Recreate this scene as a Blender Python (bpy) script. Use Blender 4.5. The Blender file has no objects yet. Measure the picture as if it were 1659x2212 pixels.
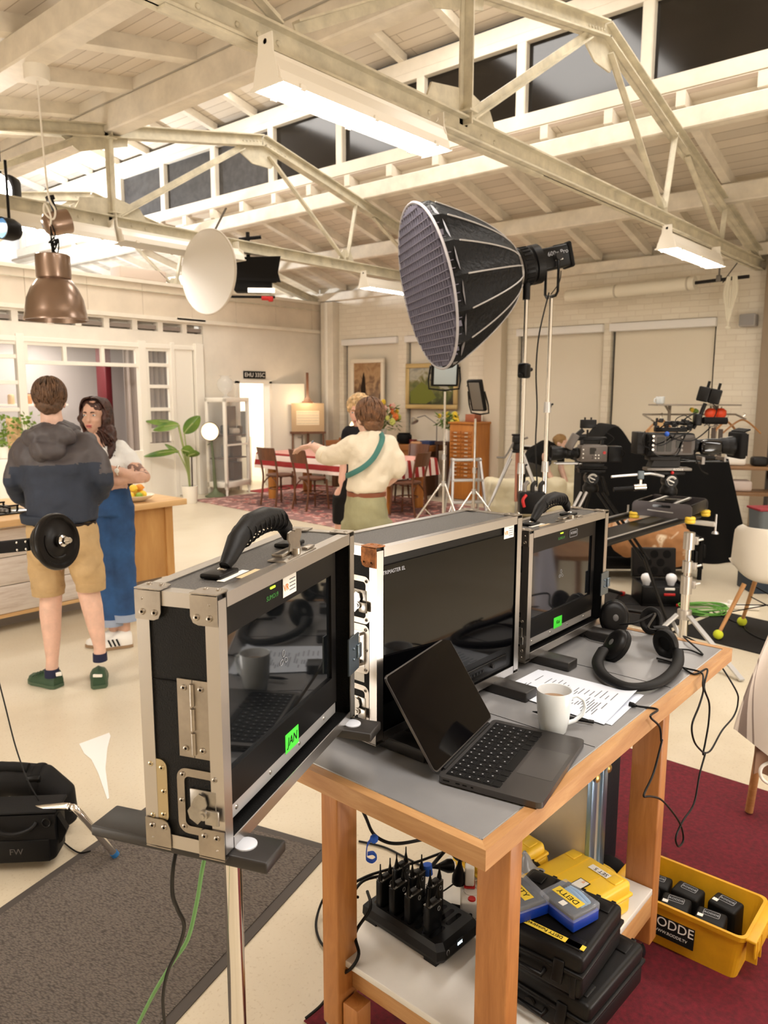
import bpy, bmesh, math, random
from mathutils import Vector as V, Matrix as MX, noise as NZ
RN = random.Random(11)
sc = bpy.context.scene
COL = sc.collection
PI = math.pi
rad = math.radians
FPX, PITCH, ROLL, YAW, HC = 1640.0, rad(8.88), rad(0.122), rad(40.58), 1.70
_fw = V((math.cos(PITCH)*math.cos(YAW), math.cos(PITCH)*math.sin(YAW), -math.sin(PITCH)))
_r = V((math.sin(YAW), -math.cos(YAW), 0)); _u = _r.cross(_fw)
CR = math.cos(ROLL)*_r + math.sin(ROLL)*_u
CU = -math.sin(ROLL)*_r + math.cos(ROLL)*_u
CC = V((0, 0, HC))
def ray(x, y): return _fw + CR*((x-829.5)/FPX) - CU*((y-1106)/FPX)
def atz(x, y, z): d = ray(x, y); return CC + d*((z-HC)/d.z)
def atx(x, y, X): d = ray(x, y); return CC + d*(X/d.x)
def aty(x, y, Y): d = ray(x, y); return CC + d*(Y/d.y)
def atd(x, y, t): return CC + ray(x, y)*t

def rot(ax=0, ay=0, az=0):
    return MX.Rotation(rad(az), 4, 'Z') @ MX.Rotation(rad(ay), 4, 'Y') @ MX.Rotation(rad(ax), 4, 'X')
def tr(x, y=None, z=None):
    return MX.Translation(V((x, y, z)) if y is not None else V(x))
def basis(o, x, y, z):
    return MX(((x[0], y[0], z[0], o[0]), (x[1], y[1], z[1], o[1]), (x[2], y[2], z[2], o[2]), (0, 0, 0, 1)))
def zto(p, q, up=None):            # frame at p whose z axis points at q
    p, q = V(p), V(q); z = (q-p).normalized()
    up = V(up) if up else (V((0, 0, 1)) if abs(z.z) < .95 else V((1, 0, 0)))
    x = up.cross(z).normalized(); y = z.cross(x)
    return basis(p, x, y, z)
class MB:
    def __init__(s):
        s.v, s.f, s.mi, s.sm = [], [], [], []; s.T = MX.Identity(4)
    def add(s, vs, fs, m=0, sm=False, T=None):
        T = s.T if T is None else s.T @ T
        b = len(s.v); s.v += [T @ V(p) for p in vs]
        for f in fs: s.f.append([b+i for i in f]); s.mi.append(m); s.sm.append(sm)
        return s
    def box(s, c, d, T=None, b=0, seg=2, m=0, r=None):
        T0 = (T or MX.Identity(4)) @ tr(c)
        if r: T0 = T0 @ rot(*r)
        x, y, z = d[0]/2, d[1]/2, d[2]/2
        if b <= 0:
            return s.add([(i*x, j*y, k*z) for k in (-1, 1) for j in (-1, 1) for i in (-1, 1)],
                         [(0, 2, 3, 1), (4, 5, 7, 6), (0, 1, 5, 4), (2, 6, 7, 3), (0, 4, 6, 2), (1, 3, 7, 5)], m, False, T0)
        b = min(b, .49*min(d))
        bm = bmesh.new(); bmesh.ops.create_cube(bm, size=1)
        for w in bm.verts: w.co = V((w.co.x*d[0], w.co.y*d[1], w.co.z*d[2]))
        bmesh.ops.bevel(bm, geom=bm.edges[:], offset=b, segments=seg, profile=.5, affect='EDGES')
        bm.verts.index_update()
        s.add([w.co.copy() for w in bm.verts], [[w.index for w in f.verts] for f in bm.faces], m, seg > 1, T0); bm.free(); return s
    def bar(s, p, q, w, h, m=0, up=None, b=0):
        p, q = V(p), V(q); return s.box((0, 0, (q-p).length/2), (w, h, (q-p).length), zto(p, q, up), b=b, m=m)
    def tube(s, path, r, n=8, m=0, caps=True, closed=False, flat=1.0):
        P = [V(p) for p in path]; k = len(P); rr = r if isinstance(r, (list, tuple)) else [r]*k
        vs, fs = [], []; px = None
        for i in range(k):
            a = P[i-1] if (i > 0 or closed) else P[i]; c = P[(i+1) % k] if (i < k-1 or closed) else P[i]
            t = (c-a).normalized() if (c-a).length > 1e-9 else V((0, 0, 1))
            if px is None:
                px = V((0, 0, 1)).cross(t)
                px = px.normalized() if px.length > .1 else V((1, 0, 0)).cross(t).normalized()
            px = (px - t*px.dot(t)); px = px.normalized() if px.length > 1e-6 else t.orthogonal().normalized()
            y = t.cross(px)
            for j in range(n):
                a_ = 2*PI*j/n; vs.append(P[i] + px*(math.cos(a_)*rr[i]) + y*(math.sin(a_)*rr[i]*flat))
        K = k if closed else k-1
        for i in range(K):
            for j in range(n):
                fs.append((i*n+j, i*n+(j+1) % n, ((i+1) % k)*n+(j+1) % n, ((i+1) % k)*n+j))
        s.add(vs, fs, m, True)
        if caps and not closed:
            s.add(vs[:n], [list(range(n))[::-1]], m); s.add(vs[-n:], [list(range(n))], m)
        return s
    def cyl(s, p, q, r, n=16, m=0, r2=None):
        return s.tube([p, q], [r, r if r2 is None else r2], n, m)
    def lathe(s, prof, n=24, T=None, m=0, sm=True, a0=0, a1=2*PI):
        full = abs(a1-a0-2*PI) < 1e-6; N = n if full else n+1
        vs = [(r*math.cos(a0+(a1-a0)*j/n), r*math.sin(a0+(a1-a0)*j/n), z) for r, z in prof for j in range(N)]
        fs = []
        for i in range(len(prof)-1):
            for j in range(n):
                a, b = i*N+j, i*N+(j+1) % N
                fs.append((a, b, b+N, a+N))
        return s.add(vs, fs, m, sm, T)
    def prism(s, poly, d, T=None, m=0):
        n = len(poly)
        vs = [(x, y, 0) for x, y in poly]+[(x, y, d) for x, y in poly]
        fs = [list(range(n))[::-1], [n+i for i in range(n)]]+[(i, (i+1) % n, n+(i+1) % n, n+i) for i in range(n)]
        return s.add(vs, fs, m, False, T)
    def loft(s, rings, m=0, caps=True, sm=True, T=None):
        n = len(rings[0]); vs = [p for r in rings for p in r]; fs = []
        for i in range(len(rings)-1):
            for j in range(n): fs.append((i*n+j, i*n+(j+1) % n, (i+1)*n+(j+1) % n, (i+1)*n+j))
        if caps: fs += [list(range(n))[::-1], [(len(rings)-1)*n+j for j in range(n)]]
        return s.add(vs, fs, m, sm, T)
    def ell(s, c, r, n=16, k=10, m=0, T=None):
        r = (r, r, r) if not isinstance(r, (tuple, list)) else r
        vs = [(0, 0, -1)]+[(math.sin(PI*i/k)*math.cos(2*PI*j/n), math.sin(PI*i/k)*math.sin(2*PI*j/n), -math.cos(PI*i/k)) for i in range(1, k) for j in range(n)]+[(0, 0, 1)]
        vs = [(x*r[0], y*r[1], z*r[2]) for x, y, z in vs]
        fs = [(0, 1+(j+1) % n, 1+j) for j in range(n)]
        for i in range(k-2):
            for j in range(n): fs.append((1+i*n+j, 1+i*n+(j+1) % n, 1+(i+1)*n+(j+1) % n, 1+(i+1)*n+j))
        L = len(vs)-1; fs += [(L, 1+(k-2)*n+j, 1+(k-2)*n+(j+1) % n) for j in range(n)]
        return s.add(vs, fs, m, True, (T or MX.Identity(4)) @ tr(c))
    def grid(s, fn, nu, nv, m=0, th=0, sm=True):
        vs = [V(fn(i/nu, j/nv)) for i in range(nu+1) for j in range(nv+1)]; W = nv+1
        fs = [(i*W+j, (i+1)*W+j, (i+1)*W+j+1, i*W+j+1) for i in range(nu) for j in range(nv)]
        if not th: return s.add(vs, fs, m, sm)
        nr = [V((0, 0, 0)) for _ in vs]
        for f in fs:
            k = (vs[f[1]]-vs[f[0]]).cross(vs[f[3]]-vs[f[0]])
            for i in f: nr[i] = nr[i]+k
        L = len(vs); v2 = vs+[v - n.normalized()*th for v, n in zip(vs, nr)]
        f2 = fs+[tuple(L+i for i in f[::-1]) for f in fs]
        bd = [i*W for i in range(nu)]+[nu*W+j for j in range(nv)]+[i*W+nv for i in range(nu, 0, -1)]+[j for j in range(nv, 0, -1)]
        for a, b in zip(bd, bd[1:]+bd[:1]): f2.append((a, L+a, L+b, b))
        return s.add(v2, f2, m, sm)
def obj(name, mb, mats, parent=None, M=None):
    me = bpy.data.meshes.new(name); me.from_pydata([tuple(p) for p in mb.v], [], mb.f)
    mats = mats if isinstance(mats, (list, tuple)) else [mats]
    for m in mats: me.materials.append(m)
    me.polygons.foreach_set('material_index', mb.mi); me.polygons.foreach_set('use_smooth', mb.sm); me.update()
    bm = bmesh.new(); bm.from_mesh(me); bmesh.ops.recalc_face_normals(bm, faces=bm.faces[:])
    for e in bm.edges:
        if len(e.link_faces) == 2 and e.calc_face_angle(0) > rad(50): e.smooth = False
    bm.to_mesh(me); bm.free()
    o = bpy.data.objects.new(name, me); COL.objects.link(o)
    if parent: o.parent = parent
    if M is not None: o.matrix_local = M
    return o
def tag(o, label=None, cat=None, group=None, kind=None):
    if label: o['label'] = label
    if cat: o['category'] = cat
    if group: o['group'] = group
    if kind: o['kind'] = kind
    return o
def thing(name, label, cat, loc=(0, 0, 0), rz=0, group=None, M=None):
    o = bpy.data.objects.new(name, None); COL.objects.link(o); o.empty_display_size = .05
    if M is not None: o.matrix_world = M
    else: o.location = loc; o.rotation_euler = (0, 0, rad(rz))
    return tag(o, label, cat, group)
def one(name, mb, mats, label, cat, group=None, kind=None, M=None):
    return tag(obj(name, mb, mats, None, M), label, cat, group, kind)
def struct(name, mb, mats, label=None, cat='room part'):
    return tag(obj(name, mb, mats), label, cat, None, 'structure')
def dup(root, loc=None, rz=None, label=None, group=None, M=None):
    def cp(o, par):
        c = o.copy(); COL.objects.link(c)
        if par: c.parent = par
        for ch in o.children: cp(ch, c)
        return c
    c = cp(root, None)
    if M is not None: c.matrix_world = M
    elif loc is not None:
        c.location = loc
        if rz is not None: c.rotation_euler = (0, 0, rad(rz))
    return tag(c, label, None, group)
def text(s, size, M, mat, parent=None, name='lettering', ext=.0002, shear=0, align='CENTER', sx=1):
    cu = bpy.data.curves.new(name, 'FONT'); cu.body = s; cu.size = size; cu.extrude = ext; cu.align_x = align; cu.align_y = 'CENTER'; cu.shear = shear
    cu.resolution_u = 3
    tmp = bpy.data.objects.new('tmp', cu); COL.objects.link(tmp)
    dg = bpy.context.evaluated_depsgraph_get(); dg.update()
    me = bpy.data.meshes.new_from_object(tmp.evaluated_get(dg)); bpy.data.objects.remove(tmp); bpy.data.curves.remove(cu)
    me.materials.clear(); me.materials.append(mat); o = bpy.data.objects.new(name, me); COL.objects.link(o)
    if parent: o.parent = parent
    o.matrix_local = M @ MX.Diagonal((sx, 1, 1, 1)) if sx != 1 else M
    return o
def organic(name, mb, mat, parent=None, vox=.012, sm=6, disp=None):
    """union of overlapping volumes, remeshed into ONE continuous smooth skin"""
    o = obj(name, mb, mat, parent)
    r = o.modifiers.new('r', 'REMESH'); r.mode = 'VOXEL'; r.voxel_size = vox; r.use_smooth_shade = True
    s = o.modifiers.new('s', 'SMOOTH'); s.iterations = sm; s.factor = .5
    dg = bpy.context.evaluated_depsgraph_get(); dg.update()
    me = bpy.data.meshes.new_from_object(o.evaluated_get(dg)); o.modifiers.clear(); o.data = me
    if disp:
        amp, scl = disp; k = V((1, 1, 1))
        for v in me.vertices:
            n = v.normal; p = v.co
            v.co = p + n*(amp*NZ.noise(V(p)*scl) + .5*amp*NZ.noise(V(p)*scl*2.3))
    for p in me.polygons: p.use_smooth = True
    if not me.materials: me.materials.append(mat)
    return o

def lin(c):
    f = lambda u: (u/12.92 if u <= .04045 else ((u+.055)/1.055)**2.4)
    return (f(c[0]/255), f(c[1]/255), f(c[2]/255), 1)
def nn(nt, t, **k):
    n = nt.nodes.new(t)
    for a, b in k.items():
        if a in n.inputs: n.inputs[a].default_value = b
        else: setattr(n, a, b)
    return n
def base(name):
    m = bpy.data.materials.new(name); m.use_nodes = True; nt = m.node_tree
    return m, nt, nt.nodes['Principled BSDF']
def coords(nt, scale=(1, 1, 1), rotz=0, r=None):
    tc = nn(nt, 'ShaderNodeTexCoord'); mp = nn(nt, 'ShaderNodeMapping')
    mp.inputs['Scale'].default_value = scale; mp.inputs['Rotation'].default_value = r or (0, 0, rotz)
    nt.links.new(tc.outputs['Object'], mp.inputs['Vector']); return mp.outputs[0]
def ramp(nt, fac, stops, interp='LINEAR'):
    r = nn(nt, 'ShaderNodeValToRGB'); r.color_ramp.interpolation = interp
    while len(r.color_ramp.elements) < len(stops): r.color_ramp.elements.new(.5)
    for e, (p, c) in zip(r.color_ramp.elements, stops): e.position = p; e.color = lin(c)
    nt.links.new(fac, r.inputs[0]); return r.outputs[0]
def bumpn(nt, h, b, strength=.3, dist=.01):
    k = nn(nt, 'ShaderNodeBump', Strength=strength, Distance=dist); nt.links.new(h, k.inputs['Height']); nt.links.new(k.outputs[0], b.inputs['Normal'])
_mc = {}
def mat(name, c, r=.5, m=0, var=None, bump=None, coat=0, emit=0, ec=None, spec=None, sheen=0, sub=0, alpha=1):
    if name in _mc: return _mc[name]
    M, nt, b = base(name); _mc[name] = M
    if max(c) < 50 and not coat and not emit:
        c = tuple(x*.72 for x in c); spec = .22 if spec is None else spec
    b.inputs['Base Color'].default_value = lin(c); b.inputs['Roughness'].default_value = r; b.inputs['Metallic'].default_value = m
    b.inputs['Coat Weight'].default_value = coat
    if spec is not None: b.inputs['Specular IOR Level'].default_value = spec
    if sheen: b.inputs['Sheen Weight'].default_value = sheen
    if sub: b.inputs['Subsurface Weight'].default_value = sub; b.inputs['Subsurface Radius'].default_value = (.02, .008, .004)
    if emit: b.inputs['Emission Color'].default_value = lin(ec or c); b.inputs['Emission Strength'].default_value = emit
    if alpha < 1: b.inputs['Alpha'].default_value = alpha
    if var or bump: vec = coords(nt)
    if var:
        n = nn(nt, 'ShaderNodeTexNoise', Scale=var[0], Detail=6.0, Roughness=.6); nt.links.new(vec, n.inputs['Vector'])
        a = var[1]; c2 = var[2] if len(var) > 2 else tuple(x*(1-a) for x in c)
        c3 = tuple(min(255, x*(1+a*.5)) for x in c)
        nt.links.new(ramp(nt, n.outputs['Fac'], [(.3, c2), (.7, c3)]), b.inputs['Base Color'])
    if bump:
        n2 = nn(nt, 'ShaderNodeTexNoise', Scale=bump[0], Detail=5.0); nt.links.new(vec, n2.inputs['Vector'])
        bumpn(nt, n2.outputs['Fac'], b, bump[1], bump[2] if len(bump) > 2 else .01)
    return M
def wood(name, c1, c2, axis='X', scale=6, r=.45, fine=1.0):
    if name in _mc: return _mc[name]
    M, nt, b = base(name); _mc[name] = M
    s = {'X': (.12, 1, 1), 'Y': (1, .12, 1), 'Z': (1, 1, .12)}[axis]
    vec = coords(nt, s)
    n = nn(nt, 'ShaderNodeTexNoise', Scale=scale*4*fine, Detail=7.0, Roughness=.65, Distortion=.6); nt.links.new(vec, n.inputs['Vector'])
    nt.links.new(ramp(nt, n.outputs['Fac'], [(.28, c2), (.5, tuple((a+b_)/2 for a, b_ in zip(c1, c2))), (.72, c1)]), b.inputs['Base Color'])
    b.inputs['Roughness'].default_value = r; bumpn(nt, n.outputs['Fac'], b, .12, .003); return M
def boards(name, c, dark, swap, row=.12, width=3.0, r=.55, mortar=.004, vary=.1):
    M, nt, b = base(name); _mc[name] = M
    vec = coords(nt, (1, 1, 1), r=swap)
    k = nn(nt, 'ShaderNodeTexBrick'); k.inputs['Scale'].default_value = 1; k.inputs['Mortar Size'].default_value = mortar; k.inputs['Mortar Smooth'].default_value = .2
    k.inputs['Brick Width'].default_value = width; k.inputs['Row Height'].default_value = row
    k.inputs['Color1'].default_value = lin(c); k.inputs['Color2'].default_value = lin(tuple(x*(1-vary) for x in c)); k.inputs['Mortar'].default_value = lin(dark)
    nt.links.new(vec, k.inputs['Vector']); nt.links.new(k.outputs['Color'], b.inputs['Base Color'])
    n = nn(nt, 'ShaderNodeTexNoise', Scale=25.0, Detail=6.0); nt.links.new(vec, n.inputs['Vector'])
    mx = nn(nt, 'ShaderNodeMath', operation='MULTIPLY_ADD'); nt.links.new(k.outputs['Fac'], mx.inputs[0]); mx.inputs[1].default_value = -2.0; nt.links.new(n.outputs['Fac'], mx.inputs[2])
    bumpn(nt, mx.outputs[0], b, .35, .006); b.inputs['Roughness'].default_value = r; return M
def glass(name, tint=(255, 255, 255), r=0.0, alpha=.12):
    if name in _mc: return _mc[name]
    M, nt, b = base(name); _mc[name] = M
    b.inputs['Base Color'].default_value = lin(tint); b.inputs['Roughness'].default_value = r
    b.inputs['Alpha'].default_value = alpha; b.inputs['Specular IOR Level'].default_value = .8
    return M
WHITE = mat('white_paint', (233, 224, 208), .55, var=(3, .05), bump=(30, .15, .004))
WHITE2 = mat('white_gloss_paint', (240, 234, 222), .35, bump=(60, .06, .002))
STEEL = mat('cream_painted_steel', (214, 206, 184), .45, var=(7, .12), bump=(80, .12, .002))
BEAM = mat('white_painted_timber', (234, 225, 209), .6, var=(5, .07), bump=(18, .3, .006))
BLK = mat('black_plastic', (14, 12, 12), .42)
BLKM = mat('matt_black', (16, 13, 12), .75)
BLKG = mat('black_gloss', (6, 5, 6), .08, spec=.5)
RUB = mat('rubber', (20, 18, 18), .6)
CHR = mat('chrome', (225, 222, 218), .14, 1)
ALU = mat('aluminium', (190, 188, 186), .32, 1, bump=(120, .05, .001))
ALU2 = mat('satin_aluminium', (205, 205, 206), .42, 1)
ZINC = mat('zinc_plate', (176, 172, 166), .3, 1, var=(30, .15))
DGREY = mat('dark_grey_plastic', (48, 45, 44), .5)
MGREY = mat('mid_grey_metal', (120, 115, 110), .4, .6)
PAPER = mat('paper', (240, 240, 240), .7)
CABLE = mat('black_cable', (15, 13, 13), .45)
RED = mat('red_plastic', (190, 25, 25), .4)
YEL = mat('yellow_plastic', (232, 190, 40), .45)
XW, YW = 10.7, 10.7
FLR = None
M_, nt_, b_ = base('polished_concrete')
vec_ = coords(nt_)
n1_ = nn(nt_, 'ShaderNodeTexNoise', Scale=.7, Detail=8.0, Roughness=.6, Distortion=.8); nt_.links.new(vec_, n1_.inputs['Vector'])
n2_ = nn(nt_, 'ShaderNodeTexNoise', Scale=90.0, Detail=3.0); nt_.links.new(vec_, n2_.inputs['Vector'])
c1_ = ramp(nt_, n1_.outputs['Fac'], [(.3, (196, 182, 158)), (.5, (209, 197, 174)), (.7, (216, 206, 186))])
c2_ = ramp(nt_, n2_.outputs['Fac'], [(.30, (205, 190, 165)), (.42, (255, 255, 255))])
mx_ = nn(nt_, 'ShaderNodeMix', data_type='RGBA', blend_type='MULTIPLY'); mx_.inputs[0].default_value = .35
nt_.links.new(c1_, mx_.inputs[6]); nt_.links.new(c2_, mx_.inputs[7]); nt_.links.new(mx_.outputs[2], b_.inputs['Base Color'])
rr_ = nn(nt_, 'ShaderNodeMapRange'); nt_.links.new(n1_.outputs['Fac'], rr_.inputs[0]); rr_.inputs[3].default_value = .22; rr_.inputs[4].default_value = .42
nt_.links.new(rr_.outputs[0], b_.inputs['Roughness']); FLR = M_
m = MB(); m.box((4, 7, -.05), (14.6, 20.4, .1)); struct('floor', m, FLR, 'pale polished concrete floor of the hall')

BRK, nt_, b_ = base('painted_brick')
vec_ = coords(nt_, (1, 1, 1), r=(rad(90), 0, rad(90)))
tc_ = nn(nt_, 'ShaderNodeTexCoord'); sx_ = nn(nt_, 'ShaderNodeSeparateXYZ'); nt_.links.new(tc_.outputs['Object'], sx_.inputs[0])
cx_ = nn(nt_, 'ShaderNodeCombineXYZ'); nt_.links.new(sx_.outputs[1], cx_.inputs[0]); nt_.links.new(sx_.outputs[2], cx_.inputs[1])
dn_ = nn(nt_, 'ShaderNodeTexNoise', Scale=6.0, Detail=4.0); nt_.links.new(cx_.outputs[0], dn_.inputs['Vector'])
ds_ = nn(nt_, 'ShaderNodeVectorMath', operation='MULTIPLY_ADD'); nt_.links.new(dn_.outputs['Color'], ds_.inputs[0]); ds_.inputs[1].default_value = (.02, .02, 0); nt_.links.new(cx_.outputs[0], ds_.inputs[2])
k_ = nn(nt_, 'ShaderNodeTexBrick'); nt_.links.new(ds_.outputs[0], k_.inputs['Vector'])
for a_, v_ in (('Scale', 1), ('Mortar Size', .009), ('Mortar Smooth', .6), ('Brick Width', .25), ('Row Height', .08)): k_.inputs[a_].default_value = v_
k_.inputs['Color1'].default_value = lin((234, 226, 210)); k_.inputs['Color2'].default_value = lin((226, 217, 200)); k_.inputs['Mortar'].default_value = lin((223, 213, 196))
nt_.links.new(k_.outputs['Color'], b_.inputs['Base Color']); b_.inputs['Roughness'].default_value = .5
n_ = nn(nt_, 'ShaderNodeTexNoise', Scale=14.0, Detail=6.0); nt_.links.new(cx_.outputs[0], n_.inputs['Vector'])
h_ = nn(nt_, 'ShaderNodeMath', operation='MULTIPLY_ADD'); nt_.links.new(k_.outputs['Fac'], h_.inputs[0]); h_.inputs[1].default_value = -.8; nt_.links.new(n_.outputs['Fac'], h_.inputs[2])
bumpn(nt_, h_.outputs[0], b_, .32, .012)
WIN = [(8.84, 10.19), (7.31, 8.65), (4.95, 6.38), (3.37, 4.84)]
m = MB(); m.box((10.96, 7, 1.85), (.16, 20.4, 3.7))
edges = [17.2] + [e for w in WIN for e in w[::-1]] + [-2.9]
m.box((10.79, 7, .4), (.18, 20.2, .8)); m.box((10.79, 7, 3.2), (.18, 20.2, .98))
for a, c in zip(edges[::2], edges[1::2]): m.box((10.79, (a+c)/2, 1.755), (.18, a-c, 1.91))
struct('wall_right', m, BRK, 'white painted brick wall with blinded windows')
PILM = mat('pilaster_paint', (206, 194, 174), .5, bump=(20, .25, .01))
for i, (y0, y1, c) in enumerate(((6.58, 6.9, PILM), (2.40, 2.76, mat('shaded_post_taupe', (150, 132, 112), .5, bump=(20, .2, .01))), (10.3, 10.62, WHITE))):  # the taupe of the second post has its shade painted into the colour
    m = MB(); m.box((10.61, (y0+y1)/2, 1.7), (.18, y1-y0, 3.4), b=.01); struct('trim_%d' % (i+1), m, c)
BLIND = mat('beige_blind_cloth', (226, 217, 200), .8, bump=(200, .05, .001))
BOXW = mat('blind_headbox_white', (236, 234, 232), .45)
for i, (y0, y1) in enumerate(WIN):
    t = thing('roller_blind', ['beige roller blind in the corner window behind the dark tower picture', 'beige roller blind behind the landscape painting',
              'beige roller blind left of the wide pier, behind the light stands', 'beige roller blind nearest the right edge, behind the big cinema camera'][i], 'blind', (10.78, (y0+y1)/2, 2.7), 0, 'beige roller blinds on the brick wall')
    w = y1-y0-.02
    q = MB(); q.box((-.08, 0, -.055), (.12, w+.03, .11), b=.006); obj('head_box', q, BOXW, t)
    q = MB(); q.grid(lambda u, v: (.0+.003*math.sin(v*9+i), (u-.5)*(w-.06), -.1-1.72*v), 2, 24, th=.004); obj('blind_cloth', q, BLIND, t)
    q = MB(); q.cyl((0, -w/2+.03, -1.83), (0, w/2-.03, -1.83), .012, 8); obj('bottom_rail', q, BOXW, t)
    q = MB(); q.box((10.86, (y0+y1)/2, 1.75), (.03, y1-y0+.02, 1.95)); struct('window_%d' % (i+1), q, mat('night_glass_side', (40, 36, 34), .1))
m = MB()
m.box((8.2, 10.78, 1.36), (.68, .16, 2.72)); m.box((9.99, 10.78, 1.36), (1.46, .16, 2.72)); m.box((8.9, 10.78, 2.3), (.72, .16, .84))
m.box((3.35, 10.78, 2.835), (14.7, .156, .07)); m.box((9.29, 10.78, 2.76), (2.86, .16, .08))
m.box((2.35, 10.79, 2.55), (11.0, .16, .22)); m.box((.0, 10.79, 1.2), (7.0, .14, 2.5))
for x in (4.78, 5.27, 5.69, 6.13, 6.6, 7.05, 7.5): m.box((x, 10.78, 2.73), (.09, .15, .15))
m.box((.8, 10.78, 2.73), (7.1, .15, .15)); m.box((5.8, 10.87, 2.73), (4, .02, .15))
PLAST = mat('white_plaster', (232, 224, 210), .55, var=(1.6, .05), bump=(8, .12, .01))
struct('wall_left', m, PLAST, 'white wall with doorway and kitchen partition')
m = MB()
for i in range(-6, 17):
    x = -3.2+.905*(i+6)
    if x < 10.5: m.box((x+.45, 10.77, 3.12), (.9, .14, .5), b=.003, seg=1)
struct('trim_4', m, mat('beige_panel', (222, 208, 188), .5, var=(2, .05)))
m = MB(); m.box((3.65, 10.74, 2.86), (13.9, .2, .06)); m.box((3.65, 10.76, 3.39), (13.9, .22, .05)); m.box((7.6, 10.66, 2.885), (.55, .04, .05)); struct('trim_5', m, WHITE)
m = MB(); m.box((-3.25, 7, 1.9), (.1, 20.4, 3.8)); struct('wall_back', m, WHITE)
m = MB(); m.box((3.85, -2.95, 3.2), (14.3, .1, 6.4)); struct('wall_front', m, WHITE)
m = MB(); m.box((3.85, 17.25, 3.2), (14.3, .1, 6.4)); struct('wall_far', m, mat('far_white_panel', (238, 238, 238), .4))
ROOFB = boards('roof_boards', (226, 214, 197), (158, 140, 120), (0, 0, rad(90)), .14, 4.2, vary=.07)
def slope(x0, z0, x1, z1, t=.04, y0=-2.9, y1=17.2):
    q = MB(); q.add([(x0, y0, z0), (x1, y0, z1), (x1, y1, z1), (x0, y1, z0), (x0, y0, z0+t), (x1, y0, z1+t), (x1, y1, z1+t), (x0, y1, z0+t)],
                    [(0, 1, 2, 3), (4, 7, 6, 5), (0, 4, 5, 1), (1, 5, 6, 2), (2, 6, 7, 3), (3, 7, 4, 0)]); return q
q = slope(10.95, 3.60, 7.7, 4.50); q2 = slope(4.1, 4.48, -3.3, 3.15); q3 = slope(7.98, 5.84, 6.0, 6.30); q4 = slope(6.0, 6.30, 4.02, 5.84)
for a in (q2, q3, q4): q.add(a.v, a.f)
struct('ceiling', q, ROOFB, 'white boarded roof with raised monitor')
def rafters(ys, x0, z0, x1, z1, w, h, label, group):
    q = MB(); dz = V((x1-x0, 0, z1-z0)); L = dz.length
    q.add([(0, -w/2, 0), (x1-x0, -w/2, z1-z0), (x1-x0, w/2, z1-z0), (0, w/2, 0), (0, -w/2, h), (x1-x0, -w/2, z1-z0+h), (x1-x0, w/2, z1-z0+h), (0, w/2, h)],
          [(0, 3, 2, 1), (4, 5, 6, 7), (0, 1, 5, 4), (1, 2, 6, 5), (2, 3, 7, 6), (3, 0, 4, 7)])
    p = None
    for y in ys:
        if p is None: p = one('rafter', q, BEAM, label, 'rafter', group); p.location = (x0, y, z0)
        else: dup(p, (x0, y, z0), label=label, group=group)
rafters([2.15+.72*i for i in range(-3, 20)], 10.62, 3.585, 7.63, 4.385, .09, .13, 'white painted rafter of the lower roof running down to the brick wall', 'lower rafters on the brick wall side')
rafters([1.7+.95*i for i in range(0, 17)], 7.9, 5.74, 6.0, 6.18, .09, .11, 'white painted rafter above the high clerestory windows', 'rafters of the raised monitor roof')
rafters([1.75+.95*i for i in range(0, 16)], 2.2, 4.012, 4.16, 4.387, .13, .13, 'broad white rafter with chamfered end above the pendant lamp', 'broad rafters on the pendant lamp side')
for nm, x, z0, z1, w, lb in (('purlin', 7.70, 4.17, 4.36, .15, 'white roof beam with short blocks on it below the clerestory windows'), ('purlin', 9.15, 3.775, 3.975, .14, 'white roof beam midway down the lower roof slope'),
                         ('wall_plate', 10.63, 3.42, 3.57, .17, 'white timber plate along the top of the brick wall'), ('ridge_beam', 4.14, 4.12, 4.36, .17, 'heavy white beam crossing above the near fluorescent lamp'),
                         ('purlin', 2.66, 3.90, 4.09, .18, 'heavy white beam at top left carrying the pendant lamp')):
    q = MB(); q.box((x, 7.1, (z0+z1)/2), (w, 20.0, z1-z0), b=.012, seg=1); one(nm, q, BEAM, lb, 'beam')
q = MB()
for z0, z1, t in ((4.43, 4.60, .1), (4.60, 4.76, .12), (5.50, 5.60, .11), (5.60, 5.76, .08)): q.box((7.88, 7.1, (z0+z1)/2), (t, 20.2, z1-z0-.004), b=.004, seg=1)
MULL = [.46+1.42*i for i in range(0, 3)] + [4.73, 6.14, 7.52, 8.9, 10.27, 11.66, 13.02, 14.38, 15.7, 17.0]
MULL[2] = 3.31; MULL[1] = 1.9
for y in MULL: q.box((7.87, y, 5.13), (.09, .12, .76), b=.01, seg=1)
q.box((7.9, -1.5, 5.1), (.06, 2.8, .8)); struct('trim_6', q, WHITE)
q = MB()
q.box((4.1, 7.1, 5.1), (.08, 20.2, 1.45)); struct('trim_7', q, WHITE)
NGL = mat('night_window_glass', (30, 25, 21), .12, var=(1.2, .4), spec=.6)
NGF = mat('frosted_night_glass', (62, 60, 60), .35, var=(9, .3), bump=(90, .5, .01))
WPN = mat('white_blank_panel', (232, 233, 236), .4)
for i, (a, c) in enumerate(zip(MULL[:-1], MULL[1:])):
    q = MB(); q.box((7.92, (a+c)/2, 5.13), (.02, c-a-.1, .76))
    struct('window_%d' % (i+5), q, NGL if i < 6 else NGF if i < 9 else WPN)
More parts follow.
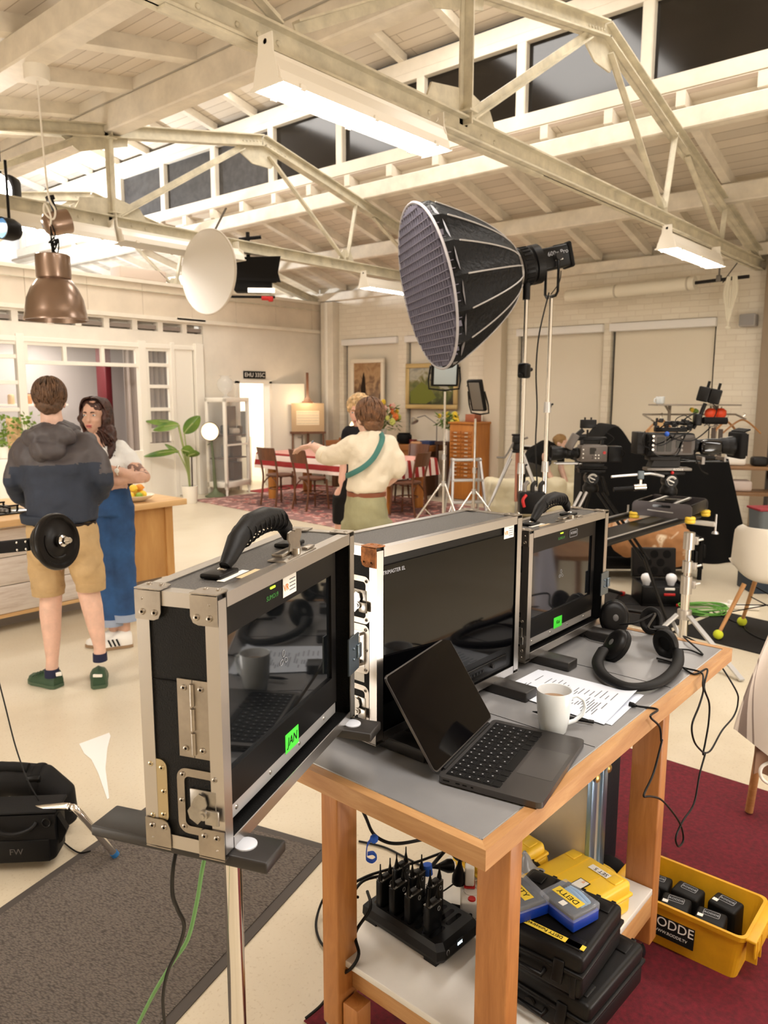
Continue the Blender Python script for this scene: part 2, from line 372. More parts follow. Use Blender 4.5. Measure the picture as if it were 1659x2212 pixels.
def truss(Y, label):
    t = thing('roof_truss', label, 'truss', (0, Y, 3.25))
    def ch(name, p, q, w=.10, h=.10, web=.012, fl=.055, nm=None):
        m = MB(); P, Q = V(p), V(q); L = (Q-P).length; T = zto((P.x, 0, P.y), (Q.x, 0, Q.y), (0, 1, 0))
        m.box((0, .0, L/2), (h, web, L), T); m.box((h/2-web/2, -fl/2, L/2), (web, fl, L), T); m.box((-h/2+web/2, -fl/2, L/2), (web, fl, L), T)
        m.box((h/2-web/2, fl*.45, L/2), (web, fl*.9, L), T)
        return obj(name, m, STEEL, t)
    def bar2(name, p, q, w=.06, d=.05):
        m = MB(); T = zto((p[0], 0, p[1]), (q[0], 0, q[1]), (0, 1, 0)); L = (V(q)-V(p)).length
        m.box((0, 0, L/2), (w, .01, L), T); m.box((w/2-.005, -d/2, L/2), (.01, d, L), T); return obj(name, m, STEEL, t)
    ch('bottom_chord', (-3.1, .062), (10.72, .062), h=.125)
    ch('top_chord', (.3, .16), (6.0, 1.25), h=.12); ch('top_chord', (6.0, 1.25), (10.55, .17), h=.12)
    m = MB(); m.box((4.1, 0, .5), (.085, .012, .84)); m.box((4.1, -.035, .5), (.012, .07, .84)); m.box((4.1, -.04, .15), (.09, .09, .012)); m.box((4.1, -.04, .82), (.09, .09, .012)); obj('post', m, STEEL, t)
    for p, q in (((4.16, .15), (5.7, 1.12)), ((6.08, 1.12), (7.30, .16)), ((7.55, .86), (7.38, .16)), ((7.87, .75), (8.95, .15)), ((9.12, .48), (9.06, .13)), ((3.75, .72), (2.7, .16)), ((2.0, .42), (2.6, .16))):
        bar2('diagonal', p, q)
    for poly in ([(3.72, .12), (4.48, .12), (4.4, .24), (4.15, .30), (3.78, .24)], [(5.62, 1.22), (6.0, 1.28), (6.3, 1.2), (6.12, .98), (5.85, .98), (5.68, 1.06)],
                 [(7.2, .1), (7.52, .1), (7.44, .26), (7.3, .26)], [(8.86, .1), (9.2, .1), (9.14, .22), (8.94, .2)], [(10.1, .1), (10.72, .1), (10.68, .26), (10.42, .3)], [(3.55, .78), (4.3, .92), (4.3, .8), (3.8, .64)]):
        m = MB(); m.prism(poly, .014, MX(((1, 0, 0, 0), (0, 0, -1, .012), (0, 1, 0, 0), (0, 0, 0, 1)))); obj('gusset_plate', m, STEEL, t)
    rv = []
    for x in [1.9+.12*i for i in range(3)]+[2.35+.12*i for i in range(3)]+[3.75, 3.9, 4.3, 4.45, 6.9, 7.1, 7.5]: rv.append((x, -.008, .062, .014))
    for i in range(6): rv += [(5.72+.05*i, -.01, 1.19+.0106*i, .011), (6.06+.055*i, -.01, 1.23-.0131*i, .011)]
    for x, y, z, r in rv: m = MB(); m.ell((x, y, z), (r, r*.5, r), 8, 5); obj('rivet', m, STEEL, t)
    m = MB(); m.box((2.6, -.02, -.008), (1.3, .055, .012)); m.box((4.4, .02, -.008), (1.4, .055, .012)); obj('splice_plate', m, STEEL, t)
    return t
truss(2.88, 'cream steel roof truss nearest the camera, crossing over the softbox')
truss(6.95, 'white steel roof truss in the middle of the hall behind the pendant lamp')
truss(10.72, 'white steel roof truss standing on the kitchen wall')
TUBE = mat('fluorescent_lens', (255, 250, 240), .4, emit=22.0, ec=(255, 248, 236))
TUBEOFF = mat('unlit_lens', (190, 186, 178), .4)
def fitting(x0, x1, y, z, label, lit=True, w=.19):
    L = x1-x0; t = thing('fluorescent_lamp', label, 'ceiling lamp', ((x0+x1)/2, y, z))
    prof = [(-w/2, 0), (-w/2+.01, .05), (-.055, .11), (-.05, .13), (.05, .13), (.055, .11), (w/2-.01, .05), (w/2, 0), (w/2-.02, .012), (-w/2+.02, .012)]
    m = MB(); m.prism(prof, L, basis((-L/2, 0, 0), (0, 1, 0), (0, 0, 1), (1, 0, 0))); obj('housing', m, WHITE2, t)
    m = MB(); m.box((0, 0, .004), (L-.03, w-.03, .012), b=.003); obj('lens', m, TUBE if lit else TUBEOFF, t)
    pe = [(-w/2-.012, -.006), (w/2+.012, -.006), (w/2+.012, .006), (w/2-.01, .012), (w/2-.03, .1), (.05, .135), (.045, .21), (-.045, .21), (-.05, .135), (-w/2+.03, .1), (-w/2+.01, .012), (-w/2-.012, .006)]
    for sx in (-1, 1):
        m = MB(); m.prism(pe, .006, basis((L/2 if sx > 0 else -L/2-.006, 0, 0), (0, 1, 0), (0, 0, 1), (1, 0, 0))); m.cyl((sx*L/2-.006, 0, .18), (sx*L/2+.012, 0, .18), .012, 10); obj('end_plate', m, WHITE2, t)
    for i in range(3):
        for s in (-1, 1): m = MB(); m.box(((i-1)*L*.4, s*(w/2+.002), .005), (.03, .012, .022)); obj('clip', m, WHITE2, t)
    return t
fitting(2.38, 3.62, 2.72, 3.03, 'long lit fluorescent lamp under the nearest truss, top centre')
fitting(7.30, 8.70, 2.80, 3.04, 'lit fluorescent lamp on the nearest truss, close to the brick wall at right')
fitting(7.58, 8.95, 6.85, 3.06, 'lit fluorescent lamp on the middle truss, half behind the softbox')
fitting(2.5, 4.02, 6.85, 3.10, 'lit fluorescent lamp on the middle truss, upper left behind the pendant cord')
fitting(4.06, 5.5, 6.85, 3.12, 'unlit grey fluorescent lamp beside the round reflector', lit=False, w=.3)
PINE = wood('honey_pine_post', (194, 134, 76), (154, 96, 46), 'Z', 7)
PINEX = wood('honey_pine_rail', (200, 156, 106), (160, 110, 62), 'X', 7)
PINEY = wood('honey_pine_rail_short', (200, 156, 106), (160, 110, 62), 'Y', 7)
TOPG = mat('grey_laminate_top', (134, 133, 134), .3, var=(4, .06))
SHW = mat('white_laminate_shelf', (226, 222, 216), .35, var=(2.5, .08))
X0, X1, Y0, Y1, ZT = 1.03, 2.42, .649, 1.31, .92
tb = thing('work_table', 'honey wood work table with grey metal top, white lower shelf and castors', 'table', (0, 0, 0))
m = MB(); m.box(((X0+X1)/2, (Y0+Y1)/2, ZT-.014), (X1-X0-.046, Y1-Y0-.046, .026)); m.box((1.52, (Y0+Y1)/2, ZT-.0006), (.0015, .6, .001), m=1); m.box((1.98, (Y0+Y1)/2, ZT-.0006), (.0015, .6, .001), m=1); obj('tabletop', m, [TOPG, DGREY], tb)
for P4, mm in (([(X0, Y0), (X0+.022, Y0+.022), (X0+.022, Y1-.022), (X0, Y1)], PINEY), ([(X1, Y0), (X1, Y1), (X1-.022, Y1-.022), (X1-.022, Y0+.022)], PINEY),
              ([(X0, Y0), (X1, Y0), (X1-.022, Y0+.022), (X0+.022, Y0+.022)], PINEX), ([(X0, Y1), (X0+.022, Y1-.022), (X1-.022, Y1-.022), (X1, Y1)], PINEX)):
    m = MB(); m.prism(P4, .040, tr(0, 0, ZT-.0395)); obj('edge_board', m, mm, tb)
m = MB(); m.box((X1-.7, Y0+.0235, ZT+.0006), (X1-X0-.06, .003, .0014)); m.box((X0+.0235, (Y0+Y1)/2, ZT+.0006), (.003, Y1-Y0-.06, .0014)); obj('metal_trim', m, ALU2, tb)
LX = (1.217, 2.03); LY = (.71, 1.19)
for x, y, wx, wy, zb in ((LX[0], LY[0], .05, .078, .1), (LX[1], LY[0], .05, .085, .1), (LX[0], LY[1], .072, .055, .1), (LX[1], LY[1], .06, .06, .1)):
    m = MB(); m.box((x+wx/2, y+wy/2, (zb+.88)/2), (wx, wy, .88-zb), b=.004); obj('leg', m, PINE, tb)
    m = MB(); cx, cy = x+wx/2+.01, y+wy/2+.008
    m.box((cx, cy, .094), (.06, .05, .008)); m.box((cx-.018, cy+.012, .07), (.003, .045, .045)); m.box((cx+.018, cy+.012, .07), (.003, .045, .045)); c = obj('caster', m, ZINC, tb)
    m = MB(); m.lathe([(0, -.014), (.028, -.014), (.037, -.01), (.038, 0), (.037, .01), (.028, .014), (0, .014)], 24, tr(cx, cy+.012, .0385) @ rot(0, 90, 0)); obj('wheel', m, mat('caster_tyre', (34, 38, 46), .35), c)
ZS = .285
m = MB(); m.box(((LX[0]+LX[1])/2+.012, (LY[0]+1.25)/2, ZS-.009), (LX[1]-LX[0]-.03, 1.25-LY[0], .018), b=.002); obj('shelf', m, SHW, tb)
for y in (LY[0]+.012, 1.236): m = MB(); m.box(((LX[0]+LX[1])/2+.025, y, ZS-.055), (LX[1]-LX[0]-.052, .022, .07), b=.002); obj('shelf_rail', m, PINEX, tb)
m = MB(); m.box((LX[0]+.062, .98, ZS-.055), (.022, .42, .07), b=.002); obj('shelf_rail', m, PINEY, tb)
for y in (LY[1]-.026, ): m = MB(); m.box((LX[0]+.036, y-.004, .13), (.05, .05, .1), b=.002); obj('shelf_cleat', m, PINE, tb)
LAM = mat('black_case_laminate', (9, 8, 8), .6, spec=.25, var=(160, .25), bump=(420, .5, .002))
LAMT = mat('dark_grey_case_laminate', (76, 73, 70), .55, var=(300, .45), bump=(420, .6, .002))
EXT = mat('case_edge_aluminium', (198, 194, 190), .3, 1, bump=(60, .03, .001))
BRACE = mat('case_corner_steel', (172, 164, 154), .34, 1, var=(18, .1))
BRASSY = mat('zinc_yellow_plate', (196, 182, 150), .28, 1)
RUST = mat('rusty_steel', (160, 104, 62), .6, .7, var=(60, .4))
BEZ = mat('monitor_bezel_black', (8, 7, 8), .35)
SCREEN = mat('screen_glass_off', (13, 15, 17), .04, spec=.75, coat=.3)
SCREEN3 = mat('screen_glass_dusty', (22, 22, 24), .06, spec=.8, var=(220, .5, (14, 14, 16)))
GREENT = mat('neon_green_tape', (70, 232, 60), .6)
INK = mat('ink_black', (18, 16, 16), .6)
INKG = mat('print_grey', (96, 98, 104), .7)
STKW = mat('sticker_white', (238, 234, 226), .5)
ORG = mat('logo_orange', (226, 138, 52), .5)
LEDY = mat('status_led', (200, 255, 40), .4, emit=2.2)
LETG = mat('green_print', (60, 130, 60), .5)
LETW = mat('faint_white_print', (170, 172, 178), .5)
FX = lambda p: basis(p, (1, 0, 0), (0, 0, 1), (0, -1, 0))      # text plane facing -Y
LXF = lambda p: basis(p, (0, -1, 0), (0, 0, 1), (-1, 0, 0))    # plane facing -X (x axis runs to the front)
def rpoly(w, h, r, n=5, c=(0, 0)):
    P = []
    for cx, cy, a in ((w/2-r, h/2-r, 0), (-w/2+r, h/2-r, 90), (-w/2+r, -h/2+r, 180), (w/2-r, -h/2+r, 270)):
        P += [(c[0]+cx+r*math.cos(rad(a+90*i/n)), c[1]+cy+r*math.sin(rad(a+90*i/n))) for i in range(n+1)]
    return P
def rivet(m, T, r=.0048):
    m.lathe([(r, 0), (r*.92, r*.28), (r*.55, r*.42), (r*.4, r*.3)], 10, T); m.lathe([(r*.4, r*.3), (r*.36, r*.02), (0, 0)], 8, T, m=1)
RIVM = [mat('rivet_steel', (200, 192, 182), .22, 1), mat('rivet_hole', (20, 18, 18), .6)]
def case(root, w, h, d, rust=False, top_handle=True):
    e = .021
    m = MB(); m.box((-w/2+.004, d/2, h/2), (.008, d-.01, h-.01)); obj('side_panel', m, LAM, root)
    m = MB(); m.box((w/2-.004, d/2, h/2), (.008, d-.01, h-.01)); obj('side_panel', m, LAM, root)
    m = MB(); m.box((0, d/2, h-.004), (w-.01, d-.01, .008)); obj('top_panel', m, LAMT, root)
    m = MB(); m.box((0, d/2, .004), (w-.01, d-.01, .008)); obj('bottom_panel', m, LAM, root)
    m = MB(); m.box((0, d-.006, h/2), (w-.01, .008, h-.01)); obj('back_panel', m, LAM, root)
    def prof(p, q, ax, ay):
        m = MB(); P, Q = V(p), V(q); L = (Q-P).length; z = (Q-P).normalized(); T = basis(P, ax, ay, z)
        m.prism([(0, 0), (e, 0), (e, .002), (.0155, .0022), (.014, .0042), (.009, .0042), (.0075, .0026), (.0026, .0026), (.0026, .0075), (.0042, .009), (.0042, .014), (.0022, .0155), (.002, e), (0, e)], L, T @ MX(((1, 0, 0, -.0024), (0, 1, 0, -.0024), (0, 0, 1, 0), (0, 0, 0, 1))))
        obj('edge_profile', m, EXT, root)
    X, Y, Z = V((1, 0, 0)), V((0, 1, 0)), V((0, 0, 1))
    for sx in (-1, 1):
        for y, ay in ((0, Y), (d, -Y)): prof((sx*w/2, y, .004), (sx*w/2, y, h-.004), -sx*X, ay)
        for z, az in ((0, Z), (h, -Z)): prof((sx*w/2, e, z), (sx*w/2, d-e, z), -sx*X, az)
    for y, ay in ((0, Y), (d, -Y)):
        for z, az in ((0, Z), (h, -Z)): prof((-w/2+e, y, z), (w/2-e, y, z), ay, az)
    b, c = min(.042, d*.33), .042
    for sx in (-1, 1):
        for y, sy in ((0, 1), (d, -1)):
            for z, sz in ((0, 1), (h, -1)):
                m = MB()
                T = basis((sx*(w/2+.0034), y-sy*.002, z-sz*.002), (0, sy, 0), (0, 0, sz), (sx, 0, 0))
                m.prism([(0, 0), (b, 0), (b, c-.012), (b-.004, c-.003), (b-.012, c), (.012, c), (.0, c)], .0018, T)
                for px, py in ((.012, c-.011), (b-.010, c-.011)): rivet(m, T @ tr(px, py, .0018))
                m.ell((.012, .012, .001), .0022, 8, 5, T=T)
                T = basis((sx*(w/2+.0052), y-sy*.002, z-sz*.0034), (-sx, 0, 0), (0, sy, 0), (0, 0, -sz))
                m.prism([(0, 0), (.03, 0), (.034, .004), (.034, b-.008), (.03, b-.002), (.024, b), (0, b)], .0018, T)
                for px, py in ((.022, .01), (.022, b-.012)): rivet(m, T @ tr(px, py, .0018), .0042)
                obj('corner_brace', m, [RUST if (rust and sx < 0 and z > 0 and sy > 0) else BRACE]+RIVM[1:], root)
    if top_handle:
        t = MB(); hp = [(-.13, .06, h+.012), (-.118, .06, h+.02), (-.09, .06, h+.045), (-.05, .06, h+.064), (0, .06, h+.068), (.05, .06, h+.06), (.078, .06, h+.036), (.088, .06, h+.018)]
        t.tube(hp, [.009, .012, .0165, .0175, .0175, .0165, .014, .009], 12)
        for i in range(9): t.tube([(-.075+.016*i, .06+.0185*math.cos(a), h+.0605-.05*((-.075+.016*i)/.1)**2*.4+.0185*math.sin(a)) for a in [2*PI*k/14 for k in range(14)]], .0018, 5, closed=True)
        hd = obj('handle', t, mat('black_rubber_grip', (22, 20, 20), .5, bump=(300, .3, .001)), root)
        for x in (-.145, .095): q = MB(); q.box((x, .06, h+.005), (.056, .036, .008), b=.003); q.ell((x+.008, .06, h+.009), (.008, .008, .003), 10, 5, m=1); obj('handle_mount', q, [BLK, CHR], hd)
    return root
def butterfly(root, c, w, h, nm='butterfly_latch'):
    """recessed latch on the left (-X) side, plate origin c, plate width w along depth, height h"""
    T = LXF(c); m = MB()
    rim = rpoly(w, h, .016); hole = rpoly(w-.024, h-.024, .008)
    n = len(rim); vs = [(x, y, .002) for x, y in rim]+[(x, y, .002) for x, y in hole]+[(x, y, -.007) for x, y in hole]+[(x, y, 0) for x, y in rim]
    fs = [(i, (i+1) % n, n+(i+1) % n, n+i) for i in range(n)]+[(n+i, n+(i+1) % n, 2*n+(i+1) % n, 2*n+i) for i in range(n)]+[(3*n+i, 3*n+(i+1) % n, (i+1) % n, i) for i in range(n)]+[[2*n+i for i in range(n)]]
    m.add(vs, fs, 0, False, T)
    for px, py in ((-w/2+.010, h/2-.010), (w/2-.010, h/2-.010), (-w/2+.010, -h/2+.010), (w/2-.010, -h/2+.010), (-w/2+.007, 0)): rivet(m, T @ tr(px, py, .002), .0042)
    o = obj(nm, m, [BRACE]+RIVM[1:], root)
    m = MB()
    T2 = T @ tr(.006, -.004, .003)
    m.box((0, .004, -.002), (w-.03, h*.42, .004), T2, b=.001)
    wing = []
    for a in range(0, 360, 20):
        r = .011+.007*abs(math.cos(rad(a)))**2; wing.append((r*math.cos(rad(a))*.7, r*math.sin(rad(a))))
    m.prism([(-.010, -.020), (.004, -.024), (.010, -.012), (.010, -.002), (.012, .010), (.006, .021), (-.004, .022), (-.010, .012), (-.012, 0), (-.016, -.010)], .0022, T2 @ tr(-.004, 0, .004) @ rot(0, 0, -14))
    m.cyl(T2 @ V((.006, -.006, .004)), T2 @ V((.006, -.006, .012)), .0075, 14); m.cyl(T2 @ V((.006, -.006, .012)), T2 @ V((.006, -.006, .014)), .004, 10)
    m.box((.018, -.010, .006), (.022, .022, .004), T2, b=.001)
    obj('latch_wing', m, ZINC, o); return o
def sumo(root, w, h, d, tape, lab, led_x):
    case(root, w, h, d)
    y = .022
    m = MB(); m.box((.0, d*.55, h*.52), (w-.05, d*.5, h-.06)); obj('inner_block', m, BLKM, root)
    bw, bz0, bz1 = w-.062, .05, h-.022
    m = MB(); bx0, bx1 = -w/2+.012, w/2-.05; cx = (bx0+bx1)/2; W = bx1-bx0; sx0, sx1, sz0, sz1 = bx0+.028, bx1-.022, bz0+.055, bz1-.048
    for c, s in (((cx, y, (sz1+bz1)/2), (W, .012, bz1-sz1)), ((cx, y, (sz0+bz0)/2), (W, .012, sz0-bz0)), (((bx0+sx0)/2, y, (sz0+sz1)/2), (sx0-bx0, .012, sz1-sz0)), (((bx1+sx1)/2, y, (sz0+sz1)/2), (bx1-sx1, .012, sz1-sz0))): m.box(c, s)
    bz = obj('bezel', m, BEZ, root)
    m = MB(); m.box(((sx0+sx1)/2, y+.001, (sz0+sz1)/2), (sx1-sx0, .004, sz1-sz0)); scn = obj('screen', m, SCREEN if tape == 'JAN' else SCREEN3, root)
    q = MB(); yy = y-.0016; mx, mz = (sx0+sx1)/2, (sz0+sz1)/2
    for k in range(3):
        a0 = rad(90+120*k); q.tube([(mx+.009*math.cos(a0)+.006*math.cos(a)*math.cos(a0)-.004*math.sin(a)*math.sin(a0), yy, mz+.004+.009*math.sin(a0)+.006*math.cos(a)*math.sin(a0)+.004*math.sin(a)*math.cos(a0)) for a in [2*PI*i/14 for i in range(14)]], .0004, 5, closed=True)
    obj('boot_mark', q, LETW, scn)
    for z, hh, nm in ((bz1+.009, .016, 'top_strip'), (bz0-.012, .024, 'bottom_strip')):
        q = MB(); q.box((cx, y-.002, z), (W, .003, hh)); 
        for i in range(4): q.lathe([(.004, 0), (.003, .0015), (0, .0015)], 10, basis((cx-W*.38+W*.25*i, y-.0036, z), (1, 0, 0), (0, 0, 1), (0, -1, 0)), m=1)
        obj(nm, q, [ALU2, ZINC], root)
    q = MB(); q.box((led_x, y-.0065, bz1-.012), (.016, .001, .003)); obj('status_light', q, LEDY, root)
    text('SUMO19', .011, FX((led_x-.002, y-.0066, bz1-.027)), LETG, root)
    q = MB(); tx = led_x+.06 if tape == 'JAN' else led_x-.005
    q.prism([(-.026, -.017), (.026, -.017), (.0255, .016), (-.026, .017)], .0006, FX((tx, y-.0062, bz0+.012))); tp = obj('name_tape', q, GREENT, root)
    text(tape, .022 if tape == 'JAN' else .016, FX((tx, y-.0072, bz0+.012)), INK, tp, shear=.2)
    q = MB()
    for s in (-1, 1):
        T = LXF((-w/2, d*.34, h*.53)); q.box((s*.0125, 0, .001), (.024, .115, .0022), T)
        for z in (-.045, .045): rivet(q, T @ tr(s*.0135, z, .0022), .0046)
    for i in range(3): q.cyl((-w/2-.003, d*.34, h*.53-.052+.036*i), (-w/2-.003, d*.34, h*.53-.02+.036*i), .0035, 8)
    obj('hinge', q, [BRACE]+RIVM[1:], root)
    butterfly(root, (-w/2-.0002, d*.30, h*.20), .072, .1)
    q = MB(); T = LXF((-w/2, d-.018, h*.22)); q.prism(rpoly(.036, .098, .012), .002, T); q.box((.0, 0, -.001), (.02, .07, .004), T)
    for px, py in ((-.008, .04), (.010, .036), (.012, 0), (-.008, -.04), (.010, -.036)): rivet(q, T @ tr(px, py, .002), .0042)
    obj('keeper_plate', q, [BRASSY]+RIVM[1:], root)
    q = MB(); q.box((-w/2-.0005, d*.75, h*.665), (.002, d*.42, .0018)); obj('lid_seam', q, BLKM, root)
    q = MB(); T = tr(.02, .018, h+.003)
    q.box((0, 0, 0), (.12, .034, .003), T, b=.001); q.box((.0, .012, .004), (.07, .02, .005), T, b=.001); q.box((.05, -.006, .004), (.03, .012, .004), T, b=.001); q.cyl(T @ V((.0, -.006, 0)), T @ V((.0, -.006, .012)), .008, 14); obj('top_latch', q, BRACE, root)
    q = MB(); q.prism([(-.022, 0), (.022, 0), (.018, .012), (.026, .022), (.024, .032), (.012, .034), (0, .028), (-.012, .034), (-.024, .032), (-.026, .022), (-.018, .012)], .003, basis((.02, .016, h+.012), (1, 0, 0), (0, 0, 1), (0, -1, 0)))
    if tape == 'JAN': obj('latch_key', q, BRACE, root)
    for dx, wd, cc in ((-.14, .075, STKW), (-.12, .06, mat('tan_label', (205, 180, 140), .6))):
        q = MB(); q.box((dx, .04-(.016 if cc != STKW else 0), h+.0012), (wd, .012, .0008)); obj('case_label', q, cc, root)
    q = MB(); q.box((w/2-.012, -.006, h*.36), (.055, .003, .075)); q.box((w/2+.012, -.009, h*.36), (.02, .006, .03), b=.002)
    for z in (-.01, .012): q.ell((w/2-.016, -.0085, h*.36+z), .003, 8, 5)
    obj('catch_bracket', q, mat('blued_zinc', (112, 124, 134), .35, 1), root)
    return bz1, y
W1, H1, D1 = .505, .38, .127
c0 = V((.607, .815, 0)); a1 = 21.9
dx1 = V((math.cos(rad(a1)), math.sin(rad(a1)), 0)); dy1 = V((-dx1.y, dx1.x, 0))
o1 = c0 + dx1*W1/2
t = thing('field_monitor', 'flight-cased screen with a green name tape standing alone on the chrome stand', 'monitor', (o1.x, o1.y, 1.048), a1)
zz, yy = sumo(t, W1, H1, D1, 'JAN', '', -.06)
def vr_sticker(root, p, s=1.0):
    q = MB(); q.box((0, 0, 0), (.05*s, .034*s, .0006), FX(p)); o = obj('sticker', q, STKW, root)
    text('VR', .016*s, FX((p[0]-.014*s, p[1]-.0008, p[2]-.002)), ORG, o)
    q = MB()
    for i in range(4): q.box((p[0]+.010*s, p[1]-.0005, p[2]+(.009-.006*i)*s), (.022*s, .0004, .0016*s))
    obj('small_print', q, INKG, o)
vr_sticker(t, (.0, yy-.007, zz-.022))
st = thing('monitor_stand', 'chrome monitor stand with black boards and folding legs, left of the work table', 'stand', (.80, 1.0, 0))
PLK = wood('worn_black_board', (40, 36, 34), (24, 21, 20), 'Y', 5, .45)
PLKE = wood('worn_board_edge', (196, 180, 150), (30, 26, 24), 'Y', 9, .6)
def board(root, p, q, w, th, z):
    m = MB(); m.bar((p[0], p[1], z-th/2), (q[0], q[1], z-th/2), w, th, up=(0, 0, 1), b=.003); return obj('support_board', m, PLK, root)
S0 = V((.80, 1.0, 0))
bp = V((.668, .773, 0))-S0; bd = -dy1
for k, sft in ((0, -.004), (1, .43)):
    f = bp + dx1*sft; g = f + dy1*.30
    board(st, f, g, .062, .018, 1.047)
    q = MB(); ce = f+dy1*.05; q.lathe([(0, .004), (.014, .004), (.017, .002), (.017, 0)], 20, tr(ce.x, ce.y, 1.047)); obj('bolt_cap', q, mat('pale_cap', (205, 208, 216), .4), st)
m = MB(); m.bar((*(bp+dy1*.2+dx1*.0).xy, 1.02), (*(bp+dy1*.2+dx1*.43).xy, 1.02), .05, .018, up=(0, 0, 1)); obj('cross_board', m, PLK, st)
PC = V((-.01, .04, 0))
m = MB(); m.lathe([(0, .93), (.026, .93), (.03, .94), (.03, 1.005), (.024, 1.011), (0, 1.011)], 24, tr(PC)); obj('socket', m, BLK, st)
m = MB(); m.tube([PC+V((0, 0, .24)), PC+V((0, 0, .94))], .0165, 20); obj('pole', m, CHR, st)
m = MB(); m.tube([PC+V((0, 0, .14)), PC+V((0, 0, .45))], .021, 20); obj('lower_tube', m, CHR, st)
m = MB(); m.lathe([(.022, .36), (.034, .37), (.034, .45), (.03, .47), (.022, .48)], 16, tr(PC))
for a in (-35, 85, 205): m.box((.045, 0, .43), (.05, .034, .06), tr(PC) @ rot(0, 0, a), b=.008)
obj('leg_hub', m, mat('chipped_black_metal', (36, 34, 33), .5, .3, var=(40, .3)), st)
m = MB(); m.box((.035, .0, .462), (.022, .022, .0016), tr(PC) @ rot(0, 0, 190)); obj('hub_label', m, STKW, st)
for a, L in ((-28, .55), (-150, .55), (98, .55)):
    dv = V((math.cos(rad(a)), math.sin(rad(a)), 0)); p = PC+dv*.06+V((0, 0, .42)); q_ = PC+dv*L+V((0, 0, .014))
    m = MB(); m.tube([p, q_], .0105, 12); l = obj('leg', m, CHR, st); m = MB(); m.ell(q_, .014, 10, 6); obj('rubber_foot', m, RUB, l)
    m = MB(); k = PC+dv*L*.45+V((0, 0, .2)); m.tube([PC+dv*.03+V((0, 0, .17)), k], .005, 8); obj('brace', m, CHR, st)
m = MB(); m.box((.13, -.03, .40), (.022, .03, .05), tr(PC), b=.006, r=(0, 30, 0)); obj('clamp_lever', m, BLK, st)
W2, H2, D2 = .585, .43, .175
t2 = thing('field_monitor', 'largest flight-cased screen, glossy black, in the middle behind the laptop', 'monitor', (1.465, 1.024, .947), 0)
case(t2, W2, H2, D2, rust=True, top_handle=False)
m = MB(); m.box((0, .012, H2/2), (W2-.03, .014, H2-.03)); obj('screen_frame', m, BEZ, t2)
m = MB(); m.box((0, .003, H2/2+.02), (W2-.05, .004, H2-.12)); obj('screen', m, mat('screen_glass_large', (5, 5, 7), .05, spec=.3), t2)
m = MB(); m.box((.05, .004, .045), (W2-.2, .006, .03), b=.002)
obj('control_bar', m, BEZ, t2)
for i in range(10): q = MB(); q.box((.0+.014*i, .0005, .045), (.009, .003, .006)); obj('button', q, mat('dim_button', (40, 40, 42), .4), t2)
q = MB(); q.cyl((.17, .002, .046), (.17, -.004, .046), .006, 14); obj('knob', q, DGREY, t2)
text('TRIMASTER EL', .012, FX((-.235, .0004, H2-.055)), LETW, t2)
vr_sticker(t2, (.235, .0006, H2-.035), .95)
butterfly(t2, (-W2/2-.0002, .055, .315), .075, .105)
butterfly(t2, (-W2/2-.0002, .058, .075), .075, .095)
q = MB(); T = LXF((-W2/2, .07, .205)); q.prism(rpoly(.1, .11, .014), .002, T); q.box((0, 0, .0022), (.075, .08, .001), T, m=1)
for px, py in ((-.04, .045), (.04, .045), (.042, 0), (-.04, -.045), (.04, -.045)): rivet(q, T @ tr(px, py, .002), .0045)
o = obj('handle_dish', q, [BRACE, ZINC], t2)
q = MB(); q.tube([T @ V(p) for p in ((.028, .034, .003), (.028, .034, .012), (.03, .03, .014), (.03, -.03, .014), (.028, -.034, .012), (.028, -.034, .003))], .0035, 8); obj('fold_handle', q, CHR, o)
q = MB(); q.cyl(T @ V((-.03, -.032, .006)), T @ V((.026, -.032, .006)), .007, 10); obj('handle_roll', q, mat('dark_chrome', (80, 74, 68), .3, 1), o)
q = MB(); q.box((-W2/2-.001, .06, .14), (.001, .05, .02)); obj('side_label', q, STKW, t2)
t3 = thing('field_monitor', 'flight-cased screen with a green name tape standing at the back of the table, furthest right', 'monitor', (2.09, 1.042, .947), 0)
zz, yy = sumo(t3, .505, .372, .13, 'Kai', '', -.03)
q = MB(); q.prism(rpoly(.05, .022, .004), .0004, FX((.045, yy-.0064, zz-.022))); lo = obj('logo_plate', q, BEZ, t3)
q = MB(); q.tube([(.045+x, yy-.0072, zz-.022+z) for x, z in rpoly(.05, .022, .004)], .0006, 5, closed=True); obj('logo_outline', q, LETW, lo)
text('RODDE', .0115, FX((.046, yy-.0072, zz-.021)), LETW, lo)
for i, (x, lb) in enumerate(((1.235, 'black wooden batten under the left end of the big screen'), (1.66, 'black wooden batten under the right end of the big screen'),
                        (1.93, 'black wooden batten under the left end of the furthest screen'), (2.25, 'black wooden batten under the right end of the furthest screen'))):
    m = MB(); m.box((0, .1, .0135), (.055, .34, .027), b=.003); o = one('support_batten', m, PLK, lb, 'batten'); o.location = (x, .99 if i < 2 else 1.01, ZT)
LAPM = mat('space_grey_aluminium', (88, 85, 84), .35, .85)
LAPK = mat('keyboard_black', (9, 8, 9), .5)
KEYL = mat('key_legend', (150, 150, 155), .5)
ha = math.degrees(math.atan2(.06, .301)); lc = V((1.164+.1505+.0, .852+.03, ZT+.003))
lp = thing('laptop', 'open dark grey laptop with its dark screen facing the room, on the table front', 'laptop', lc, ha)
m = MB(); m.prism(rpoly(.312, .218, .012), .0125, tr(0, -.109, 0)); 
ba = obj('base', m, LAPM, lp)
m = MB(); m.box((0, -.068, .0126), (.282, .112, .0008)); kb = obj('keyboard', m, LAPK, ba)
KEYC = mat('keycap', (16, 15, 16), .5); q = MB()
rows = [(14, .0185), (14, .0185), (14, .0185), (13, .0185), (12, .0185)]
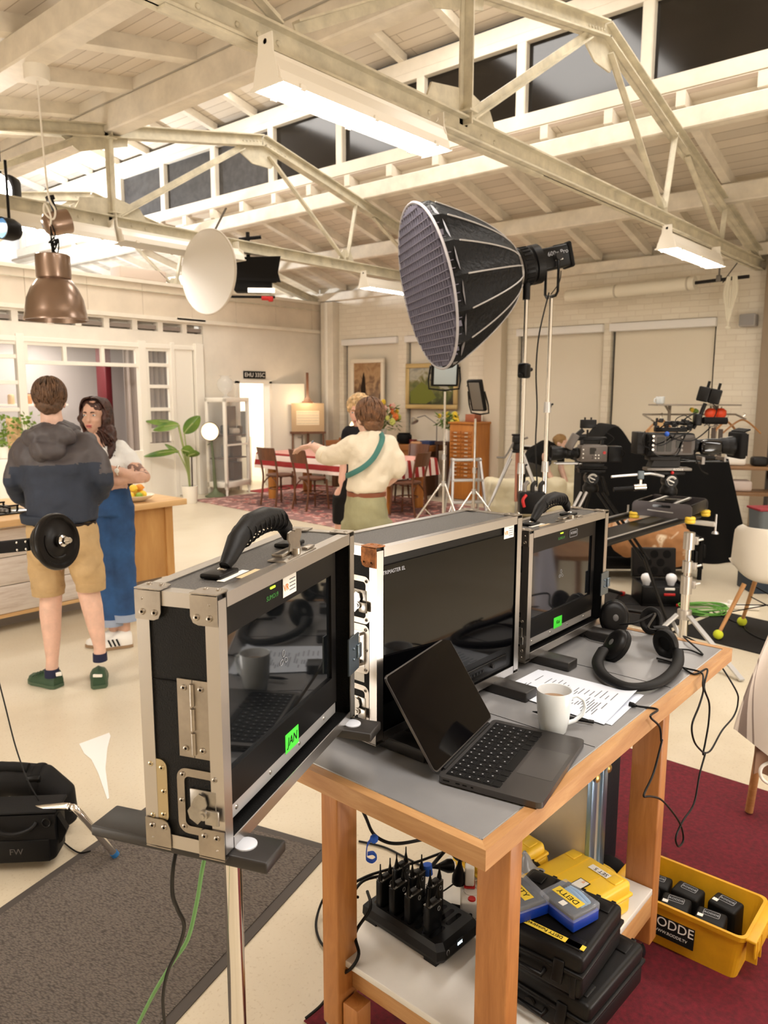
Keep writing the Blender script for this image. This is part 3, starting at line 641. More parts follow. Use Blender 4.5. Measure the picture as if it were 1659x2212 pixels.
for r, (n, p) in enumerate(rows):
    for i in range(n):
        wk = .276/n; x = -.138+wk*(i+.5); z = -.021-.0195*r
        m = MB(); m.box((x, z, .0134), (wk-.0028, .0165, .0012), b=.0004, seg=1); obj('key', m, KEYC, kb)
        q.box((x-.002*(i % 3 == 0), z+.001*(r % 2), .01406), (.0034, .0034, .0001))
for i in range(8):
    wk = (.018, .018, .018, .1, .018, .018, .018, .018)[i]; x = -.138+sum((.018, .018, .018, .1, .018, .018, .018, .018)[:i])+.006*i+wk/2; m = MB(); m.box((x, -.119, .0134), (wk, .0165, .0012), b=.0004, seg=1); obj('key', m, KEYC, kb)
tag(obj('key_legends', q, KEYL, kb), kind='stuff')
m = MB(); m.prism(rpoly(.13, .075, .004), .0004, tr(0, -.172, .0124)); obj('trackpad', m, mat('trackpad_grey', (96, 93, 92), .3, .8), ba)
for i, (y, l) in enumerate(((-.02, .014), (-.045, .009), (-.06, .009), (-.076, .005))): m = MB(); m.box((-.1562, y, .007), (.001, l, .0028)); obj('port', m, BLK, ba)
lid = MB(); TT = tr(0, .004, .012) @ rot(-33+90-0, 0, 0)
Tl = tr(0, .002, .0135) @ basis((0, 0, 0), (1, 0, 0), (0, .545, .838), (0, -.838, .545))
lid.prism(rpoly(.312, .219, .012), .005, Tl @ tr(0, .112, -.005)); ld = obj('lid', lid, LAPM, lp)
m = MB(); m.prism(rpoly(.308, .213, .010), .0006, Tl @ tr(0, .112, .0)); obj('screen', m, mat('laptop_screen_off', (5, 4, 6), .06, spec=.15), ld)
m = MB(); m.cyl((-.125, .001, .011), (.125, .001, .011), .0055, 10); obj('hinge', m, LAPK, lp)
MUG = mat('white_porcelain', (226, 232, 236), .18, coat=.5)
t = thing('mug', 'white porcelain coffee mug standing on the script pages', 'mug', (1.532, .790, ZT), 0)
m = MB(); m.lathe([(0, .003), (.026, .002), (.029, .001), (.031, .004), (.036, .03), (.0395, .065), (.041, .1), (.0405, .1025), (.0385, .1015), (.0378, .098), (.036, .06), (.031, .02), (.026, .009), (0, .008)], 40); obj('cup', m, MUG, t)
m = MB(); d = V((.65, -.76, 0)); m.tube([d*.037+V((0, 0, .083)), d*.052+V((0, 0, .088)), d*.068+V((0, 0, .078)), d*.073+V((0, 0, .06)), d*.066+V((0, 0, .04)), d*.05+V((0, 0, .026)), d*.033+V((0, 0, .02))], [.006, .006, .006, .006, .006, .006, .007], 12, flat=.75); obj('handle', m, MUG, t)
m = MB(); m.lathe([(0, .078), (.037, .078)], 30); obj('coffee', m, mat('milky_coffee', (150, 118, 88), .2), t)
PAP = [V((1.655, 1.01, 0)), V((1.86, 1.012, 0)), V((1.868, .726, 0)), V((1.638, .712, 0))]
def sheet(name, P, z, label, rise=.012, lines=True):
    C0 = sum(P, V())/4
    t = thing(name, label, 'paper', (C0.x, C0.y, ZT+z))
    m = MB()
    def f(u, v):
        a = P[0].lerp(P[1], u); b = P[3].lerp(P[2], u); k = a.lerp(b, v)-C0
        return (k.x, k.y, rise*(max(0, v-.55)/.45)**2*u + rise*.5*(max(0, .25-v)/.25)**2*(1-u)+.0004)
    m.grid(f, 8, 12, th=.0003); obj('page', m, mat('page_white', (222, 228, 240), .65), t)
    if lines:
        q = MB(); rn = random.Random(5)
        for i in range(32):
            v = .09+.025*i
            if i in (3, 4, 15): continue
            u0 = .12+(.22 if i > 8 else 0)*rn.random(); u1 = u0+.12+.28*rn.random()
            k = [V(f(a, b))+V((0, 0, .0004)) for a, b in ((u0, v), (u1, v), (u1, v+.009), (u0, v+.009))]
            q.add(k, [(0, 1, 2, 3)])
            if i % 2: u0 = .6; u1 = .72+.15*rn.random(); k = [V(f(a, b))+V((0, 0, .0004)) for a, b in ((u0, v), (u1, v), (u1, v+.009), (u0, v+.009))]; q.add(k, [(0, 1, 2, 3)])
        tag(obj('printed_lines', q, INKG, t), kind='stuff')
    return t
sheet('script_page', [p+V((.012, -.014, 0)) for p in PAP], .0, 'blank-looking under sheet peeping out below the printed script page', .0, False)
sheet('script_page', PAP, .002, 'printed script page with text rows lying under the white mug')
t = thing('pen', 'black pen lying on the script page beside the mug', 'pen', (1.60, .735, ZT+.008))
a_ = atz(1150, 1537, ZT+.008)-V((1.60, .735, ZT+.008)); b2 = atz(1283, 1560, ZT+.008)-V((1.60, .735, ZT+.008))
m = MB(); m.tube([a_.lerp(b2, .12), a_.lerp(b2, .92)], .0042, 10); obj('barrel', m, BLK, t); m = MB(); m.tube([a_, a_.lerp(b2, .12)], [.0008, .004], 10); obj('tip', m, BLK, t); m = MB(); m.tube([a_.lerp(b2, .92), b2], .0045, 10); obj('cap', m, BLKG, t)
FOAM = mat('headset_pad_leather', (18, 16, 16), .55, bump=(200, .2, .001))
HSP = mat('headset_plastic', (22, 20, 21), .38)
def cup(parent, c, n, r=.042, th=.034, ov=1.25):
    c, n = V(c), V(n).normalized(); T = zto(c, c+n) @ MX.Diagonal((1, ov, 1, 1))
    m = MB(); m.lathe([(0, th*.55), (r*.55, th*.55), (r*.8, th*.48), (r*.95, th*.3), (r, th*.08), (r, 0)], 28, T); o = obj('ear_cup', m, HSP, parent)
    m = MB(); m.lathe([(r*1.02, 0), (r*1.08, -th*.2), (r*1.05, -th*.42), (r*.85, -th*.55), (r*.6, -th*.45), (r*.5, -th*.2), (0, -th*.18)], 28, T); obj('ear_pad', m, FOAM, o)
    m = MB(); m.lathe([(r*.2, th*.565), (r*.17, th*.58), (0, th*.58)], 14, T); obj('cup_badge', m, mat('badge_grey', (90, 88, 88), .4), o)
    return o
def band(parent, pts, w=.015, th=.007, name='headband'):
    m = MB(); m.tube(pts, w, 10, flat=.5); return obj(name, m, FOAM, parent)
def arc3(a, b, c, n=14):
    P = [V(a), V(b), V(c)]
    return [P[0]*(1-t)**2 + P[1]*2*t*(1-t) + P[2]*t*t for t in [i/n for i in range(n+1)]]
def smooth(P, k=6):
    P = [V(p) for p in P]; out = []
    for i in range(len(P)-1):
        p0, p1, p2, p3 = P[max(0, i-1)], P[i], P[i+1], P[min(len(P)-1, i+2)]
        for j in range(k):
            t = j/k; out.append(.5*((2*p1)+(p2-p0)*t+(2*p0-5*p1+4*p2-p3)*t*t+(3*p1-p0-3*p2+p3)*t**3))
    return out+[P[-1]]
t = thing('headset', 'black headset with boom microphone standing on its ear cup nearest the furthest screen', 'headset', (2.33, .97, ZT))
O = V((2.33, .97, ZT))
cup(t, (-.01, .02, .055), (-.75, -.5, .25), .045); cup(t, (.075, -.07, .045), (.75, .1, -.1), .034)
band(t, arc3((-.015, .045, .085), (.11, .10, .05), (.125, -.03, .05)), .014)
p_ = [V((-.04, -.01, .045)), V((-.03, -.06, .06)), V((.02, -.10, .085)), atz(1400, 1357, ZT+.085)-O, atz(1430, 1360, ZT+.075)-O]
m = MB(); m.tube(smooth(p_), .0035, 8); bo = obj('boom', m, HSP, t)
m = MB(); m.tube([p_[-2].lerp(p_[-1], .3), p_[-1], p_[-1]+(p_[-1]-p_[-2]).normalized()*.02], [.008, .013, .012], 12); obj('microphone', m, FOAM, bo)
t = thing('headset', 'black headset lying flat with its padded headband towards the table edge', 'headset', (2.06, .80, ZT)); O = V((2.06, .80, ZT))
cup(t, (.03, .085, .045), (-.55, .35, .45), .04); cup(t, (.155, -.02, .042), (.9, -.2, .2), .036)
bp_ = smooth([(-.02, .10, .04), (-.09, .085, .024), (-.16, .03, .017), (-.19, -.045, .016), (-.14, -.09, .016), (-.04, -.10, .016), (.07, -.085, .018), (.14, -.06, .03)])
m = MB(); m.tube(bp_, .0165, 12, flat=.62); obj('headband', m, FOAM, t)
m = MB(); m.tube([atz(1298, 1401, ZT+.03)-O, atz(1312, 1403, ZT+.03)-O, V((-.02, .1, .04))], [.006, .006, .012], 10); obj('boom', m, HSP, t)
def cable(name, pts, r, label, cat='cable', m_=None, k=6, group=None):
    q = MB(); q.tube(smooth(pts, k), r, 8); return one(name, q, m_ or CABLE, label, cat, group)
YF = .628
c5 = lambda x, y: (1200+x/3.614, 1080+y/3.614)
c8 = lambda x, y: (1080+x/2.865, 1600+y/2.865)
F5 = lambda L: [aty(*c5(*p), YF) for p in L]; F8 = lambda L: [aty(*c8(*p), YF) for p in L]
T5 = lambda L, z=ZT+.004: [atz(*c5(*p), z) for p in L]
cable('headset_cable', T5([(790, 1235), (900, 1265), (1000, 1310)])+[V((2.13, .648, ZT+.006))]+F5([(1150, 1440), (1152, 1500), (1120, 1610), (1065, 1760), (1085, 1890), (1150, 1970)]), .0027, 'black headset cable hanging in the inner of three loops off the table edge', 'cable', group=None)
cable('headset_cable', T5([(800, 1255), (960, 1290), (1080, 1360)])+[V((2.17, .645, ZT+.006))]+F5([(1160, 1460), (1200, 1590), (1195, 1740), (1170, 1890), (1152, 1985)])+F8([(1270, 80), (1235, 210), (1200, 390), (1130, 500), (1088, 600), (1105, 655), (1135, 610), (1110, 505), (1010, 375), (935, 345), (892, 346)])+F8([(900, 310), (950, 200), (1000, 10)])+F5([(825, 1880), (812, 1770), (740, 1690)])+[V((1.80, .646, ZT+.006))]+T5([(640, 1610), (598, 1596)]), .0027, 'black cable hanging down past the table leg into a low twisted loop')
cable('headset_cable', T5([(880, 1165), (1040, 1170), (1150, 1205)])+[V((2.42, .80, ZT+.008)), V((2.435, .72, ZT-.03))]+[aty(*c5(*p), .66) for p in ((1400, 1470), (1424, 1580), (1390, 1690), (1300, 1800), (1215, 1950), (1160, 1978))], .0027, 'black headset cable hanging in the wide outer loop off the table end')
cable('headset_cable', T5([(560, 970), (400, 950), (250, 975), (208, 1020), (260, 1080), (420, 1115)], ZT+.006), .0024, 'thin black cable curled on the table by the foot of the furthest screen')
m = MB(); p1, p2 = T5([(578, 1592), (632, 1608)], ZT+.006); m.tube([p1, p1.lerp(p2, .55), p2], [.006, .006, .003], 10); one('cable_plug', m, BLK, 'black cable plug lying at the right edge of the script page', 'plug')
def peli(name, label, loc, rz, w, d, h, col, latch, tilt=None, ribs=True):
    t = thing(name, label, 'equipment case', loc, rz)
    if tilt: t.rotation_euler = (rad(tilt[0]), rad(tilt[1]), rad(rz))
    hb = h*.55
    m = MB(); m.box((0, 0, hb/2), (w, d, hb), b=.012, seg=3)
    for s in (-1, 1):
        for x in (-w*.42, w*.42): m.box((x, s*(d/2+.001), hb*.5), (.014, .006, hb*.9), b=.002)
    obj('body', m, col, t)
    m = MB(); m.box((0, 0, hb+(h-hb)/2+.001), (w, d, h-hb-.002), b=.012, seg=3); m.box((0, 0, hb+.002), (w+.008, d+.008, .01), b=.003)
    if ribs:
        for x in (-w*.18, w*.18): m.box((x, 0, h+.0005), (.004, d*.86, .002))
        for sx in (-1, 1):
            for sy in (-1, 1): m.box((sx*w*.36, sy*d*.34, h+.001), (w*.16, d*.16, .005), b=.003)
        for i in range(6): m.box((-w*.4+w*.16*i, d/2+.002, h-.012), (.012, .008, .014), b=.002)
    ld = obj('lid', m, col, t)
    for x in (-w*.28, w*.28):
        m = MB(); m.box((x, -d/2-.006, hb-.002), (.026, .008, .05), b=.003, r=(-14, 0, 0)); obj('latch', m, latch, t)
    m = MB(); m.tube([(-w*.14, -d/2-.002, hb-.02), (-w*.14, -d/2-.018, hb-.022), (w*.14, -d/2-.018, hb-.022), (w*.14, -d/2-.002, hb-.02)], .006, 8); obj('handle', m, latch, t)
    return t
BC = mat('black_copolymer', (17, 15, 15), .45, bump=(300, .15, .001)); YC = mat('yellow_copolymer', (240, 196, 52), .42)
t = peli('equipment_case', 'wide black hard case at the bottom of the pile under the table', (1.535, .745, ZS), -93, .29, .27, .105, BC, BLK)
q = MB(); q.cyl((.0, -.136, .035), (.0, -.142, .035), .012, 14); obj('valve', q, DGREY, t)
t = peli('equipment_case', 'smaller black hard case with a yellow text strip, lying on the wide black one', (1.50, .75, ZS+.109), -88, .24, .23, .105, BC, BLK)
q = MB(); q.box((.0, -.085, .108), (.225, .016, .001)); k = obj('text_strip', q, mat('yellow_label_tape', (240, 208, 70), .5), t); text('DEITY Funkstrecken SE', .0125, tr(.0, -.085, .1095) @ rot(0, 0, 180), INK, k)
def bluebox(label, loc, rz, full):
    t = thing('parts_box', label, 'box', loc, rz); w, d, h = .085, .105, .045
    m = MB(); m.box((0, 0, h*.3), (w, d, h*.6), b=.003); obj('tray', m, mat('blue_plastic', (14, 52, 150), .35), t)
    m = MB(); m.box((0, 0, h*.75), (w+.003, d+.003, h*.45), b=.004); obj('clear_lid', m, glass('clear_lid_plastic', (215, 222, 235), .08, .22), t)
    m = MB(); m.box((0, 0, h*.66), (w-.008, d-.008, .008), b=.003); obj('foam_insert', m, mat('black_foam', (26, 25, 26), .9, bump=(250, .6, .002)), t)
    if full:
        m = MB()
        for i in range(3): m.tube(smooth([(.006+.011*i, -.035, h*.82), (.012+.011*i, 0, h*.86), (.02+.007*i, .03, h*.8)]), .005, 8)
        obj('clear_bag', m, mat('pale_blue_film', (150, 190, 225), .3), t)
    m = MB(); m.box((-.004, .0, h*.985), (.026, .078, .0012)); k = obj('name_label', m, mat('yellow_label_tape', (240, 208, 70), .5), t); text('DEITY', .02, tr(-.004, 0, h*.985+.0009) @ rot(0, 0, -90 if not full else 90), INK, k, sx=1.15)
    m = MB(); m.box((-.030, -.008, h*.985), (.016, .014, .0012)); obj('small_label', m, STKW, t)
bluebox('blue-bottomed clear box holding a crumpled bag, nearer the table front', (1.50, .715, ZS+.218), -16, True)
bluebox('blue-bottomed clear box with dark foam, behind the one with the crumpled bag', (1.45, .815, ZS+.218), -24, False)
t = peli('equipment_case', 'yellow hard case marked SET 5 lying open-latched on the shelf', (1.80, .845, ZS), 76, .20, .235, .095, YC, BLK)
q = MB(); q.box((-.03, .02, .0975), (.034, .06, .0008), r=(0, 0, 0)); k = obj('owner_label', q, INK, t); q = MB(); q.box((-.03, .02, .098), (.029, .054, .0008)); obj('owner_paper', q, STKW, k); text('VR', .012, tr(-.03, -.0, .0986) @ rot(0, 0, 90), ORG, k)
q = MB(); q.box((-.03, -.075, .0975), (.075, .022, .0008)); k = obj('set_label', q, STKW, t); text('SET 5', .019, tr(-.03, -.075, .0982), INK, k)
t = peli('equipment_case', 'yellow hard case leaning on the aluminium case, half behind the table leg', (1.78, 1.06, ZS+.03), 70, .19, .2, .085, YC, BLK, tilt=(-12, 6))
q = MB(); q.box((-.02, .0, .0875), (.06, .03, .0008)); k = obj('owner_label', q, INK, t); q = MB(); q.box((-.02, 0, .088), (.054, .025, .0008)); obj('owner_paper', q, STKW, k)
t = thing('zip_pouch', 'black zip pouch with a clear window squeezed between the two yellow cases', 'pouch', (1.79, .965, ZS+.05), 70)
m = MB(); m.grid(lambda u, v: ((u-.5)*.17, (v-.5)*.11, .03*math.sin(u*PI)*math.sin(v*PI)+.012*math.sin(u*9+v*5)+.03*v), 14, 10, th=.006); obj('cloth', m, mat('nylon_black', (24, 23, 25), .5, bump=(60, .4, .006)), t)
m = MB(); m.grid(lambda u, v: ((u-.5)*.12, (v-.1)*.07, .045*math.sin(u*PI)*math.sin(v*PI)+.012*math.sin(u*9+v*5)+.028), 10, 8, th=.001); obj('clear_window', m, mat('clouded_film', (150, 152, 158), .25), t)
t = thing('aluminium_case', 'upright aluminium case with bluish edge frames at the end of the shelf', 'equipment case', (1.965, 1.03, ZS))
w, d, h = .105, .34, .345
m = MB(); m.box((0, 0, h/2), (w-.012, d-.01, h-.01)); obj('panel', m, mat('pearl_aluminium', (214, 206, 192), .38, .5, var=(4, .05)), t)
AF = mat('anodised_frame', (150, 178, 208), .3, .9)
m = MB()
for sx in (-1, 1):
    for sy in (-1, 1): m.box((sx*(w/2-.018), sy*(d/2-.004), h/2), (.036, .016, h), b=.003)
    for z in (.006, h-.006): m.box((sx*(w/2-.018), 0, z), (.036, d, .014), b=.003)
obj('edge_frame', m, AF, t)
m = MB()
for sx in (-1, 1):
    for z in (.01, h-.01): m.lathe([(0, .004), (.009, .004), (.013, 0)], 16, basis((sx*(w/2-.014), -d/2-.012, z), (1, 0, 0), (0, 0, 1), (0, -1, 0)))
obj('corner_cap', m, mat('brass_cap', (216, 190, 120), .35, .8), t)
m = MB(); m.tube(smooth([(0, -.06, h), (0, -.055, h+.03), (0, -.03, h+.036), (0, .03, h+.036), (0, .055, h+.03), (0, .06, h)]), .007, 8); obj('handle', m, CHR, t)
m = MB(); m.box((-w/2-.0005, -.11, h-.05), (.002, .04, .02)); obj('case_label', m, STKW, t)
t = thing('equipment_bag', 'black upright fabric case behind the aluminium case, under the table end', 'bag', (2.42, 1.17, 0.004))
m = MB(); m.box((0, 0, .27), (.2, .3, .54), b=.02, seg=3); obj('body', m, mat('dark_navy_cloth', (22, 22, 32), .7, bump=(80, .3, .003)), t)
m = MB(); m.box((-.1, -.151, .36), (.003, .005, .3)); obj('zip', m, BLK, t)
m = MB(); m.tube(smooth([(0, -.06, .54), (0, -.05, .565), (0, .05, .565), (0, .06, .54)]), .007, 8); obj('handle', m, BLK, t)
t = thing('grey_bag', 'crumpled grey cloth bag on top of the black upright case', 'bag', (2.40, 1.14, .58))
q = MB(); q.ell((0, 0, .03), (.10, .12, .05)); q.ell((.03, .05, .05), (.07, .07, .05)); organic('cloth', q, mat('grey_cloth', (120, 118, 116), .8), t, .01, 4, (.012, 14))
t = thing('yellow_pouch', 'black and yellow pouch on the carpet behind the table leg', 'pouch', (2.36, .98, .004))
q = MB(); q.ell((0, 0, .05), (.05, .07, .05)); organic('body', q, BLKM, t, .008, 3); q = MB(); q.tube([(-.052, .06*math.cos(a), .05+.045*math.sin(a)) for a in [PI*i/10 for i in range(11)]], .006, 8); obj('trim', q, YEL, t)
t = thing('charging_dock', 'black charging dock with a lit display on the lower shelf', 'charger', (1.455, 1.125, ZS), -3)
w, d, h = .155, .262, .058
m = MB(); m.loft([[(-w/2*s, -d/2*s, z), (-w/2*s+.02*s, -d/2*s-.012*s, z), (w/2*s-.0, -d/2*s-.012*s, z), (w/2*s+.008, -d/2*s, z), (w/2*s+.008, d/2*s, z), (-w/2*s, d/2*s, z)] for z, s in ((.006, .94), (.02, 1.0), (h*.75, .99), (h, .90))], sm=False)
for sx in (-1, 1):
    for sy in (-1, 1): m.box((sx*w*.38, sy*d*.4, .004), (.03, .04, .01))
obj('body', m, mat('charger_black', (24, 23, 24), .45), t)
m = MB(); m.box((.0, -d/2-.0105, .036), (.026, .002, .022)); dsp = obj('display', m, mat('display_dark', (18, 34, 48), .2), t); text('88%', .012, FX((.0, -d/2-.0122, .036)), mat('display_digits', (230, 245, 255), .4, emit=2.0), dsp)
q = MB(); q.tube([(-.047+.005*math.cos(a), -d/2-.0108, .034+.007*math.sin(a)) for a in [2*PI*k/14 for k in range(14)]], .0008, 5, closed=True); obj('maker_mark', q, LETW, t)
for i in range(2):
    for j in range(9):
        q = MB(); q.prism(rpoly(.058, .013, .006, 3), .0012, tr(-.034+.068*i, -.095+.024*j, h-.0008)); obj('slot', q, BLKG, t)
PK = mat('bodypack_black', (20, 21, 24), .4)
def pack(i, x, y):
    lb = ['black wireless body pack standing in the dock, front corner of the near row', 'black wireless body pack second from the front in the near row of the dock', 'black wireless body pack third from the front in the near row of the dock', 'black wireless body pack furthest back in the near row of the dock',
          'black wireless body pack in the far row beside the dock display end', 'black wireless body pack in the middle of the far row of the dock', 'black wireless body pack furthest back in the far row of the dock'][i]
    t = thing('body_pack', lb, 'radio pack', (1.455+x, 1.125+y, ZS+h-.02), -3, 'body packs in the charging dock')
    m = MB(); m.box((0, 0, .046), (.054, .02, .092), b=.004); obj('body', m, PK, t)
    m = MB(); m.box((0, 0, .095), (.022, .014, .012), b=.002); obj('top_block', m, DGREY, t)
    m = MB(); m.box((-.0, .0, .093), (.048, .0215, .002)); obj('silver_strip', m, MGREY, t)
    for s in (-1, 1): m = MB(); m.lathe([(0, 0), (.0065, 0), (.0065, .008), (.004, .02), (.0022, .03), (.0018, .046), (0, .047)], 10, tr(s*.019, 0, .092)); obj('antenna', m, BLK, t)
    m = MB(); m.tube([(.012+.0045*math.cos(a), -.0106, .075+.006*math.sin(a)) for a in [2*PI*k/12 for k in range(12)]], .0008, 5, closed=True); obj('maker_mark', m, LETW, t)
for i, (x, y) in enumerate(((-.034, -.075), (-.034, -.012), (-.034, .04), (-.034, .085), (.034, -.03), (.034, .03), (.034, .085))): pack(i, x, y)
t = thing('power_strip', 'white power strip with red switch behind the charging dock', 'power strip', (1.70, 1.12, ZS), 35)
m = MB(); m.box((0, 0, .025), (.30, .062, .05), b=.006); obj('body', m, mat('white_plastic', (232, 226, 216), .4), t)
for i in range(4): m = MB(); m.lathe([(.022, .0505), (.022, .053), (.019, .053), (.018, .046), (0, .046)], 18, tr(-.10+.06*i, 0, 0)); obj('socket', m, mat('white_plastic', (232, 226, 216), .4), t)
m = MB(); m.lathe([(0, .054), (.010, .054), (.011, .05)], 16, tr(-.135, 0, 0)); obj('switch', m, RED, t)
def plug(p, q, label, c=BLK, group=None):
    m = MB(); p, q = V(p), V(q); m.tube([p, p.lerp(q, .3), p.lerp(q, .7), q, q+(q-p)*.5], [.019, .019, .012, .007, .0035], 12); one('mains_plug', m, c, label, 'plug', group)
PT = lambda x, y, z: atz(x, y, z)
plug(PT(1000, 1850, ZS+.10), PT(965, 1828, ZS+.13), 'black mains plug furthest left in the white power strip')
plug(PT(975, 1870, ZS+.08), PT(945, 1872, ZS+.09), 'black mains plug with a round blue sticker behind the body packs')
plug(PT(990, 1905, ZS+.06), PT(993, 1868, ZS+.12), 'black angled mains plug in the middle of the white power strip')
t = thing('usb_adapter', 'white USB power adapter plugged into the power strip beside the table leg', 'adapter', PT(1014, 1910, ZS+.055), 35)
m = MB(); m.box((0, 0, .03), (.03, .026, .055), b=.004); obj('body', m, mat('white_plastic', (232, 226, 216), .4), t)
m = MB(); m.box((0, 0, .0), (.034, .03, .004)); obj('red_base', m, RED, t)
cb = lambda L, z: [PT(x, y, z_) for (x, y), z_ in zip(L, z)]
def multi(pts, r, lb): cable('power_cable', pts, r, lb)
multi(cb([(955, 1770), (945, 1805), (905, 1815), (862, 1822), (832, 1818), (806, 1800), (790, 1765), (772, 1728), (764, 1712)], [.72, .66, .62, .6, .6, .62, .68, .76, .84]), .0042, 'black cable slung under the table top with a blue strap around it')
multi(cb([(960, 1840), (900, 1862), (850, 1875), (800, 1890), (768, 1905)], [.33, .31, .30, .30, .30]), .004, 'black cable running from the power strip to the left behind the dock')
multi(cb([(965, 1865), (900, 1880), (850, 1888), (790, 1900), (765, 1925)], [.32, .30, .295, .295, .295]), .0045, 'thicker black cable running left behind the dock to the table leg')
multi(cb([(1000, 1800), (990, 1830), (1010, 1870), (1012, 1895)], [.6, .45, .37, .345]), .003, 'black cable dropping from under the table into the white adapter')
multi(cb([(985, 1790), (975, 1820), (950, 1850), (925, 1880)], [.62, .5, .42, .40]), .0055, 'thick flat black cable dropping from under the table behind the body packs')
multi(cb([(1020, 1800), (1030, 1840), (1000, 1890), (965, 1920), (945, 1930)], [.6, .42, .36, .345, .34]), .0022, 'thin grey cable curving down to the back of the dock')
multi(cb([(975, 1955), (1010, 1965), (1015, 1980), (990, 1985), (960, 1960)], [.31, .30, .30, .30, .32]), .005, 'black power lead looping out of the right side of the dock')
multi([V((1.36, 1.22, .40)), V((1.315, 1.17, .40))]+cb([(768, 2015), (775, 2060), (760, 2090), (735, 2110), (710, 2150), (690, 2175), (660, 2200)], [.33, .31, .28, .22, .12, .05, .02]), .0042, 'black cable running round the rear left table leg down to the carpet')
multi(cb([(773, 1938), (730, 1925), (700, 1940), (683, 1990), (690, 2030), (715, 2060)], [.29, .2, .05, .008, .008, .008]), .0042, 'black cable bulging out to the left of the table leg')
t = thing('cable_strap', 'blue hook and loop strap hanging in a curl on the slung cable', 'strap', PT(808, 1812, .62))
BLU = mat('blue_strap', (24, 84, 190), .7)
O = PT(808, 1812, .62); dX, dZ = V((.65, -.76, 0)), V((0, 0, 1))
m = MB(); m.ell((0, 0, 0), .011, 10, 6); obj('knot', m, BLU, t)
m = MB(); pth = smooth([O*0+dX*-.004, dX*-.016+dZ*-.015, dX*-.019+dZ*-.045, dX*-.017+dZ*-.055, dX*-.004+dZ*-.060, dX*.006+dZ*-.050, dX*-.002+dZ*-.038, dX*-.016+dZ*-.040])
m.tube(pth, .009, 8, flat=.16); obj('strap', m, BLU, t)
t = thing('cable_strap', 'blue strap wound round the cable bundle above the body packs', 'strap', PT(925, 1880, .41))
m = MB(); m.tube([(0, 0, -.012), (0, .004, .016)], .013, 12); obj('strap', m, BLU, t)
t = thing('cable_coil', 'coil of grey cable on the floor behind the work table', 'cable', (2.45, 1.62, .004))
for k in range(7):
    m = MB(); m.tube([(.20*math.cos(a)*(1+.04*math.sin(3*a+k)), (.16-.006*k)*math.sin(a), .006+.007*k+.004*math.sin(2*a+k)) for a in [2*PI*i/40 for i in range(40)]], .0052, 6, closed=True); obj('loop', m, mat('grey_cable', (92, 90, 88), .5), t)
cable('floor_cable', [atz(x, y, .006) for x, y in ((775, 1817), (830, 1830), (880, 1855), (930, 1880))], .004, 'thin brown cable lying across the floor behind the table')
cr = thing('crate', 'yellow plastic crate with a black RODDE plate, standing on the red carpet', 'crate', (2.275, .675, .003), 0)
Wc, Lc, Hc = .235, .375, .158; YCR = mat('crate_yellow', (222, 166, 30), .45, var=(5, .12))
m = MB(); out = lambda z, i=0: [(sx*(Wc/2-.022*(1-z/Hc)-i), sy*(Lc/2-.022*(1-z/Hc)-i)) for sx, sy in ((-1, -1), (1, -1), (1, 1), (-1, 1))]
def rr(w, l, z, r=.022): return [(x, y, z) for x, y in rpoly(w, l, r, 4)]
R_ = lambda z, i: rr(Wc-.044*(1-z/Hc)-2*i, Lc-.044*(1-z/Hc)-2*i, z)
m.loft([R_(0, 0), R_(.01, 0), R_(Hc-.016, 0), [(x*1.045, y*1.03, z) for x, y, z in R_(Hc-.016, 0)], [(x*1.045, y*1.03, z) for x, y, z in R_(Hc, 0)], R_(Hc, .004), R_(.012, .005), [(x*.98, y*.98, .007) for x, y, z in R_(.012, .005)]], sm=False)
obj('body', m, YCR, cr)
for sy in (-1, 1):
    m = MB(); m.box((0, sy*(Lc/2+.014), Hc-.006), (Wc*.95, .032, .010), b=.003); m.box((0, sy*(Lc/2+.026), Hc-.035), (Wc*.9, .006, .05), b=.002)
    for x in (-.09, -.05, .05, .09): m.box((x, sy*(Lc/2+.016), Hc-.045), (.006, .03, .075))
    obj('handle_rim', m, YCR, cr)
m = MB(); m.box((0, 0, 0), (.15, .075, .0012)); T = basis((-Wc/2+.008-.0045, .025, .085), (0, -1, 0), (.13, 0, .99), (-.99, 0, .13)); k = obj('name_plate', m, INK, cr, T)
text('RODDE', .04, tr(.005, .008, .001), mat('plate_white', (225, 222, 216), .5), k); text('WWW.RODDE.TV', .0125, tr(.005, -.02, .001), mat('plate_white', (225, 222, 216), .5), k)
m = MB(); m.prism(rpoly(.018, .034, .008), .001, basis((-.06, -Lc/2+.010, .1), (1, 0, 0), (0, -.12, .99), (0, -.99, -.12))); obj('maker_badge', m, STKW, cr)
bats = [(-.062, .125, 0, 12), (.015, .115, 0, 6), (-.055, .03, 1, 8), (.028, .02, 0, -4), (-.052, -.075, 1, 6), (.045, -.09, 1, -8)]
for i, (x, y, sticker, rz) in enumerate(bats):
    lb = ['black battery block half hidden behind the table leg, in the yellow crate', 'black battery block at the far side of the crate behind the leg', 'black battery block with white tag against the RODDE plate side', 'black battery block in the middle of the yellow crate',
          'black battery block with white tag nearest the lower front corner of the crate', 'black battery block with white tag nearest the crate handle at right'][i]
    t = thing('battery', lb, 'battery', (2.275+x, .675+y, .012), rz, 'black batteries in the yellow crate')
    m = MB(); m.box((0, 0, .065), (.072, .086, .13), b=.009, seg=3); obj('body', m, mat('battery_black', (21, 20, 20), .5, bump=(200, .15, .001)), t)
    m = MB(); m.tube([(xx, yy, .1306) for xx, yy in rpoly(.026, .046, .004, c=(.01, 0))], .0007, 5, closed=True); lo = obj('label_outline', m, LETW, t)
    text('RODDE', .0125, tr(.010, 0, .1305) @ rot(0, 0, -90), LETW, lo)
    if sticker: m = MB(); m.box((-.012, .028, .1305), (.014, .016, .0008)); obj('white_tag', m, STKW, t)
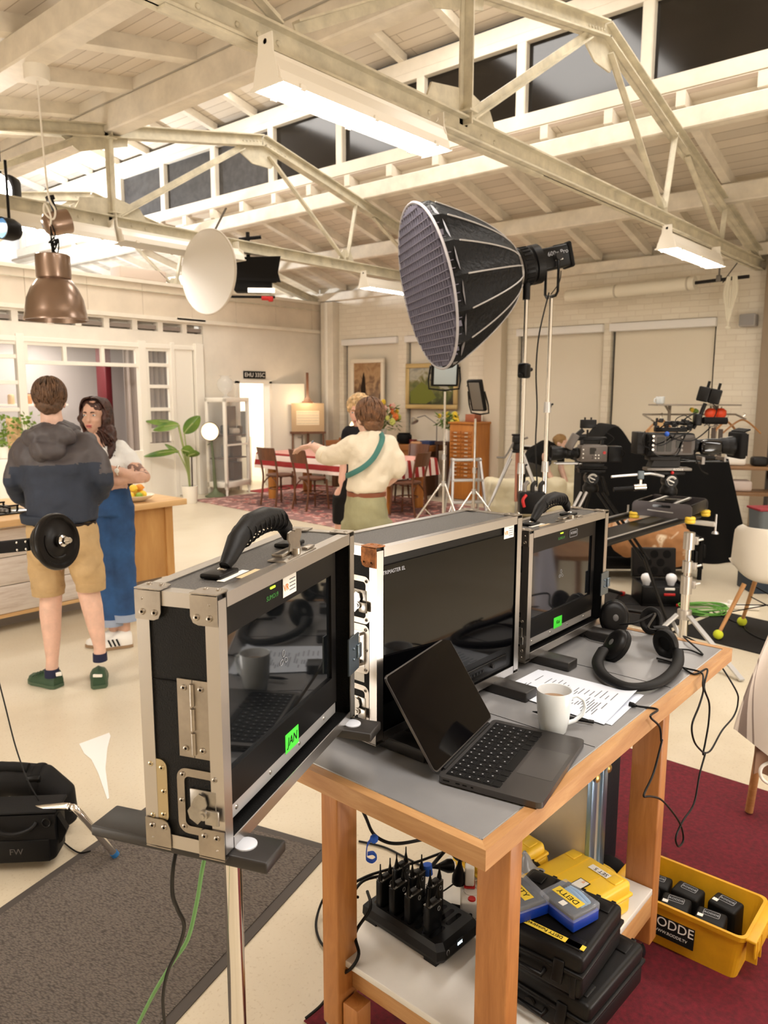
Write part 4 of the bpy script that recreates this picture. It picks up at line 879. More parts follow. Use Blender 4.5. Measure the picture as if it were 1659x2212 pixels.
m = MB(); m.box((2.33, .1, .0025), (2.15, 2.52, .003)); one('red_carpet', m, mat('crimson_carpet', (100, 15, 30), .95, var=(60, .25), bump=(400, .5, .003)), 'dark red carpet runner under the work table', 'carpet')
MATM, nt_, b_ = base('ribbed_grey_mat'); vec_ = coords(nt_)
w_ = nn(nt_, 'ShaderNodeTexVoronoi', Scale=1.0); mp_ = nn(nt_, 'ShaderNodeMapping'); tc_ = nn(nt_, 'ShaderNodeTexCoord'); mp_.inputs['Scale'].default_value = (95, 230, 1); nt_.links.new(tc_.outputs['Object'], mp_.inputs[0]); nt_.links.new(mp_.outputs[0], w_.inputs['Vector'])
nt_.links.new(ramp(nt_, w_.outputs['Distance'], [(.0, (128, 117, 108)), (.5, (104, 95, 88)), (.9, (72, 65, 60))]), b_.inputs['Base Color']); b_.inputs['Roughness'].default_value = .9
inv_ = nn(nt_, 'ShaderNodeMath', operation='MULTIPLY'); nt_.links.new(w_.outputs['Distance'], inv_.inputs[0]); inv_.inputs[1].default_value = -1; bumpn(nt_, inv_.outputs[0], b_, .9, .008)
A_, B_ = V((1.66, 2.67, 0)), V((1.885, 1.86, 0)); un = (A_-B_).normalized(); ul = V((un.y, -un.x, 0)); ul = ul if ul.x < 0 else -ul
t = thing('floor_mat', 'grey ribbed entrance mat on the floor under the monitor stand', 'mat', B_, math.degrees(math.atan2(un.y, un.x)))
Wm = (A_-B_).length; Lm = 1.9
m = MB(); m.prism([(x+Wm/2, y+Lm/2) for x, y in rpoly(Wm, Lm, .03)], .004); obj('edge_border', m, mat('mat_border', (70, 63, 58), .7), t)
m = MB(); m.box((Wm/2, Lm/2, .005), (Wm-.07, Lm-.07, .004)); obj('ribbed_pile', m, MATM, t)
P3 = [atz(x, y, .001) for x, y in ((171, 1607), (236, 1583), (239, 1590), (232, 1616), (228, 1660), (236, 1724), (232, 1727), (212, 1670), (197, 1640), (182, 1628))]
c_ = sum(P3, V())/len(P3)
m = MB(); m.prism([(p.x-c_.x, p.y-c_.y) for p in P3], .0012); o = one('paper_scrap', m, mat('white_floor_tape', (236, 234, 232), .6), 'torn white wedge of paper stuck on the bare floor', 'paper'); o.location = (c_.x, c_.y, .001)
t = thing('floor_mat', 'black rubber mat on the floor under the open foam case', 'mat', (5.95, 1.75, .001), -8)
m = MB(); m.box((-.28, .55, .003), (.75, .95, .005), b=.002); m.box((-.2, -.5, .003), (.8, 1.05, .005), b=.002); obj('sheet', m, mat('dark_ribbed_mat', (44, 40, 38), .85, bump=(140, .6, .004)), t)
NYL = mat('black_nylon', (27, 25, 25), .7, bump=(240, .4, .001)); NYL2 = mat('black_nylon_panel', (18, 17, 18), .6)
Bo = V((1.09, 2.665, .035)); br = V((.167, -.166, 0)).normalized()
Tb = basis(Bo, br, V((-br.y, br.x, 0)), (0, 0, 1))
t = thing('equipment_bag', 'black shoulder bag lettered FW hanging just above the floor at left', 'bag', M=Tb)
m = MB(); m.loft([[(x*s, y, z) for x, y in rpoly(.27, .13, .03)] for z, s in ((0, .93), (.01, .97), (.09, 1), (.16, 1.0), (.175, .99))]); obj('body', m, NYL2, t)
m = MB(); m.grid(lambda u, v: ((u-.5)*.275, -.068-.006*math.sin(v*PI)+(.0 if v > .2 else .03*(.2-v)*5*0), .085+.095*v), 8, 6, th=.004); obj('flap', m, NYL, t)
m = MB(); m.box((0, 0, .183), (.285, .12, .012), b=.005); obj('top_edge', m, NYL, t)
m = MB(); m.box((.02, -.069, .045), (.19, .008, .085), b=.004); k = obj('pocket', m, NYL2, t); text('FW', .032, FX((.0, -.0745, .045)), mat('grey_marker', (84, 80, 78), .7), k)
m = MB(); m.tube(smooth([(-.075, -.072, .155), (-.06, -.088, .14), (-.02, -.095, .128), (.02, -.095, .128), (.06, -.088, .14), (.075, -.072, .155)]), .009, 10, flat=.7); obj('handle', m, mat('black_rubber_grip', (22, 20, 20), .5), t)
m = MB(); m.tube([(.112+.014*math.cos(a), -.076, .155+.016*math.sin(a)) for a in [2*PI*i/16 for i in range(16)]], .003, 6, closed=True); obj('ring', m, BLK, t)
m = MB(); m.prism([(0, 0), (.03, -.06), (.012, -.10), (-.0, -.11)], .03, tr(.137, -.01, .16) @ rot(90, 0, 0)); obj('side_gusset', m, NYL2, t)
t = thing('round_bag', 'black rounded kit bag with a buckled strap behind the FW bag', 'bag', M=basis(Bo+V((.11, .16, .0)), br, V((-br.y, br.x, 0)), (0, 0, 1)))
m = MB(); m.tube([(-.2, 0, .15), (-.08, 0, .19), (.04, 0, .17), (.10, 0, .11), (.11, 0, .04)], [.055, .065, .07, .066, .055], 16); m.ell((.11, 0, .02), (.055, .055, .03)); m.ell((-.2, 0, .15), .055); organic('body', m, NYL, t, .01, 3)
m = MB(); m.box((.03, -.055, .21), (.05, .02, .03), b=.005, r=(30, 0, 0)); obj('buckle', m, BLK, t)
m = MB(); m.tube([(.03, .07*math.sin(a), .17+.07*math.cos(a)) for a in [-1.9+.3*i for i in range(10)]], .016, 8, flat=.2); obj('strap', m, BLKM, t)
m = MB(); m.tube([(-.2, -.02, .235), (-.1, -.02, .25), (0, -.02, .24)], .02, 10); obj('roll_handle', m, NYL2, t)
t = thing('stool', 'chrome tube stool leg with a blue foot cap beside the FW bag', 'stool', (1.311, 2.424, .012))
O = V((1.311, 2.424, .012)); tp = [atd(60, 1748, 2.76), atd(135, 1742, 2.72), atd(152, 1744, 2.71), atd(172, 1756, 2.70), V((1.311, 2.424, .016))]
m = MB(); m.tube(smooth([p-O for p in tp], 5), .0125, 14); obj('leg', m, CHR, t)
m = MB(); d_ = (tp[-1]-tp[-2]).normalized(); m.tube([tp[-1]-O-d_*.014, tp[-1]-O+d_*.003], .0142, 14); obj('foot_cap', m, mat('blue_cap', (40, 110, 170), .5), t)
m = MB(); k = tp[0]-O; m.tube([k, k+V((-.3, .28, 0)), k+V((-.34, .36, -.19))], .0125, 12); obj('frame_tube', m, CHR, t)
cable('thin_cable', [atd(x, y, d) for x, y, d in ((-8, 1450, 3.0), (10, 1520, 2.95), (30, 1600, 2.9), (46, 1650, 2.85), (62, 1690, 2.8), (84, 1730, 2.78), (100, 1765, 2.8))], .0028, 'thin black cable dropping past the left edge onto the kit bag')
cable('thin_cable', [atz(x, y, .006) for x, y in ((128, 1810), (150, 1830), (172, 1842), (196, 1838))], .003, 'short black cable on the floor beside the FW bag')
Jd = V((.13, -.15, .012)).normalized(); J0 = atd(0, 1175, 3.3)
J1 = atd(72, 1175, 3.27); J2 = atd(150, 1167, 3.2)
t = thing('camera_crane_arm', 'black camera crane arm end carrying three black weight discs at left', 'crane', J1)
def jp(k): return (J2-J1)*k
ax = (J2-J1).normalized()
m = MB(); m.bar(-ax*.9, V((0, 0, 0)), .058, .05, up=(0, 0, 1), b=.004); obj('arm_tube', m, BLKM, t)
Tj = zto((0, 0, 0), ax)
for a, b in ((.012, -.016), (.012, .016), (.062, -.016), (.062, .016)):
    m = MB(); m.ell(-ax*a+V((0, 0, b))+ax.cross(V((0, 0, 1)))*.029, .006, 10, 6); obj('bolt', m, CHR, t)
m = MB(); m.tube([V((0, 0, 0))]+[ax*(.004*i) for i in range(1, 52)], [.010 if i % 2 else .0125 for i in range(52)], 12); obj('threaded_rod', m, CHR, t)
def disc(k, r, th):
    T = Tj @ tr(0, 0, k); m = MB()
    m.lathe([(.016, -th*.3), (r*.35, -th*.3), (r*.4, -th*.15), (r*.78, -th*.15), (r*.84, -th*.5), (r*.95, -th*.5), (r, -th*.2), (r, th*.2), (r*.95, th*.5), (r*.84, th*.5), (r*.78, th*.15), (r*.4, th*.15), (r*.35, th*.3), (.016, th*.3)], 40, T)
    o = obj('weight_disc', m, mat('black_cast_weight', (30, 26, 25), .32), t)
    m = MB(); m.tube([T @ V((r*.58*math.cos(a), r*.58*math.sin(a), th*.16)) for a in [rad(150+12*i) for i in range(13)]], .006, 6); obj('cast_letters', m, mat('black_cast_weight', (30, 26, 25), .32), o)
disc(.072, .085, .02); disc(.096, .1, .022); disc(.13, .122, .034)
m = MB(); m.lathe([(.012, .15), (.028, .15), (.026, .165), (.017, .17), (.017, .185), (.012, .185)], 8, Tj); obj('spin_nut', m, CHR, t)
cable('monitor_cable', [V((.62, .93, 1.03))]+[atd(x, y, d) for x, y, d in ((378, 1850, 1.12), (372, 1925, 1.16), (384, 1965, 1.2), (398, 2000, 1.24), (385, 2050, 1.3), (362, 2100, 1.36), (352, 2160, 1.42), (358, 2230, 1.5))], .0032, 'black cable dropping from the foreground screen in front of the mat')
cable('monitor_cable', [V((.70, .96, 1.02))]+[atd(x, y, d) for x, y, d in ((440, 1862, 1.2), (425, 1950, 1.26), (405, 2030, 1.32), (372, 2080, 1.38), (330, 2150, 1.46), (290, 2230, 1.55))], .0035, 'flat green cable slanting down to the left from the chrome stand', m_=mat('green_cable', (104, 158, 92), .5))
HV, FV, ZV = V((math.sin(YAW), -math.cos(YAW), 0)), V((math.cos(YAW), math.sin(YAW), 0)), V((0, 0, 1))
def VF(p, rz=0): return basis(p, HV, FV, ZV) @ rot(0, 0, rz)
SBF = mat('softbox_black_fabric', (13, 12, 14), .55, bump=(35, .6, .02)); ROD = mat('white_fibre_rod', (165, 160, 156), .4)
P0 = atd(1112, 581, 4.5); ax = (CR*-.945 + CU*-.262 - _fw*.19).normalized()
sb = thing('softbox', 'large black ribbed softbox with a grey egg-crate grid facing the kitchen', 'softbox', M=zto(P0, P0+ax))
NR, LB, RB = 16, .50, .475
def sbr(t): return .10+(RB-.10)*(t**.62)
m = MB(); rings = []
for i in range(15):
    t_ = i/14; ring = []
    for k in range(NR*4):
        a = 2*PI*k/(NR*4); f = abs(math.sin(a*NR/2)); ring.append(((sbr(t_)*(1-.085*f*t_**.5))*math.cos(a), (sbr(t_)*(1-.085*f*t_**.5))*math.sin(a), LB*t_))
    rings.append(ring)
rings.append([(x*1.0, y*1.0, LB+.055) for x, y, z in rings[-1]])
rings += [[(x*.985, y*.985, z-.002) for x, y, z in r] for r in rings[::-1]]
m.loft(rings, caps=False); obj('fabric_shell', m, SBF, sb)
for k in range(NR):
    a = 2*PI*k/NR; m = MB(); m.tube([(1.006*sbr(t_)*math.cos(a), 1.006*sbr(t_)*math.sin(a), LB*t_) for t_ in [.03+.97*i/9*.93 for i in range(10)]], .0045, 6); obj('rod', m, ROD, sb)
m = MB(); m.lathe([(0, LB+.005), (RB*.97, LB+.005)], 48); obj('diffusion_cloth', m, mat('diffusion_white', (200, 200, 208), .8), sb)
m = MB(); st_ = .042
for i in range(-10, 11):
    x = i*st_; L = math.sqrt(max(0, (RB*.955)**2-x*x))
    if L > .03:
        m.box((x, 0, LB+.05), (.004, 2*L, .045)); m.box((0, x, LB+.05), (2*L, .004, .045))
tag(obj('egg_crate_grid', m, mat('grid_grey_fabric', (112, 108, 122), .7), sb), kind='stuff')
m = MB(); m.tube([(RB*.985*math.cos(2*PI*k/64), RB*.985*math.sin(2*PI*k/64), LB+.06) for k in range(64)], .008, 8, closed=True); obj('grid_rim', m, mat('rim_tape', (170, 166, 170), .6), sb)
m = MB(); m.lathe([(.10, -.005), (.118, -.005), (.118, .03), (.10, .035)], 36); obj('speed_ring', m, MGREY, sb)
for a in (75, 20, -40, -75):
    m = MB(); m.ell((.122*math.cos(rad(a)), .122*math.sin(rad(a)), .02), .011, 8, 6); obj('ring_bolt', m, CHR, sb)
lamp = thing('studio_lamp', 'black studio lamp head marked 600x Pro behind the softbox', 'studio lamp', M=zto(P0, P0-ax, up=(0, 0, 1)))
m = MB(); m.lathe([(0, .006), (.10, .006), (.112, .02), (.112, .085), (.104, .09), (.104, .10), (.115, .105), (.115, .15), (.09, .16), (0, .16)], 32); obj('reflector_mount', m, BLK, lamp)
m = MB()
for i in range(24): m.box((.113*math.cos(2*PI*i/24), .113*math.sin(2*PI*i/24), .055), (.006, .012, .05), rot(0, 0, 0), r=(0, 0, 360*i/24))
tag(obj('grip_ribs', m, BLKM, lamp), kind='stuff')
m = MB(); m.box((0, .012, .245), (.12, .13, .19), b=.016, seg=3); obj('housing', m, BLK, lamp)
m = MB(); m.box((0, .012, .345), (.135, .15, .025), b=.012, seg=2); m.box((0, .075, .30), (.02, .02, .07), b=.006); obj('rear_frame', m, BLKM, lamp)
sd = 1 if (lamp.matrix_world.to_3x3() @ V((1, 0, 0))).dot(_fw) < 0 else -1
TS = basis((sd*.0615, .02, .26), (0, 0, 1), (0, 1, 0), (sd, 0, 0)) if sd < 0 else basis((.0615, .02, .26), (0, 0, 1), (0, 1, 0), (1, 0, 0))
if TS.to_3x3().determinant() < 0: TS = basis((sd*.0615, .02, .26), (0, 0, 1), (0, 1, 0), (-sd, 0, 0))
hw = (lamp.matrix_world.to_3x3() @ V((0, 0, 1))).dot(CR) > 0
text('600x Pro', .036, TS @ tr(0, .015, 0), LETW, lamp)
m = MB(); m.box((0, -.02, .0006), (.05, .018, .001), TS); obj('white_label', m, STKW, lamp)
wz = lamp.matrix_world.inverted(); dn = (wz.to_3x3() @ V((0, 0, -1))).normalized(); cz = V((0, .012, .25))
m = MB()
for s in (-1, 1): m.tube([cz+V((s*.075, 0, 0)), cz+V((s*.085, 0, 0))+dn*.03, cz+V((s*.085, 0, 0))+dn*.2, cz+V((s*.06, 0, 0))+dn*.22, cz+dn*.222], .011, 8, flat=.7)
obj('yoke', m, BLK, lamp)
for s in (-1, 1): m = MB(); m.cyl(cz+V((s*.06, 0, 0)), cz+V((s*.098, 0, 0)), .022, 14); obj('tilt_knob', m, DGREY, lamp)
ySt = lamp.matrix_world @ (cz+dn*.222)
def stand(name, label, top, H, spread=.5, joint=(), col=CHR, r=.016, az=20, hub=None, floor=0):
    t = thing(name, label, 'light stand', (top.x, top.y, floor)); H = H-floor
    hub = hub or H*.36
    m = MB(); m.tube([(0, 0, .06), (0, 0, H*.55)], r, 14); obj('lower_pole', m, col, t)
    m = MB(); m.tube([(0, 0, H*.55), (0, 0, H)], r*.8, 14); obj('upper_pole', m, col, t)
    for z in (H*.55,)+tuple(joint):
        m = MB(); m.cyl((0, 0, z-.035), (0, 0, z+.03), r*1.5, 14, r2=r*1.3); j = obj('collar', m, ALU2, t); q = MB(); q.tube([(r, 0, z), (r+.025, 0, z), (r+.03, 0, z+.012), (r+.05, 0, z+.016)], .007, 8); obj('lock_knob', q, BLK, j)
    m = MB(); m.cyl((0, 0, hub-.03), (0, 0, hub+.03), r*1.7, 14); obj('leg_hub', m, ALU2, t)
    for k in range(3):
        a = rad(az+120*k); d = V((math.cos(a), math.sin(a), 0)); m = MB(); m.tube([d*.03+V((0, 0, hub)), d*spread+V((0, 0, .012))], .011, 8); l = obj('leg', m, col, t)
        q = MB(); q.ell(d*spread+V((0, 0, .014)), .014, 8, 6); obj('rubber_foot', q, RUB, l)
        m = MB(); m.tube([d*.02+V((0, 0, .1)), d*spread*.5+V((0, 0, hub*.5))], .006, 6); obj('brace', m, col, t)
    return t
stand('light_stand', 'chrome light stand holding the yoke of the studio lamp', ySt, ySt.z, joint=(1.62,))
pA = atd(1137, 640, 4.5)
sA = stand('light_stand', 'chrome light stand just left of the lamp yoke, with a black clamp', pA, pA.z, az=65)
m = MB(); m.cyl((0, 0, pA.z-.02), (0, 0, pA.z+.09), .022, 12); m.box((0, 0, pA.z+.1), (.05, .05, .04), b=.008); obj('top_clamp', m, BLK, sA)
zc = atd(1130, 800, 4.5).z
m = MB(); m.box((0, 0, zc), (.07, .06, .09), b=.014); m.cyl((.03, 0, zc), (.085, 0, zc+.01), .012, 10); m.cyl((-.03, 0, zc-.02), (-.06, -.01, zc-.03), .012, 10); obj('grip_clamp', m, BLK, sA)
bx = atd(1148, 1085, 4.42)
t = thing('power_ballast', 'black lamp power box hanging on the chrome light stand above the furthest screen', 'power box', M=VF(bx))
m = MB(); m.box((0, 0, 0), (.15, .09, .13), b=.012); obj('body', m, BLK, t)
for i, x in enumerate((-.045, .0, .045)): m = MB(); m.tube(smooth([(x, -.02, .06), (x, -.02, .1), (x+.02, -.01, .12)]), .013, 10); obj('connector', m, DGREY if i else MGREY, t)
m = MB(); m.tube(smooth([(-.05, -.05, -.02), (-.06, -.055, .02), (-.04, -.05, .05)]), .009, 8); obj('red_tie', m, RED, t)
cable('lamp_cable', [ySt+V((-.03, 0, .02)), atd(1165, 720, 4.46), atd(1158, 800, 4.46), atd(1160, 880, 4.46), atd(1157, 960, 4.46), atd(1160, 1040, 4.44), bx+V((.05, 0, .09))], .0045, 'black lamp cable hanging between the two chrome light stands')
cable('lamp_cable', [atd(1212, 585, 4.45), atd(1208, 610, 4.45), atd(1190, 636, 4.47)], .003, 'short black cable looping down from the back of the studio lamp')
tp0 = atz(1113, 1142, 0)
t = thing('tripod', 'chrome video tripod with black fluid head and pan handle, behind the light stands', 'tripod', M=VF(tp0))
zh = 1.0
m = MB(); m.box((0, 0, zh+.13), (.13, .12, .10), b=.02); m.lathe([(.06, zh), (.07, zh+.03), (.05, zh+.08), (0, zh+.08)], 16); m.box((.0, 0, zh+.19), (.15, .08, .025), b=.006); obj('fluid_head', m, DGREY, t)
m = MB(); m.cyl((.06, -.02, zh+.14), (.12, -.03, zh+.16), .014, 10); m.tube([(-.06, -.04, zh+.10), (-.13, -.06, zh-.03), (-.17, -.07, zh-.09)], .012, 8); m.tube([(-.17, -.07, zh-.09), (-.27, -.07, zh-.085)], .011, 8); obj('pan_handle', m, MGREY, t)
m = MB(); m.box((0, 0, zh-.015), (.15, .14, .03), b=.01); obj('bowl', m, BLK, t)
m = MB(); m.tube([(0, 0, zh-.02), (0, 0, .35)], .024, 12); obj('centre_column', m, mat('copper_tube', (190, 130, 112), .35, .7), t)
for a in (200, 320, 80):
    d = V((math.cos(rad(a)), math.sin(rad(a)), 0)); m = MB(); m.tube([d*.07+V((0, 0, zh)), d*.52+V((0, 0, .02))], .014, 10); m.tube([d*.09+V((0, 0, zh-.1)), d*.36+V((0, 0, .36))], .018, 8); obj('leg', m, ALU2, t)
m = MB(); m.box((.06, -.03, .55), (.09, .06, .35), b=.02); obj('hanging_pouch', m, BLKM, t)
def ledpanel(label, c, w, h, rz, tilt, face, dep):
    t = thing('led_panel', label, 'led light', M=VF(c, rz) @ rot(tilt, 0, 0))
    m = MB(); m.box((0, .03, 0), (w, .06, h), b=.015); obj('housing', m, BLK, t)
    m = MB(); m.box((0, -.002, 0), (w-.06, .008, h-.05), b=.004); obj('diffuser', m, face, t)
    m = MB(); m.tube([(-w/2-.012, .03, .05), (-w/2-.03, .03, -h*.3), (-w/2-.02, .03, -h/2-.03), (0, .03, -h/2-.05), (w/2+.02, .03, -h/2-.03), (w/2+.03, .03, -h*.3), (w/2+.012, .03, .05)], .010, 8); obj('yoke', m, BLK, t)
    for i in range(4): q = MB(); q.cyl((-w/2-.001, .04, -h*.3+.08*i), (-w/2-.02, .04, -h*.3+.08*i), .012, 8); obj('knob', q, MGREY, t)
    return t
c1 = atd(962, 802, 9.0); c2 = atd(1028, 856, 9.2)
ledpanel('square led light panel with pale face, just below the softbox', c1, .33, .36, 8, 8, mat('led_face_pale', (176, 188, 194), .5), 9)
ledpanel('tilted led light panel in a curved bracket above the drawer cabinet', c2, .20, .40, -35, 22, mat('led_face_dark', (118, 112, 106), .5), 9)
stand('light_stand', 'silver stand under the square led panel, left of the step ladder', c1+V((0, 0, -.24)), c1.z-.24, spread=.45, r=.017, az=10)
stand('light_stand', 'silver stand under the tilted led panel, in front of the drawer cabinet', c2+V((0, 0, -.27)), c2.z-.27, spread=.45, r=.017, az=40)
lad = atz(1005, 1130, 0)
t = thing('step_ladder', 'low aluminium step ladder between the two silver stands', 'step ladder', M=VF(lad, 8))
for s in (-1, 1):
    m = MB(); m.bar((s*.24, -.22, .01), (s*.18, .0, .86), .05, .025); m.box((s*.24, -.22, .012), (.05, .05, .024)); obj('front_rail', m, ALU2, t)
    m = MB(); m.bar((s*.24, .28, .01), (s*.18, .04, .86), .04, .025); obj('rear_rail', m, ALU2, t)
for z, w in ((.30, .45), (.58, .41), (.84, .40)): m = MB(); m.box((0, -.22+.22*z/.86+.03, z), (w, .13, .03), b=.004); obj('tread', m, ALU2, t)
CGR = mat('camera_grey', (98, 90, 84), .45); CBK = mat('camera_black', (24, 22, 21), .42)
def lens(root, x0, segs, dirx=-1, y=0, z=0, name='lens'):
    m = MB(); T = basis((x0, y, z), (0, 1, 0), (0, 0, 1), (dirx, 0, 0)) if dirx > 0 else basis((x0, y, z), (0, -1, 0), (0, 0, 1), (-1, 0, 0))
    m.lathe(segs, 28, T); return obj(name, m, CBK, root)
c = atd(1283, 980, 5.5)
cam = thing('cinema_camera', 'grey cinema camera with its black lens pointing left, behind the furthest screen', 'camera', M=VF(c, 0))
m = MB(); m.box((0, .05, 0), (.195, .12, .122), b=.01); obj('body', m, CGR, cam)
m = MB(); m.box((.0, -.012, .03), (.022, .006, .02)); m.box((-.015, -.012, .02), (.035, .004, .045)); obj('side_screen', m, BLKG, cam)
for i, (x, z) in enumerate(((.01, -.01), (.032, -.01), (.01, -.032), (.032, -.032), (-.08, .03), (-.08, .0), (-.08, -.03))): q = MB(); q.cyl((x, -.009, z), (x, -.014, z), .005, 10); obj('button', q, STKW, cam)
q = MB(); q.cyl((.072, -.009, .008), (.072, -.016, .008), .011, 14); obj('record_button', q, RED, cam)
text('2', .03, FX((-.012, -.0105, -.028)), INK, cam)
m = MB(); m.box((.155, .05, -.005), (.10, .10, .115), b=.006); obj('battery', m, CBK, cam)
lens(cam, -.098, [(.035, 0), (.04, .005), (.04, .03), (.036, .034), (.038, .06), (.042, .064), (.042, .09), (.038, .095), (.044, .12), (.05, .125), (.055, .18), (.055, .205), (.05, .205), (.046, .19), (0, .19)], -1, .05, .0)
m = MB()
for i in range(18): m.box((-.15-.0, .05+.04*math.cos(2*PI*i/18), .04*math.sin(2*PI*i/18)), (.02, .005, .005))
tag(obj('gear_ring', m, BLKM, cam), kind='stuff')
m = MB(); m.box((-.01, .05, .105), (.22, .03, .025), b=.006); m.box((-.08, .05, .085), (.02, .03, .05)); m.box((.07, .05, .085), (.02, .03, .05)); m.cyl((-.04, .05, .12), (-.04, .05, .17), .008, 8); obj('top_handle', m, CBK, cam)
m = MB(); m.box((-.155, .03, .085), (.055, .05, .12), b=.008, r=(0, 28, 0)); obj('viewfinder', m, CGR, cam)
m = MB(); m.bar((-.12, .04, .13), (-.075, .04, .17), .03, .03); m.bar((-.05, .04, .13), (-.12, .04, .125), .02, .02); obj('viewfinder_arm', m, CBK, cam)
m = MB(); m.box((-.04, .04, .212), (.115, .03, .062), b=.005); 
for x in (-.065, -.02): m.box((x, .04, .25), (.01, .012, .02))
obj('top_monitor', m, CBK, cam)
m = MB()
for y in (.02, .08): m.tube([(-.27, y, -.075), (.06, y, -.075)], .0075, 8)
obj('rods', m, ALU2, cam)
m = MB(); m.box((-.0, .05, -.085), (.16, .11, .03), b=.004); m.box((.0, .05, -.105), (.21, .09, .016), b=.004); obj('base_plate', m, CBK, cam)
for pts in ([(.09, .0, .06), (.14, .0, .11), (.07, .02, .16), (.0, .02, .19)], [(-.1, -.01, -.06), (-.14, -.02, -.11), (-.11, -.02, -.14), (-.05, 0, -.12)], [(.2, .02, -.04), (.225, .0, -.0), (.2, 0, .03)]): m = MB(); m.tube(smooth(pts), .003, 6); obj('lead', m, CABLE, cam)
hz = -.113
def fluidhead(root, z, name='fluid_head'):
    m = MB(); m.box((0, .05, z-.015), (.19, .07, .024), b=.004); m.lathe([(0, -.045), (.045, -.045), (.05, -.03), (.05, .03), (.045, .045), (0, .045)], 28, tr(0, .05, z-.07) @ rot(90, 0, 0)); m.box((0, .05, z-.06), (.07, .085, .07), b=.01)
    m.lathe([(.05, z-.17), (.058, z-.16), (.058, z-.13), (.05, z-.12), (.045, z-.10), (0, z-.10)], 24, tr(0, .05, 0)); h = obj(name, m, CBK, root)
    for r in (.034, .026): q = MB(); q.tube([(r*math.cos(a), .002, z-.07+r*math.sin(a)) for a in [rad(30+20*i) for i in range(8 if r > .03 else 14)]], .0032 if r > .03 else .002, 6); obj('round_emblem', q, STKW, h)
    q = MB(); q.box((0, .0025, z-.07), (.04, .003, .008), r=(0, 25, 0)); obj('round_emblem', q, STKW, h)
    return h
tr1 = thing('tripod', 'black camera tripod with round-emblem head under the grey cinema camera', 'tripod', M=VF(c+V((0, 0, hz))))
fluidhead(tr1, 0)
m = MB(); m.cyl((.04, .06, -.03), (.075, .06, -.03), .018, 12); m.tube([(.08, .05, -.06), (.12, .03, -.2)], [.012, .016], 10); obj('tilt_knob', m, CBK, tr1)
zf = -(c.z+hz)
for a, cc in ((215, ALU2), (330, CBK), (90, CBK)):
    d = V((math.cos(rad(a)), math.sin(rad(a)), 0)); m = MB(); o_ = V((0, .05, 0))
    for s in (-.02, .02): m.tube([o_+d*.07+V((s, 0, -.17)), o_+d*.42+V((s, 0, zf*.55))], .011, 8)
    m.tube([o_+d*.40+V((0, 0, zf*.52)), o_+d*.62+V((0, 0, zf+.015))], .012, 8); obj('leg', m, cc, tr1)
zt_ = .977
N_, L_, R2_, B_ = [atz(x, y, zt_) for x, y in ((1496, 1091), (1367, 1080), (1563, 1080), (1449, 1068))]
pc = (L_+R2_)/2; e1 = (N_-L_); e2 = (N_-R2_)
u1 = e1.normalized(); u2 = V((-u1.y, u1.x, 0)); u2 = u2 if u2.dot(R2_-N_) > 0 else -u2
l1, l2 = e1.length, e2.length
dl = thing('slider_dolly', 'grey four-wheeled camera dolly plate with yellow wheels on the slider', 'dolly', M=basis(N_-u1*l1/2+u2*l2/2, u1, u2 if u1.cross(u2).z > 0 else -u2, ZV))
sgn = 1 if u1.cross(u2).z > 0 else -1       # +y points away from the near plate when sgn == 1
GM = mat('dolly_grey_metal', (92, 88, 92), .35, .8); GMK = mat('dolly_black_metal', (26, 25, 26), .4, .5)
for s in (-1, 1):
    m = MB(); m.prism(rpoly(l1, .10, .03, 5, (0, -.05)), .008, basis((0, s*l2/2, 0), (1, 0, 0), (0, 0, 1), (0, -1, 0))); k = obj('side_plate', m, GM, dl)
    m = MB(); m.prism(rpoly(.12, .018, .008, 4), .010, basis((0.0, s*l2/2+.001, -.025), (1, 0, 0), (0, 0, 1), (0, -1, 0))); obj('handle_slot', m, BLKG, k)
    m = MB(); m.bar((-.09, s*l2/2-.012*1, -.055), (.08, s*l2/2-.012, -.062), .012, .006); obj('ridge', m, ALU2, k)
    m = MB(); m.box((s*(l1/2-.01), 0, -.04), (.012, l2-.02, .07), b=.003); obj('end_plate', m, GMK, dl)
    m = MB(); m.bar((s*l1*.2, -l2/2, -.005), (s*l1*.2, l2/2, -.005), .02, .01); obj('cross_bar', m, ALU2, dl)
m = MB(); m.box((0, 0, -.012), (.2, .2, .014), b=.003); m.cyl((0, 0, -.06), (0, 0, 0), .04, 16); obj('centre_plate', m, GMK, dl)
for sx in (-1, 1):
    for sy in (-1, 1): m = MB(); m.lathe([(0, -.022), (.028, -.022), (.034, -.016), (.034, -.004), (.030, 0), (.034, .004), (.034, .016), (.028, .022), (0, .022)], 24, tr(sx*(l1/2-.012), sy*(l2/2-.01), -.103)); w_ = obj('wheel', m, mat('wheel_yellow', (238, 200, 62), .45), dl); m = MB(); m.cyl((sx*(l1/2-.012), sy*(l2/2-.01), -.09), (sx*(l1/2-.012), sy*(l2/2-.01), -.06), .008, 8); obj('axle', m, ALU2, w_)
ra, rb = atz(1488, 1120, .855), atz(1312, 1172, .855)
rd = (rb-ra).normalized(); rn_ = V((-rd.y, rd.x, 0)); rn_ = rn_ if rn_.dot(_fw) > 0 else -rn_
rb = ra+rd*1.75; ra = ra-rd*.18
sl = thing('camera_slider', 'long black camera slider with two tube rails on a chrome stand', 'slider', (0, 0, 0))
for off in (0, .36):
    m = MB(); m.tube([ra+rn_*off, rb+rn_*off], .021, 14); k = obj('rail', m, GMK, sl)
    m = MB(); m.tube([ra+rn_*off+V((0, 0, .020)), rb+rn_*off+V((0, 0, .020))], .006, 6); obj('rail_strip', m, ALU2, k)
